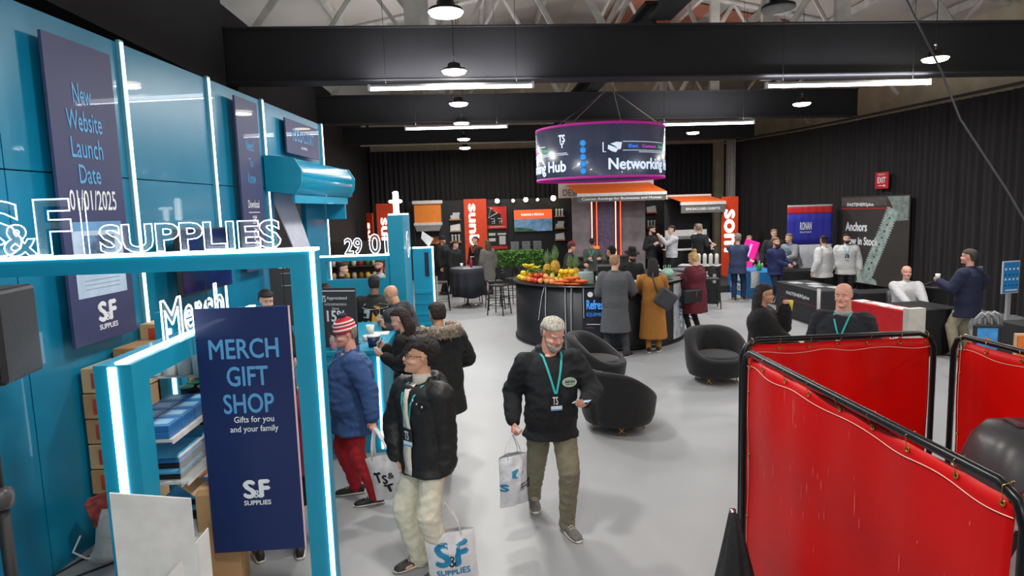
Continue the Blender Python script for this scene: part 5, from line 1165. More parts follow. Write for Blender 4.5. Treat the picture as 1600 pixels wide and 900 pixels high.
quad('header', -.73, .73, .50, .84, E('screen_orange', 'f0592a', .9), t, -.043); text('lettering', 'BUILDING A PERGOLA', E('screen_white', 'ffffff', .9), -.45, .42, .62, .70, t, -.046)
phm = M('screen_photo', '5f86ad', .3, var=.5, scale=4); phm.node_tree.nodes['Principled BSDF'].inputs['Emission Strength'].default_value = .25; phm.node_tree.nodes['Principled BSDF'].inputs['Emission Color'].default_value = (.25, .4, .6, 1)
quad('photo', -.73, .73, .02, .50, phm, t, -.043); poly('photo_trees', [(-.73, .02), (.15, .02), (-.1, .12), (-.4, .16), (-.73, .20)], M('photo_green', '3f7a52', .4, var=.3), t, -.045); poly('photo_roof', [(-.73, .40), (-.2, .48), (-.25, .40), (-.73, .28)], M('photo_pale', '8fb5d8', .4), t, -.045)
# small spot lamps over the wall
for i, (x, z) in enumerate(((.9, 2.93), (1.5, 2.92), (1.98, 2.94), (2.43, 2.93), (3.03, 2.97))):
    t = wsign('spot_lamp', 'small bright spot lamp over the far wall, %s from the left' % ['first', 'second', 'third', 'fourth', 'fifth'][i], 'lamp', x, 24.95, z, 0, 'spot lamps over the far wall')
    r = (.085, .055, .085, .05, .10)[i]; MB().sphere((0, -.05, 0), r, 12, 8).build('bulb', E('spot_glow', 'fff0c8', 18), t, True); MB().cyl((0, -.05, .03), (0, .26, .02), .02, 6).build('arm', black, t); MB().cyl((0, .02, -.02), (0, .12, .02), r*.9, 10).build('holder', black, t)
for i in range(3): tag_loc(MB().cbox((-.15, -.10, 0), (.15, .10, .40), .01).build('sample_box', M('sample_grey', '77787c', .6, var=.15), None), 'grey sample box on the plinth under the wall screen, %s' % ['left one', 'middle one', 'right one'][i], 'box', (1.48+.42*i, 24.3, 1.0), 'grey sample boxes')
tag_loc(MB().box((-.75, -.15, 0), (.9, .15, .998)).build('plinth', black, None), 'long black plinth under the wall screen', 'plinth', (1.85, 24.3, 0))
# hedge planter
hp = thing('hedge', 'low green hedge in a black planter in front of the far wall', 'hedge', (1.42, 22.6, 0)); MB().box((-.92, -.2, 0), (.92, .2, .62)).build('planter', black, hp)
m = MB()
for q in range(1400):
    x = random.uniform(-.92, .92); y = random.uniform(-.26, .22); z = .62+random.uniform(0, .58); n_ = Vector((random.uniform(-1, 1), random.uniform(-1, .2), random.uniform(-.2, 1))).normalized(); a_ = n_.orthogonal().normalized()*.035; b_ = n_.cross(a_).normalized()*.05
    c = Vector((x, y, z)); m.add([c-b_, c+a_, c+b_, c-a_], [(0, 1, 2, 3)])
MB().cbox((-.90, -.18, .6), (.90, .18, 1.14), .05).build('inner_growth', M('hedge_dark', '2c4a1e', .9, var=.3), hp)
o = m.build('foliage', M('hedge_green', '55862f', .6, var=.35, scale=6), hp, False); o['kind'] = 'stuff'
# central awning stand
ps = thing('awning_stand', 'white fronted awning stand with an orange awning in the middle of the far end', 'stand', (4.7, 22.6, 0))
whi = M('fascia_white', 'd8c8bc', .5)
MB().box((-1.75, 0, 2.93), (1.55, .15, 3.50)).build('fascia', whi, ps); text('lettering', 'DESIGN', M('letter_grey', '6a6058', .6), -1.62, -.75, 3.0, 3.22, ps, -.004)
m = MB(); m.add([(-1.50, -.02, 3.36), (1.38, -.02, 3.36), (1.66, -1.1, 3.04), (-1.28, -1.1, 3.04)], [(0, 1, 2, 3)]); m.build('awning_fabric', og, ps, False, solid=.02)
MB().box((-1.30, -1.14, 2.94), (1.68, -1.06, 3.04)).build('front_bar', white, ps); MB().box((-1.28, -1.12, 2.76), (1.62, -1.10, 2.94)).build('valance', M('valance_grey', '6c6c6c', .7), ps)
text('lettering', 'Custom Awnings for Businesses and Homes', whiteprint, -1.15, 1.50, 2.79, 2.90, ps, -1.126, offset=.03)
MB().box((-1.30, .02, 0), (1.25, .10, 2.93)).build('backdrop', M('backdrop_mauve', '8f858a', .5, var=.2, scale=2), ps)
for xx in (-.55, .28):
    MB().box((xx-.11, -.05, .2), (xx+.11, .02, 2.85)).build('neon_post', M('post_wine', '7a2420', .5), ps)
    for dx in (-.085, .085): MB().box((xx+dx-.012, -.062, .2), (xx+dx+.012, -.05, 2.85)).build('neon_strip', E('neon_red', 'ff4a30', 4) if dx > 0 else E('neon_warm', 'ffd8c0', 3.5), ps)
quad('purple_panel', -.40, .14, .5, 2.85, M('panel_purple', '6e5f80', .4, var=.2), ps, .012)
MB().box((-.60, -.12, .2), (-.40, -.06, 1.25)).build('orange_box', E('box_orange', 'ff7a2a', .8), ps)
# right small awning
pa = thing('awning_stand', 'small orange cassette awning over a dark recess left of the tall orange banner', 'stand', (7.35, 22.2, 0))
MB().box((-.80, -.02, 2.78), (.78, .16, 2.92)).build('cassette', white, pa); m = MB(); m.add([(-.74, -.02, 2.84), (.70, -.02, 2.84), (.98, -.8, 2.66), (-.50, -.8, 2.66)], [(0, 1, 2, 3)]); m.build('awning_fabric', og, pa, False, solid=.02)
MB().box((-.55, -.86, 2.56), (.98, -.78, 2.66)).build('front_bar', white, pa); MB().box((-.53, -.84, 2.30), (.96, -.82, 2.56)).build('valance', M('valance_grey', '6c6c6c', .7), pa); text('lettering', 'SEMI-ENCLOSED CASSETTE', whiteprint, -.38, .78, 2.39, 2.47, pa, -.846, offset=.03)
MB().box((-.80, .16, 0), (.78, .2, 2.78)).build('backing', black, pa)
t = thing('display_counter', 'white topped display table under the small awning', 'table', (7.0, 21.2, 0.2)); MB().box((-.75, -.25, 0), (.75, .25, .9)).build('body', black, t); MB().box((-.78, -.28, .9), (.78, .28, .93)).build('top', white, t); MB().box((-.7, .2, 1.35), (.7, .26, 1.55)).build('model_cassette', swh, t); MB().box((-.66, .1, 1.25), (.66, .2, 1.35)).build('model_valance', M('valance_grey', '6c6c6c', .7), t)
for s_ in (-1, 1): MB().cyl((s_*.68, .2, .93), (s_*.68, .2, 1.4), .02, 6).build('model_leg', swh, t)
struct(MB().box((2.0, 18.6, 0), (8.2, 24.9, .2)).build('trim_1', M('riser_black', '232326', .7)))
# inner bar counter on the riser
t = thing('serving_counter', 'dark serving counter behind the round bar', 'counter', (3.75, 18.95, .2)); MB().box((-1.0, -.2, 0), (.9, .2, .93)).build('body', black, t); MB().box((-1.03, -.23, .93), (.93, .23, .96)).build('top', M('bar_top', '202125', .35), t)
# black promo counter with lettering
pc = thing('promotion_counter', 'black folding promotion counter with white bottles on top, behind the bar stool', 'counter', (5.95, 16.9, 0), R(-28))
MB().box((-.55, -.25, 0), (.45, .25, .98)).build('body', black, pc); MB().box((-.57, -.27, .98), (.47, .27, 1.0)).build('top', M('top_pale', 'b9b9b6', .4), pc)
text('lettering', 'AZITROL', whiteprint, -.28, .22, .72, .86, pc, -.254, offset=.03); MB().box((-.28, -.256, .62), (.30, -.252, .67)).build('rule', whiteprint, pc); MB().box((.32, -.256, .55), (.40, -.252, .95)).build('side_print', M('print_grey', 'b0b0b0', .5), pc)
for i in range(4): tag_loc(MB().lathe([(.001, 0), (.05, 0), (.05, .26), (.03, .29), (.001, .30)], n=12).build('spray_bottle', white, None, True), 'white bottle on the black promotion counter, %s from the left' % ['first', 'second', 'third', 'fourth'][i], 'bottle', (5.88+.135*i, 16.93-.07*i, 1.001), 'white bottles on the promotion counter')

# ================================================================ right side stands
# blue cloth table
bt = thing('cloth_table', 'table under a blue printed cloth behind the man in navy', 'table', (7.77, 17.85, 0)); MB().cbox((-.38, -.95, 0), (.38, .95, .75), .02).build('cloth', M('cloth_sky', '1f7fc4', .7, var=.05), bt)
bn_ = empty('print', (-.384, .25, .38), R(-90)); bn_.parent = bt; bn_.name = 'cloth_print'
m = MB(); m.prism([(-.42, -.2), (.38, -.24), (.42, -.06), (-.42, -.02)], -.003, -.001); m.build('white_shape', whiteprint, bn_); poly('white_shape', [(-.1, .02), (.38, .05), (.40, .28), (.02, .26)], M('print_pale', 'cfdfe8', .6), bn_)
text('lettering', 'SUPPORT', M('print_blue', '14508c', .6), -.36, .34, -.2, -.10, bn_, -.006)
nb = thing('neon_sign', 'hot pink neon sign board leaning on the blue table', 'sign', (7.72, 18.4, .76), R(-15)); MB().cbox((-.2, -.03, 0), (.2, .03, .78), .02, mat=Matrix.Rotation(R(18), 4, 'Y')).build('board', E('neon_pink', 'd8127e', .9), nb); MB().box((-.04, -.035, .12), (.02, -.03, .68), mat=Matrix.Rotation(R(18), 4, 'Y')).build('light_tube', E('neon_pink2', 'ff7ac8', 1.6), nb)
t = thing('spray_bottle', 'bright green bottle at the end of the blue table', 'bottle', (7.66, 17.25, .752)); MB().lathe([(.001, 0), (.06, 0), (.06, .14), (.02, .22), (.001, .23)], n=12).build('body', M('bottle_green', '35c04a', .3), t, True); MB().cyl((0, 0, .22), (0, 0, .27), .02, 8).build('cap', white, t)
# dark table with brand cloth
ft = thing('cloth_table', 'table under a dark cloth with white lettering and a red line', 'table', (7.36, 13.85, 0), 0); dkc = M('cloth_charcoal', '2b2c30', .7, var=.08, bump=.15, scale=4)
MB().cbox((-.38, -1.0, 0), (.38, .95, .76), .02).build('cloth', dkc, ft)
fp = empty('cloth_print', (-.384, .0, 0), R(-90)); fp.parent = ft; text('lettering', 'FASTENERSplus', whiteprint, -.42, .60, .50, .60, fp, -.004, offset=.04); MB().box((-.75, -.004, .42), (.98, -.002, .43)).build('red_rule', M('rule_red2', 'a0303a', .5), fp)
for i, (x, y) in enumerate(((7.2, 14.3), (7.45, 14.0), (7.3, 13.6), (7.55, 13.3))): tag_loc(MB().box((-.12, -.16, 0), (.12, .16, .008)).build('leaflet', M('leaflet_pale', 'b8bcc0', .5, var=.2), None), 'pale leaflet on the dark cloth table, %s from the far end' % ['first', 'second', 'third', 'fourth'][i], 'leaflet', (x, y, .761), 'leaflets on the dark cloth table')
t2_ = thing('cloth_table', 'black table behind the dark lettered table, crossing to the right', 'table', (8.85, 16.7, 0), R(-8)); MB().cbox((-.85, -.35, 0), (.85, .35, .80), .02).build('cloth', blackcloth, t2_)
# display case on table
t = thing('display_case', 'dark case held open between the man in navy and the man in grey', 'case', (8.1, 16.75, .803), R(-8)); MB().cbox((-.20, -.12, 0), (.20, .12, .30), .01).build('body', M('case_grey', '4a4446', .4), t); MB().box((-.14, -.124, .18), (.14, -.12, .25)).build('label', M('case_label', 'a9a9a9', .5), t)
# pop-up backdrop
pb_ = thing('pop_up_backdrop', 'red, blue and white pop-up backdrop at the right rear', 'backdrop', (9.75, 18.6, 0), R(-3)); pb_.scale = (.8, 1, 1)
def bw(x): return .06*math.cos((x+.82)*3.6)
def strip(name, za, zb, mat):
    m = MB(); m.grid(lambda u, v: (-.82+1.64*u, -.12*math.sin(PI*u)*.3+.006*math.sin(u*40), za+(zb-za)*v), 24, 4); m.build(name, mat, pb_, True, solid=.02)
strip('lower_white', .05, 1.32, M('fabric_white', 'c2c4cc', .7)); strip('blue_field', 1.32, 2.22, M('fabric_blue', '2f33a8', .7, var=.05)); strip('red_band', 2.22, 2.42, M('fabric_red', 'd02a30', .7)); strip('top_edge', 2.42, 2.47, M('fabric_white', 'c2c4cc', .7))
m = MB(); m.grid(lambda u, v: (.82+.28*u, .02+.5*u, .05+1.27*v), 6, 3); m.build('side_white', M('fabric_white', 'c2c4cc', .7), pb_, True, solid=.02); m = MB(); m.grid(lambda u, v: (.82+.28*u, .02+.5*u, 1.32+.9*v), 6, 3); m.build('side_blue', M('fabric_blue', '2f33a8', .7), pb_, True, solid=.02); m = MB(); m.grid(lambda u, v: (.82+.28*u, .02+.5*u, 2.22+.25*v), 6, 1); m.build('side_red', M('fabric_red', 'd02a30', .7), pb_, True, solid=.02)
text('lettering', 'RONAN', whiteprint, -.40, .02, 1.75, 1.98, pb_, -.075, offset=.03); text('lettering', 'SPECIALTY PRODUCTS', whiteprint, -.40, .02, 1.66, 1.71, pb_, -.075)
# anchors banner on the right drape
an = thing('wall_banner', 'dark banner about anchors with a large silver screw on the right drape', 'banner', (10.93, 17.45, .22), R(-82.9)); an.scale = (1.13, 1, 1.03)
bnm = M('banner_brown', '3a3634', .6, var=.08, scale=2); MB().box((-1.15, -.012, 0), (1.15, .012, 2.38)).build('sheet', bnm, an)
quad('header_grey', -1.13, .45, 2.12, 2.34, M('banner_grey', '55504e', .5, var=.2), an, -.015); quad('red_line', -1.13, .75, 2.03, 2.06, M('line_red', 'b02c2c', .5), an, -.016); poly('pale_block', [(.45, 2.35), (1.12, 2.35), (1.12, 1.75), (.72, 1.72), (.62, 2.1)], M('block_sage', '7e8c88', .5, var=.2), an, -.017)
text('lettering', 'FASTENERSplus', whiteprint, -.92, .02, 2.08, 2.20, an, -.018, offset=.04); text('lettering', 'Anchors', whiteprint, -.96, -.18, 1.42, 1.68, an, -.018, offset=.05); text('lettering', 'Now in Stock', whiteprint, -.98, .20, 1.05, 1.28, an, -.018, offset=.05)
scm = M('screw_print', '9db0ac', .4, var=.25, scale=9); scd = M('screw_dark', '4c5856', .5)
ax0 = Vector((-.20, .12)); ax1 = Vector((.66, 2.02)); dv = (ax1-ax0).normalized(); nv_ = Vector((-dv.y, dv.x)); nth = 30; pts_l = []; pts_r = []
for i in range(nth*2+1):
    c = ax0.lerp(ax1, i/(nth*2)); w__ = .22 if i % 2 else .155
    if i < 6: w__ = .20
    pts_l.append(c+nv_*w__); pts_r.append(c-nv_*w__)
poly('screw', [(p.x, p.y) for p in pts_l]+[(p.x, p.y) for p in reversed(pts_r)], scm, an, -.020)
for i in range(9):
    c = ax0.lerp(ax1, .16+i*.09); poly('screw_hole', disc_pts(c.x, c.y, .035, 8), scd, an, -.022)
poly('screw_flange', [(-.62, .60), (-.52, .62), (-.36, .34), (-.30, .05), (-.44, .02)], M('screw_pale', 'b8c8c4', .4), an, -.022); poly('screw_foot', [(-.52, .02), (.22, .02), (.18, .14), (.0, .2), (-.45, .18)], scm, an, -.021)
# exit signs
ex = thing('exit_sign', 'red exit sign with an arrow above the dark anchors banner', 'sign', (10.98, 17.2, 2.85), R(-82.9)); MB().cbox((-.24, -.015, 0), (.24, .015, .44), .006).build('board', M('exit_red', 'c4202c', .4), ex); text('lettering', 'EXIT', whiteprint, -.15, .15, .15, .31, ex, -.018, offset=.03); text('lettering', 'EMERGENCY', whiteprint, -.13, .13, .36, .40, ex, -.018)
MB().box((-.12, -.018, .075), (.10, -.016, .09)).prism([(.08, .05), (.16, .083), (.08, .115)], -.018, -.016).build('arrow', whiteprint, ex)
ex2 = thing('exit_sign', 'small red exit sign seen edge-on at the left rear', 'sign', (-3.70, 19.9, 3.12), R(62)); MB().cbox((-.18, -.012, 0), (.18, .012, .32), .006).build('board', M('exit_red', 'c4202c', .4), ex2); MB().box((.0, .012, .14), (.03, .40, .17)).build('bracket', black, ex2); text('lettering', 'EXIT', whiteprint, -.12, .12, .10, .24, ex2, -.015, offset=.03)
# red and white counter
rc = thing('promotion_counter', 'red and white counter with papers on it, beside the seated man', 'counter', (6.65, 9.75, 0), R(7))
MB().box((-.45, -.50, 0), (-.17, .65, .93)).build('body', M('counter_red', 'd3141c', .5), rc); MB().box((-.46, -.50, .93), (-.16, .66, .95)).build('top', M('counter_red_top', 'd8353a', .4), rc); MB().box((-.45, -.62, 0), (-.17, -.505, .99)).build('end_cabinet', M('cabinet_pale', 'c9c5bf', .5), rc)
lf_ = empty('side_lettering', (-.452, -.2, 0), R(-90)); lf_.parent = rc; text('lettering', 'UP', whiteprint, .05, .25, .48, .58, lf_, -.002, offset=.03)
for i, (x, y, r_) in enumerate(((-.31, -.3, 10), (-.32, .0, -8), (-.30, .27, 12), (-.32, .5, 0))): o = MB().box((-.10, -.14, 0), (.10, .14, .006), rz=R(r_)).build('leaflet', M('sheet_white', 'dcdcda', .5), None); tag_loc(o, 'white leaflet on the red counter, %s' % ['nearest', 'second from the front', 'third from the front', 'farthest'][i], 'leaflet', (6.65+x*.99-y*.12, 9.75+y+x*.12, .951), 'leaflets on the red counter')
t = thing('cloth_table', 'black cloth table running behind the red counter', 'table', (8.6, 12.75, 0), 0); MB().cbox((-1.0, -.3, 0), (1.0, .3, .74), .02).build('cloth', blackcloth, t)
t = thing('cloth_table', 'black cloth table in front of the seated man, right of the counter', 'table', (7.5, 10.6, 0), R(5)); MB().cbox((-.32, -.45, 0), (.42, .45, .78), .02).build('cloth', blackcloth, t)
t = thing('barrier_post', 'short white post beside the black table near the bald man', 'post', (6.85, 12.65, 0)); MB().cyl((0, 0, 0), (0, 0, .84), .035, 10).build('shaft', M('post_pale', 'b9b2b4', .5), t, True); MB().lathe([(.001, 0), (.12, 0), (.12, .015), (.001, .02)], n=14).build('foot', black, t)
wbn = thing('waste_bin', 'black waste bin by the seated man', 'bin', (8.75, 11.95, 0)); MB().lathe([(.001, 0), (.2, 0), (.25, .85), (.27, .87), (.27, .92), (.20, .92), (.16, .80), (.001, .80)], n=24).build('body', M('bin_black', '121214', .5), wbn, True); MB().tube([(-.2, 0, .93), (0, 0, 1.0), (.2, 0, .93)], .02, 6).build('handle', black, wbn, True)
# blue phone-like sign boards on posts
def info_sign(label, x, y, z0, z1, rz, wid=.40):
    t = thing('info_sign', label, 'sign', (x, y, 0), R(rz), 'blue information boards on posts'); MB().box((-.04, -.02, 0), (.04, .02, z0+.1)).build('post', M('post_grey', 'a0a4a8', .5), t); MB().lathe([(.001, 0), (.18, 0), (.18, .015), (.001, .02)], n=16).build('foot', M('post_grey', 'a0a4a8', .5), t)
    MB().cbox((-wid/2, -.03, z0), (wid/2, -.005, z1), .012).build('frame', M('frame_silver', 'b8bcc8', .4), t); quad('face', -wid/2+.025, wid/2-.025, z0+.025, z1-.025, M('sign_blue_face', '2f8fd8', .4, var=.05), t, -.033)
    for r_ in range(2):
        for c_ in range(4): quad('app_mark', -.15+.09*c_, -.11+.09*c_, z0+.42-.18*r_-.0, z0+.455-.18*r_, whiteprint, t, -.036); quad('app_caption', -.16+.09*c_, -.11+.09*c_, z0+.33-.19*r_, z0+.345-.19*r_, M('caption_navy', '163a70', .5), t, -.036)
    quad('footer', -.12, .15, z0+.05, z0+.075, whiteprint, t, -.036)
info_sign('blue information board on a pale post at the far right, larger one', 9.42, 11.0, .86, 1.44, 12)
info_sign('blue information board half hidden behind the man in the dark suit', 9.75, 12.2, .62, 1.22, 25)
# folding cart and small tables at the right edge
fc = thing('folding_cart', 'folded black cart with silver handles behind the red screens', 'cart', (6.95, 8.5, 0), R(-15))
for q in range(3): MB().tube([(-.10+.10*q, .05*q, 0), (-.10+.10*q, .05*q, .92), (-.04+.10*q, .05*q-.03, 1.0), (.03+.10*q, .05*q-.03, .96), (.07+.1*q, .05*q, .80)], .025, 8).build('handle', M('silver_grey', '9a9ca0', .35, .5), fc, True)
MB().cbox((-.14, -.06, .10), (.20, .0, .85), .02).build('frame', M('cart_black', '232427', .5), fc); quad('print', -.10, .15, .50, .80, M('cart_blue', '3f8fd0', .5, var=.2), fc, -.063); poly('print_mark', disc_pts(.02, .62, .05, 12), og, fc, -.066)
t = thing('cloth_table', 'dark cloth table at the right edge behind the red screens', 'table', (8.05, 8.4, 0)); MB().cbox((-.5, -.5, 0), (.6, .55, .80), .02).build('cloth', dkc, t)
t = thing('orange_sign', 'orange framed sign with large white letters at the right edge', 'sign', (6.55, 7.3, .62), R(-20)); MB().cbox((-.16, -.015, 0), (.36, .015, .34), .012).build('frame', M('frame_cream', 'd8b48c', .5), t); MB().cbox((-.13, -.020, .03), (.33, -.012, .31), .008).build('face', M('sign_orange', 'e0762c', .5), t); text('lettering', 'PLU', whiteprint, -.06, .30, .08, .22, t, -.024, offset=.04); MB().box((-.02, .02, -.62), (.2, .06, .3)).build('easel', black, t)
t = thing('leaflet_stand', 'tilted white leaflet stand at the right edge', 'stand', (7.62, 8.2, .803)); m = MB(); m.add([(-.14, -.1, 0), (.2, -.1, 0), (.2, .05, .40), (-.14, .05, .40)], [(0, 1, 2, 3)]); m.build('sheet', whiteprint, t, False, solid=.012); m = MB(); m.add([(-.10, -.105, .05), (.17, -.105, .05), (.17, .032, .33), (-.10, .032, .33)], [(0, 1, 2, 3)]); m.build('print', M('leaflet_blue', '2c4c9c', .5, var=.5, scale=12), t, False, solid=.008)
ch = thing('chair', 'grey folding chair under the seated bald man', 'chair', (8.02, 11.75, 0), R(180)); MB().cbox((-.21, -.2, .43), (.21, .2, .46), .01).build('seat', met, ch); MB().cbox((-.2, -.235, .6), (.2, -.215, .85), .008).build('backrest', M('chair_grey', '8a8a8c', .5), ch)
for sx in (-1, 1):
    MB().tube([(sx*.2, -.225, .86), (sx*.2, -.21, .45), (sx*.2, .18, 0)], .012, 6).build('leg', met, ch, True); MB().tube([(sx*.2, .15, .44), (sx*.2, -.22, 0)], .012, 6).build('leg', met, ch, True)

# ================================================================ red welding screens
redv = M('vinyl_red', 'cc0404', .45, var=.12, scale=1.3)
nt = redv.node_tree; bs = nt.nodes['Principled BSDF']; bs.inputs['Transmission Weight'].default_value = 0; bs.inputs['Subsurface Weight'].default_value = 0
redv2 = M('vinyl_red_back', 'd40802', .45, var=.15, scale=1.0)
for m_ in (redv, redv2): m_.node_tree.nodes['Principled BSDF'].inputs['Specular IOR Level'].default_value = .22
pipe = M('pipe_black', '1b1b1e', .3, .4); thr = M('thread_white', 'e6b0a0', .6)
def screen(label, p0, p1, h, mat, grommets=9, first_low=.12):
    p0 = Vector(p0); p1 = Vector(p1); L_ = (p1-p0).length; ang = math.atan2((p1-p0).y, (p1-p0).x)
    t = thing('welding_screen', label, 'screen', (p0.x, p0.y, 0), ang, 'red welding screens')
    r = .018; c = .10
    pts = [(0, 0, .02), (0, 0, h-c), (c*.3, 0, h-c*.3), (c, 0, h), (L_-c, 0, h), (L_-c*.3, 0, h-c*.3), (L_, 0, h-c), (L_, 0, .02)]
    MB().tube(pts, r, 10).build('pipe_frame', pipe, t, True)
    for xx in (0, L_): MB().tube([(xx, -.22, .02), (xx, .22, .02)], .02, 8).build('foot', pipe, t, True)
    m = MB(); nu, nv = 60, 30
    def vf(u, v):
        x = .035+(L_-.07)*u; z = first_low+(h-.030-first_low)*v
        y = .010*math.sin(u*9+v*3)+.006*math.sin(u*31)*(v**2)+.004*math.sin(v*14)
        if u < .03: z = min(z, h-c*.9)
        return (x, y, z)
    m.grid(vf, nu, nv); sheet = m.build('vinyl_sheet', mat, t, True, solid=.002)
    m = MB(); m.tube([(vf(i/60, .975)[0], vf(i/60, .975)[1]-.004, vf(i/60, .965)[2]+.008*math.sin(i*PI*grommets/60)) for i in range(61)], .0022, 4); m.tube([(vf(.012, j/30)[0]-.002, vf(.01, j/30)[1]-.004, vf(.01, j/30)[2]) for j in range(30)], .0018, 4); m.build('stitching', thr, t)
    for i in range(grommets+1):
        u = min(max(i/grommets, .02), .98); p = vf(u, .985)
        g = MB(); g.tube([(p[0]+.009*math.cos(a), p[1]-.004, p[2]+.009*math.sin(a)) for a in [2*PI*k/10 for k in range(10)]], .0035, 5, close=True); g.tube([(p[0], p[1]-.006, p[2]), (p[0]+.006, -.022, h+.004), (p[0]+.007, .016, h+.016), (p[0], p[1]+.01, p[2])], .0016, 4); g.build('grommet', brass, t, True)
    for j in range(4):
        p = vf(.012, .15+.24*j); g = MB(); g.tube([(p[0]+.009*math.cos(a), p[1]-.004, p[2]+.009*math.sin(a)) for a in [2*PI*k/10 for k in range(10)]], .0035, 5, close=True); g.build('grommet', brass, t, True)
    return t, vf
sA, vA = screen('red vinyl welding screen nearest us, running from the left corner towards the camera', (1.57, 3.72), (1.57, 1.72), 1.75, redv, 8)
sB, vB = screen('red vinyl welding screen across the back, between the two others', (1.66, 3.97), (2.92, 3.97), 1.75, redv2, 6)
sC, vC = screen('red vinyl welding screen at the right rear, cut off by the frame edge', (3.0, 3.90), (3.0, 1.90), 1.75, redv2, 8)
# pale scuffs and folds on the near screen
scf = M('scuff_pale', 'e07a70', .5)
for i in range(46):
    u = random.choice((random.uniform(.05, .45), random.uniform(.3, .95))); v = random.uniform(.45, .93); x, y, z = vA(u, v); hh = random.uniform(.006, .07)*(1 if i % 3 else 2); ww = random.uniform(.0012, .003)
    MB().add([(x, y-.0045, z), (x+ww, y-.0045, z+hh*.3), (x+ww*.6+.002*random.uniform(-1, 1), y-.0045, z+hh), (x-ww*.6, y-.0045, z+hh*.6)], [(0, 1, 2, 3)]).build('scuff', scf, sA)
# black cloth drum in front of the near screen
bd_ = thing('covered_stand', 'black cloth thrown over a short pole stand at the corner of the near red screen', 'stand', (1.36, 3.28, 0))
MB().cyl((-.03, 0, 0), (-.03, 0, .98), .018, 10).build('pole', chrome, bd_, True); m = MB(); rings = []
for k_, (z, r) in enumerate(((.97, .02), (.95, .035), (.8, .075), (.5, .16), (.2, .22), (.01, .25))): rings.append([(-.03+(r*(1+.12*math.sin(5*a+k_)))*math.cos(a)*(.7), (r*(1+.12*math.sin(5*a)))*math.sin(a)*1.25-.05*k_*.4, z) for a in [2*PI*i/30 for i in range(30)]])
m.rings(rings); m.build('cloth', blackcloth, bd_, True)
# welding machine inside the screens
wm = thing('welding_machine', 'dark grey wheeled machine under a moulded hood inside the red screens', 'machine', (2.70, 3.0, .09), R(-10))
MB().cbox((-.16, -.16, -.09), (.16, .16, .98), .03).build('column', M('machine_pale', 'a8a6a4', .5), wm)
m = MB(); rings = []
for z, a_, b_, oy in ((1.0, .26, .22, 0), (1.06, .275, .235, 0), (1.18, .25, .22, .0), (1.30, .20, .19, .01), (1.37, .14, .14, .02), (1.385, .05, .06, .03)): rings.append([(a_*(abs(math.cos(t))**.7)*(1 if math.cos(t) > 0 else -1), oy+b_*(abs(math.sin(t))**.7)*(1 if math.sin(t) > 0 else -1), z) for t in [2*PI*i/28 for i in range(28)]])
m.rings(rings); m.build('hood', M('hood_charcoal', '3c3c3f', .38), wm, True)
hb_ = MB().cbox((-.14, -.268, 1.08), (.06, -.225, 1.13), .008).build('badge', M('badge_red', 'b03a34', .4), wm); text('lettering', 'RED RHINO', whiteprint, -.12, .04, 1.09, 1.12, wm, -.270)
for q in range(3): MB().box((-.06+.03*q, -.25, 1.155), (-.04+.03*q, -.215, 1.17)).build('button', swh, wm)
MB().cbox((-.06, -.05, 1.38), (.10, .08, 1.40), .008).build('top_grip', M('grip_wine', '4a2a30', .4), wm); MB().tube([(-.1, -.17, .9), (-.3, -.3, .7), (-.2, -.25, .4)], .02, 8).build('hose', black, wm, True)
# ================================================================ people in the foreground
phonem = M('phone_dark', '101114', .2, var=0)
def phone(label, p, rz=0, tilt=0): 
    t = thing('phone', label, 'phone', tuple(p), rz); mt = Matrix.Rotation(tilt, 4, 'X'); MB().cbox((-.036, -.075, -.004), (.036, .075, .004), .003, mat=mt).build('case', phonem, t); MB().box((-.032, -.070, .004), (.032, .070, .005), mat=mt).build('screen', E('phone_glow', '8fb0c8', .4), t); return t
P = person('man in a black hoodie and olive trousers walking towards us with a phone', (.56, 5.12), rot=6, H=1.80, girth=1.12, skin='pink',
    feet=((.66, 5.02, 0), (.43, 5.50, 0), (.25, -.1)), hands=((.80, 4.86, 1.13), (.25, 5.02, .95)), elbow=((.6, .35, -.6), (-.3, .8, -.2)), head=(16, 24, 0), lean=2,
    top=dict(k='hoodie', c='14181d', g=.036, hem=.07, collar='hood', fold=.016, badge=.16), pants=dict(c='7a7762', g=.026, cuff=.75), shoes='6e6a66',
    hair=('short', 'b9b3a9'), beard='c2b4a8', near=2, neckr=1.2, belly=.06, lanyard='2bb5b8', grips=(.45, .85), palm=((-.2, .1, 1), None))
m = MB(); c = P['front'](.11, .30, .022); Bm = Matrix((P['TB'] @ Vector((1, 0, 0)), P['TB'] @ Vector((0, 1, 0)), P['TB'] @ Vector((0, 0, 1)))).transposed().to_4x4(); Bm.translation = c
m.prism(disc_pts(0, 0, .058, 22, .038), -.006, .002, mat=Bm); bb = m.build('chest_badge', M('badge_sage', 'a9c2ae', .6), P['root'])
tx = text('lettering', 'AIHN', M('badge_ink', '1a2a22', .5), -.04, .04, -.006, .018, None, -.009, offset=.03); tx.data.transform(Bm); tx.parent = bb
tx = text('lettering', 'SUPPLY CO', M('badge_ink', '1a2a22', .5), -.03, .03, -.022, -.012, None, -.009, offset=.02); tx.data.transform(Bm); tx.parent = bb
phone('dark phone in the hand of the man in the black hoodie', (.765, 4.80, 1.145), R(60), R(-10))
blueink = M('bag_print_blue', '1b86b4', .6); blackink = M('bag_print_black', '17181b', .6)
def ts_print(b, fn, top, Hh):
    z = top-Hh
    text('print_letter', 'T', blackink, -.11, -.03, z+.16, z+.26, b, 0, offset=.05, fn=fn); text('print_letter', 'S', blackink, -.035, .03, z+.15, z+.23, b, 0, offset=.05, fn=fn); text('print_letter', '&', blackink, .035, .09, z+.19, z+.24, b, 0, offset=.03, fn=fn); text('print_letter', 'T', blackink, -.03, .06, z+.07, z+.145, b, 0, offset=.05, fn=fn)
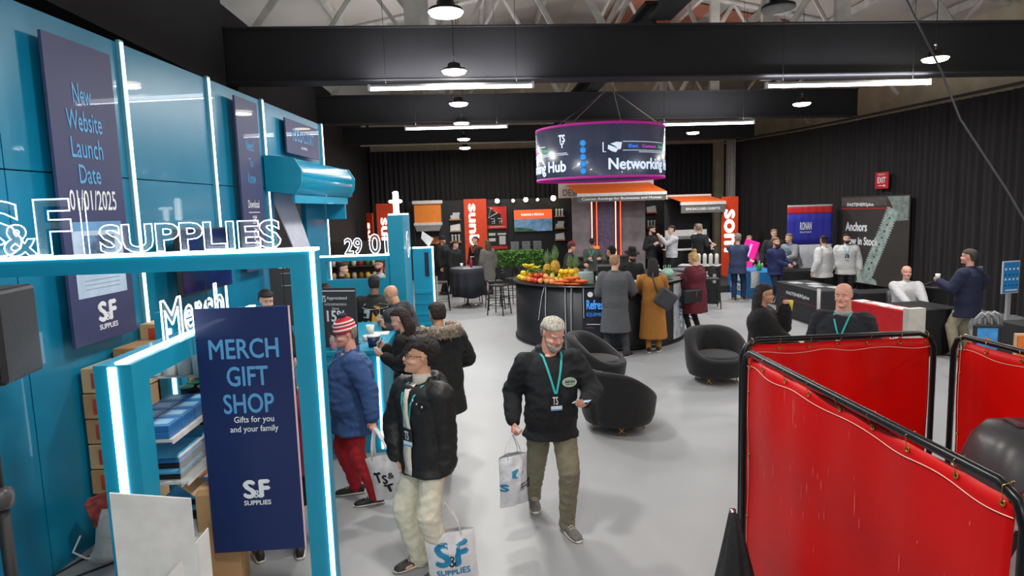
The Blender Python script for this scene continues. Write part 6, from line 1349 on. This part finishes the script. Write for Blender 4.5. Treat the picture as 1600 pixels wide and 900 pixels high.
def sf_print(b, fn, top, Hh):
    sf_logo(b, 0, top-Hh+.08, .24, blueink, 0, fn=fn, h=.24, mat2=blackink)
def mixed_print(b, fn, top, Hh):
    z = top-Hh; m = MB(); m.add([fn(x, 0, zz) for x, zz in ((-.04, z+.30), (.03, z+.32), (.06, z+.27), (.0, z+.24), (-.05, z+.25))], [(0, 1, 2, 3, 4)]); m.build('print_patch', blueink, b)
    text('print_letter', 'TST', blackink, .02, .14, z+.12, z+.20, b, 0, offset=.05, fn=fn, rot=3); text('print_letter', 'S', blueink, -.13, -.07, z+.14, z+.20, b, 0, offset=.05, fn=fn)
tote('white printed plastic bag carried by the man in the black hoodie', (.235, 4.93, .90), (.25, .40), yaw=R(25), print_fn=mixed_print, drop=.20, thick=.07, name='carrier_bag', mat=M('bag_plastic', 'd4d9df', .35, bump=.6, scale=14))

P = person('young man with glasses in a black puffer jacket and cream trousers looking left', (-.41, 4.55), rot=-42, hscale=1.08, H=1.74, girth=.98, skin='olive',
    feet=((-.30, 4.52, 0), (-.50, 4.66, 0), (-.1, -.3)), hands=((-.275, 4.48, .66), (-.60, 4.60, .87)), elbow=((.9, .5, .1), (-.5, .5, -.4)), head=(-38, -4, 0),
    top=dict(k='puffer', c='121315', g=.046, hem=.06, collar='hood', fold=.016, gloss=True, badge=.13), pants=dict(c='dad6c2', g=.028, cuff=1.3), shoes='3a3836',
    hair=('fringe', '1c1819'), glasses='rim', near=2, lanyard='27a3a3', grips=(.85, .35))
# open front of the jacket shows a cream turtleneck
m = MB(); pts = []
for z in (.50, .46, .40, .30, .20, .10, .0, -.10, -.14):
    w_ = .030+.02*(z < .3)
    pts += [P['front'](-w_+.0, z, .007), P['front'](w_*.6, z, .009), ]
m.add(pts, [(2*i, 2*i+1, 2*i+3, 2*i+2) for i in range(8)]); m.build('jumper_front', M('jumper_cream', 'd8d3c6', .85, bump=.3, scale=40), P['root'], True, solid=.004)
m = MB(); ell_loft(m, [(P['neck']+Vector((0, 0, -.03)), (.072, 0, 0), (0, .072, 0)), (P['neck']+Vector((0, 0, .015)), (.068, 0, 0), (0, .066, 0)), (P['neck']+Vector((0, 0, .055))+P['F']*.008, (.063, 0, 0), (0, .063, 0))]); m.build('turtleneck', M('jumper_cream', 'd8d3c6', .85), P['root'], True)
for q in range(3): MB().sphere(P['front'](.055+.035*q, .40-.02*q, .004), .010, 8, 6).build('snap_button', chrome, P['root'], True)
tote('white tote bag with blue logo carried by the young man in the puffer jacket', (-.275, 4.42, .60), (.36, .38), yaw=R(5), print_fn=sf_print, drop=.24, thick=.06, tilt=R(-4))

P = person('heavy man in a striped bobble hat, blue coat and red trousers', (-1.17, 5.92), rot=-72, H=1.68, girth=1.38, skin='pink',
    feet=((-.98, 5.74, 0), (-1.20, 5.98, 0), (-.1, -.2)), hands=((-.95, 5.58, .85), (-1.50, 5.72, 1.14)), elbow=((.5, .1, -.3), (.3, .3, -1)), head=(4, 10, 0), belly=.13,
    top=dict(k='coat', c='2c4a7a', g=.045, hem=.16, collar='high', fold=.02, badge=.20), pants=dict(c='9c1620', g=.018, cuff=.9), shoes='1c1b1d',
    hair=('buzz', '8b8078'), glasses='rim', hat=('stripe', 'c51f2c'), near=2, lanyard='2ba5ae', grips=(.9, .4))
tote('white tote bag with black lettering held by the man in the striped hat', (-.93, 5.54, .80), (.36, .38), yaw=R(-22), print_fn=ts_print, drop=.28, thick=.05, tilt=R(-14))

P = person('person in a black parka with a grey fur-trimmed hood standing behind the young man', (-.40, 6.58), rot=-150, H=1.72, girth=1.22, skin='tan', feet=((-.55, 6.55, 0), (-.36, 6.70, 0)), hands=((-.85, 6.75, 1.05), (-.25, 6.95, 1.0)),
    head=(-10, 10, 0), top=dict(k='coat', c='131416', g=.055, hem=.26, collar='hood', fold=.016), pants=dict(c='15161a', g=.02), hair=('short', '2a211f'), near=1)
m = MB(); fur = []
for q in range(900):
    a = random.uniform(-2.3, 2.3)+PI/2; rr = .15; b0 = P['T'](rr*math.cos(a)*1.15, .045+rr*math.sin(a)*1.0, .50+random.uniform(-.02, .05)); dr = (P['TB'] @ Vector((math.cos(a), math.sin(a), random.uniform(-.5, .6)))).normalized()
    ln = random.uniform(.06, .10); sd_ = dr.cross(Vector((0, 0, 1))).normalized()*.009; m.add([b0-sd_, b0+sd_, b0+dr*ln+Vector((0, 0, -.015))], [(0, 1, 2)])
    if q % 3 == 0: m.sphere(b0+dr*.015, .034, 6, 4)
o = m.build('fur_trim', M('fur_grey', '9a8d7f', .9, var=.35, scale=30), P['root'], False); o['kind'] = 'stuff'

P = person('woman with long dark hair in a black coat with a phone at the counter', (-.78, 6.95), rot=-100, H=1.62, girth=1.0, skin='light', fem=True, feet=((-.72, 6.85, 0), (-.80, 7.05, 0)), hands=((-.98, 6.72, 1.14), (-1.0, 6.98, 1.18)), elbow=((.2, 0, -1), (.2, .2, -1)),
    head=(6, 18, 0), top=dict(k='coat', c='121113', g=.04, hem=.30, collar='high'), pants=dict(c='131316', g=.012), hair=('long', '2c1d1b', .40), near=1)
phone('dark phone held up by the woman with long dark hair', (-1.06, 6.93, 1.24), R(-80), R(60))
MB().sphere(P['front'](.06, .22, .008), .018, 10, 6).build('round_button', M('button_silver', 'b8b0a0', .3, .5), P['root'], True)
tote('white tote bag with blue print on the shoulder of the woman at the counter', (-.78, 6.50, 1.02), (.32, .40), yaw=R(10), print_fn=sf_print, drop=.34, thick=.05)

P = person('bald man with glasses and blue collar leaning over the teal counter', (-.86, 8.35), rot=-118, H=1.76, girth=1.12, skin='tan', feet=((-.80, 8.25, 0), (-.72, 8.45, 0)), hands=((-1.15, 8.15, 1.19), (-1.18, 8.5, 1.18)), elbow=((0, 0, -1), (0, .2, -1)), lean=24, head=(0, 26, 0),
    top=dict(k='jacket', c='34363a', g=.04, hem=.08, collar='hood'), pants=dict(c='1d1e24'), hair=None, glasses='rim', near=1, beard=None, lanyard='2f7fd6')
m = MB(); 
for sx in (-1, 1):
    pts = []
    for z, w_ in ((.50, .055), (.44, .065), (.36, .07), (.28, .06)): pts += [P['front'](sx*.02, z, .008), P['front'](sx*(.02+w_), z, .008)]
    m.add(pts, [(2*i, 2*i+1, 2*i+3, 2*i+2) for i in range(3)])
m.build('blue_lapels', M('lapel_blue', '2a6fd0', .6), P['root'], False, solid=.006)

P = person('man seen from behind in a black hoodie with a bright graphic on the back', (-1.42, 9.15), rot=-172, H=1.78, girth=1.2, skin='dark', feet=((-1.52, 9.1, 0), (-1.32, 9.2, 0)), hands=((-1.62, 9.38, 1.15), (-1.15, 9.3, 1.1)), head=(0, 12, 0),
    top=dict(k='hoodie', c='15161a', g=.045, hem=.08, collar='high'), pants=dict(c='1a1b20'), hair=('buzz', '1d1714'), near=1)
def bpatch(name, pts, mat, ex=.007):
    v = [P['back'](x, z, ex) for x, z in pts]; m = MB(); c = sum(v, Vector())/len(v); m.add(v+[c], [(i, (i+1) % len(v), len(v)) for i in range(len(v))]); return m.build(name, mat, P['root'])
yl = M('print_gold', 'd8a02a', .6); gy = M('print_grey_white', 'b8b8b4', .6)
for nm, pts, mt in (('graphic', [(-.14, .33), (-.05, .35), (.0, .32), (.12, .35), (.15, .29), (.05, .27), (-.08, .28), (-.15, .29)], gy), ('graphic', [(-.05, .31), (.02, .32), (.04, .18), (.06, .05), (-.02, .0), (-.07, .08), (-.05, .2)], yl), ('graphic', [(.06, .28), (.13, .27), (.14, .16), (.08, .15)], gy), ('graphic', [(-.14, .25), (-.09, .26), (-.08, .10), (-.13, .12)], gy), ('graphic', [(-.15, .07), (-.08, .10), (.0, .0), (-.05, -.04), (-.13, .0)], yl), ('graphic', [(-.03, .06), (.04, .07), (.05, -.03), (-.02, -.04)], M('print_crimson', 'c02838', .6)), ('graphic', [(.07, .12), (.16, .11), (.15, .06), (.08, .07)], gy)): bpatch(nm, [(x*1.15, z+.075) for x, z in pts], mt)

person('man in a black skullcap standing left of the discount sign', (-2.05, 8.9), rot=70, H=1.70, skin='light', top=dict(k='sweater', c='dcd8d2'), pants=dict(c='17181c'), hair=('short', '2a211c'), hat=('kippah', '0f0f12'), head=(-8, 8, 0), near=1)
person('dark-haired man in a skullcap looking down behind the gift shop banner', (-2.60, 8.15), rot=28, H=1.74, skin='light', top=dict(k='shirt', c='1d1e22'), pants=dict(c='17181c'), hair=('short', '2c231e'), hat=('kippah', '141416'), beard='4a3a30', head=(5, 14, 0), near=1)
P = person('woman in a wine red cardigan and black skirt behind the gift shop banner', (-1.50, 4.93), rot=-160, H=1.58, girth=1.15, skin='light', fem=True, feet=((-1.74, 4.86, 0), (-1.44, 4.88, 0)), hands=((-1.95, 5.1, .95), (-1.25, 5.0, .80)),
    top=dict(k='sweater', c='7c1f3c', g=.035, hem=.12), pants=dict(c='121214', skirt=.42), legs_skin=True, shoes='2a2422', hair=('long', '3a2620', .25), near=1)
person('man with glasses glimpsed through the booth window, in black, leftmost', (-2.55, 12.6), rot=70, H=1.72, skin='light', top=dict(k='jacket', c='18191c'), hair=('short', '2a221c'), head=(10, 5, 0))
person('man with tan face and pale shirt glimpsed through the booth window', (-1.88, 12.9), rot=-20, H=1.74, skin='tan', top=dict(k='shirt', c='a9a6a8'), hair=('short', '2a221c'), beard='2c221c')
person('person in a red cap glimpsed through the booth window, rightmost', (-1.60, 12.3), rot=-70, H=1.70, skin='light', top=dict(k='jacket', c='22201f'), hair=('short', '6b4a30'), hat=('cap', 'b5202a'))

# ================================================================ people around the bar
P = person('bald man in a long grey overcoat seen from behind at the bar', (2.40, 11.18), rot=172, H=1.80, girth=1.18, skin='light', feet=((2.25, 11.15, 0), (2.56, 11.02, 0), (.2, -.6)), hands=((2.25, 11.5, 1.1), (2.75, 11.45, 1.05)),
    head=(-25, 6, 0), top=dict(k='coat', c='55565a', g=.04, hem=.42, collar='high'), pants=dict(c='34353a', g=.02), shoes='161618', hair=('buzz', 'a07a5c'), near=1)
P = person('woman in a long camel coat with a dark bag seen from behind at the bar', (3.12, 11.36), rot=165, H=1.68, girth=1.05, skin='light', fem=True, feet=((3.03, 11.32, 0), (3.22, 11.37, 0)), hands=((3.0, 11.8, 1.15), (3.4, 11.75, 1.1)),
    head=(10, 8, 0), top=dict(k='coat', c='a8702f', g=.05, hem=.58, collar='lapel'), pants=dict(c='9c7038', g=.010), shoes='1a1614', hair=('long', '221b1a', .42), near=1)
t = thing('shoulder_bag', 'dark grey bag slung on the back of the woman in the camel coat', 'bag', (3.28, 11.12, .98), R(-10)); MB().cbox((-.17, -.05, -.16), (.17, .05, .16), .04, mat=Matrix.Rotation(R(35), 4, 'Y')).build('bag_body', M('bag_grey', '3c3b40', .7, var=.1), t); MB().tube([(-.15, 0, .12), (-.22, .02, .38), (-.20, .12, .50), (-.05, .2, .45)], .014, 6).build('strap', M('bag_grey', '3c3b40', .7), t, True)
P = person('blond woman in a maroon quilted coat at the right of the bar', (4.20, 12.32), rot=-140, H=1.70, girth=1.35, skin='light', fem=True, feet=((4.12, 12.28, 0), (4.33, 12.36, 0), (.2, -.3)), hands=((3.85, 12.5, 1.0), (3.95, 12.75, 1.1)),
    head=(-5, 12, 0), top=dict(k='puffer', c='5e1526', g=.055, hem=.30, collar='high'), pants=dict(c='141518', g=.006), shoes='c9c4be', hair=('bun', 'c9a56a'), near=1)
t = thing('shoulder_bag', 'black handbag hanging at the side of the blond woman', 'bag', (4.08, 12.10, .88), R(15)); MB().cbox((-.20, -.05, -.15), (.20, .05, .13), .04).build('bag_body', M('bag_black', '1a1b1f', .5), t); MB().tube([(-.15, 0, .1), (-.1, .05, .42), (.08, .1, .42), (.16, 0, .1)], .012, 6).build('strap', M('bag_black', '1a1b1f', .5), t, True); MB().box((.05, -.055, -.02), (.07, -.05, .08)).build('clasp', chrome, t)
tote('white tote bag with a blue print hanging beside the blond woman', (3.80, 12.20, .82), (.30, .34), yaw=R(20), print_fn=sf_print, drop=.22, thick=.04)
person('man in a black wide hat standing inside the round bar', (2.98, 14.15), rot=-160, H=1.76, skin='olive', top=dict(k='coat', c='17181b'), hair=('short', '1c1816'), hat=('kippah', '0f1012'), head=(10, 5, 0), near=1)
person('bearded man with dark glasses in a black hat inside the round bar', (3.22, 13.35), rot=5, H=1.74, skin='light', top=dict(k='coat', c='17181c'), hair=('short', '1c1816'), beard='2a211c', glasses='shade', hat=('brim', '131315'), head=(0, 12, 0), near=1)
person('man in a black cap and olive jacket with a lanyard behind the bar', (3.30, 18.35), rot=-20, H=1.74, z0=0.0, girth=1.1, skin='pink', top=dict(k='jacket', c='4a5348'), hair=('short', '3a2e26'), hat=('cap', '1a1a1c'), lanyard='2bb5b8', head=(10, 18, 0), hands=((3.5, 18.1, 1.15), (3.15, 18.1, 1.15)), near=1)
person('person in a dark red knitted hat and black top behind the fruit', (2.42, 17.2), rot=100, H=1.72, skin='pink', top=dict(k='sweater', c='18181b'), hair=('short', '3a2e26'), hat=('beanie', '8a1a2a'), head=(0, 10, 0), lean=12, hands=((2.85, 17.1, 1.1), (2.8, 16.9, 1.1)), near=1)
person('bearded man in black standing by the red neon posts', (5.22, 19.2), rot=40, H=1.82, z0=.2, skin='light', top=dict(k='coat', c='191a1e'), hair=('short', '1d1816'), beard='221b18', hands=((5.45, 18.95, 1.4), (5.2, 18.9, 1.45)), head=(15, 8, 0), near=1)
person('man in a white shirt with hands raised beside the bearded man in black', (5.80, 19.05), rot=-70, H=1.80, z0=.2, girth=1.1, skin='light', top=dict(k='shirt', c='c9c9cc', hem=.02), pants=dict(c='16171b'), hair=('short', '2a221e'), hat=('kippah', '1a1a1e'), hands=((5.45, 18.95, 1.65), (5.5, 19.2, 1.62)), near=1)
person('grey-haired man in a black jacket gesturing at the small awning', (6.72, 19.3), rot=130, H=1.82, z0=.2, girth=1.2, skin='light', top=dict(k='jacket', c='1c1d20', hem=.16), pants=dict(c='1a1a1e'), hair=('short', '8a7f76'), hands=((7.2, 19.4, 1.35), (7.0, 19.15, 1.15)), near=1)
person('person in white behind the man in the black jacket', (7.0, 20.3), rot=-150, H=1.80, z0=.2, skin='light', top=dict(k='shirt', c='c4c4c6'), hair=('short', '5a4234'), hands=((7.1, 19.9, 1.25), (7.35, 20.0, 1.3)))
# rear left group
person('tall person in a bulky black coat and dark hood by the left stools', (-1.02, 20.6), rot=70, H=1.86, girth=1.4, skin='tan', top=dict(k='coat', c='141417', g=.06, hem=.4, collar='hood'), pants=dict(c='141417'), hat=('beanie', '17171a'))
person('person in a dark coat facing the rear table, left of the orange-scarfed man', (-.62, 20.0), rot=60, H=1.72, girth=1.1, skin='light', top=dict(k='coat', c='1a1b20', g=.05, hem=.3), hair=('short', '3a2a22'), head=(0, 10, 0))
person('man with brown hair and an orange scarf front behind the cloth-covered table', (.02, 20.9), rot=-40, H=1.80, skin='light', top=dict(k='jacket', c='2a2222'), hair=('short', '4a2e22'), lanyard='e06a2a', pants=dict(c='1a1a1e'))
person('woman with long brown hair in a grey coat behind the cloth-covered table', (.38, 20.1), rot=-150, H=1.70, fem=True, girth=1.1, skin='light', top=dict(k='coat', c='6a6864', g=.05, hem=.35), hair=('long', '5a4436', .4))

# ================================================================ people on the right
P = person('man in a navy jacket, jeans and grey cap with his back to us', (6.98, 17.05), rot=150, H=1.80, girth=1.15, skin='light', feet=((6.85, 16.95, 0), (7.12, 17.0, 0), (-.3, -.9)), hands=((7.3, 17.0, 1.05), (7.2, 17.4, 1.2)), top=dict(k='jacket', c='33415f', g=.04, hem=.14), pants=dict(c='1f2c4c', g=.02), shoes='8a6a44', hair=('short', '8a8078'), hat=('cap', '75706c'), near=1)
tote('pale grey tote bag on the arm of the man in the navy jacket', (7.33, 16.75, 1.0), (.30, .42), yaw=R(20), drop=.22, thick=.06, mat=M('tote_grey', 'b8bcc0', .7, bump=.3))
person('bearded man in a dark navy sweater facing us at the end of the blue table', (7.55, 16.08), rot=25, H=1.72, girth=1.15, skin='light', top=dict(k='sweater', c='232c5c', g=.035), pants=dict(c='1a2038'), hair=('short', '7a5a3e'), beard='5a3a28', hands=((7.95, 16.0, 1.05), (7.75, 15.88, 1.02)), near=1)
person('man in glasses and dark suit with a lanyard behind the dark case', (8.45, 18.1), rot=-15, H=1.84, girth=1.15, skin='light', top=dict(k='jacket', c='20242a', g=.035), pants=dict(c='1a1a1e'), hair=('short', '7a6a58'), glasses='rim', lanyard='5fb5c0', near=1)
person('older man in a light grey sweater leaning left over the black table', (8.72, 17.45), rot=-65, H=1.78, lean=24, girth=1.1, skin='light', top=dict(k='sweater', c='82868a', g=.035), pants=dict(c='3a3c42'), hair=('short', '6f655c'), hands=((8.3, 17.0, 1.08), (8.35, 17.3, 1.05)), near=1, lanyard='2b8fc0')
person('small figure in pink tones behind the pink neon board', (8.12, 19.0), rot=-20, H=1.62, skin='pink', top=dict(k='sweater', c='8a4a6a'), hair=('short', '9a7a60'))
person('bearded man in a white shirt with a black skullcap, seen from behind at the right', (8.62, 15.75), rot=-150, H=1.74, girth=1.3, skin='light', top=dict(k='shirt', c='cfcfd0', g=.045, hem=.14), pants=dict(c='141519'), hair=('short', '3a2c24'), beard='6a3f2c', hat=('kippah', '17171a'), head=(-35, 4, 0), near=1)
P = person('dark-bearded smiling man in white with a teal collar, beside the skullcap man', (9.32, 15.95), rot=-25, H=1.76, girth=1.25, skin='light', top=dict(k='shirt', c='cbcccd', g=.04, hem=.12), pants=dict(c='141519'), hair=('short', '1d1816'), beard='1f1815', lanyard='3fb0c8', near=1)
person('bald man in a white shirt seated behind the red counter', (8.0, 11.62), rot=-18, H=1.76, girth=1.25, skin='pink', pelvis=(8.02, 11.72, .54), feet=((8.1, 11.2, 0), (7.85, 11.15, 0)), hands=((8.1, 11.25, .62), (7.8, 11.22, .64)), top=dict(k='shirt', c='c9c9cb', g=.035), pants=dict(c='2a2c32'), hair=('rim', '9a8a7c'), near=1)
P = person('man in a navy suit jacket and khaki trousers holding a paper cup, back to us', (7.84, 9.95), rot=-152, H=1.78, girth=1.1, skin='pink', feet=((7.68, 9.95, 0), (7.95, 10.0, 0)), hands=((7.50, 10.15, 1.24), (8.15, 10.2, 1.0)), elbow=((-.3, -.2, -1), (.8, .2, -.4)), head=(10, 0, 0),
    top=dict(k='jacket', c='1e2440', g=.042, hem=.17, collar='lapel'), pants=dict(c='a39e86', g=.025), hair=('short', '4a4240'), near=1, grips=(.8, .4))
cup('paper coffee cup in the hand of the man in the navy suit', 7.49, 10.17, 1.26, .038, .10)
P = person('dark-haired woman in black drinking from a yellow cup', (3.36, 7.45), rot=62, H=1.66, girth=1.2, skin='tan', fem=True, hands=((3.60, 7.38, 1.38), (3.62, 7.15, .95)), elbow=((.1, .1, -1), (0, 0, -1)), head=(4, 2, 0), top=dict(k='coat', c='131214', g=.055, hem=.34, collar='high'), pants=dict(c='121214'), hair=('long', '201918', .30), glasses='rim', near=1, grips=(.9, .4))
tag_loc(MB().lathe([(.001, 0), (.028, 0), (.038, .12), (.001, .12)], n=14).build('drink_cup', M('cup_yellow', 'd8cc3a', .4), None, True), 'yellow cup in the hand of the woman in black', 'cup', (3.64, 7.36, 1.34))
P = person('bald heavy man in a dark sweater with a teal lanyard looking left', (3.76, 6.45), rot=-38, H=1.78, girth=1.25, skin='pink', head=(-6, 2, 0), lean=3, top=dict(k='sweater', c='1b1e26', g=.04, hem=.08), pants=dict(c='22242c'), hair=('rim', '8a8078'), lanyard='35b3bb', near=2, belly=.06, neckr=1.3)
m = MB(); ell_loft(m, [(P['neck']+Vector((0, 0, -.035)), (.095, 0, 0), (0, .09, 0)), (P['neck']+Vector((0, 0, .012)), (.078, 0, 0), (0, .074, 0))]); m.build('shirt_collar', M('collar_grey_shirt', '9a9ea0', .7), P['root'], True)
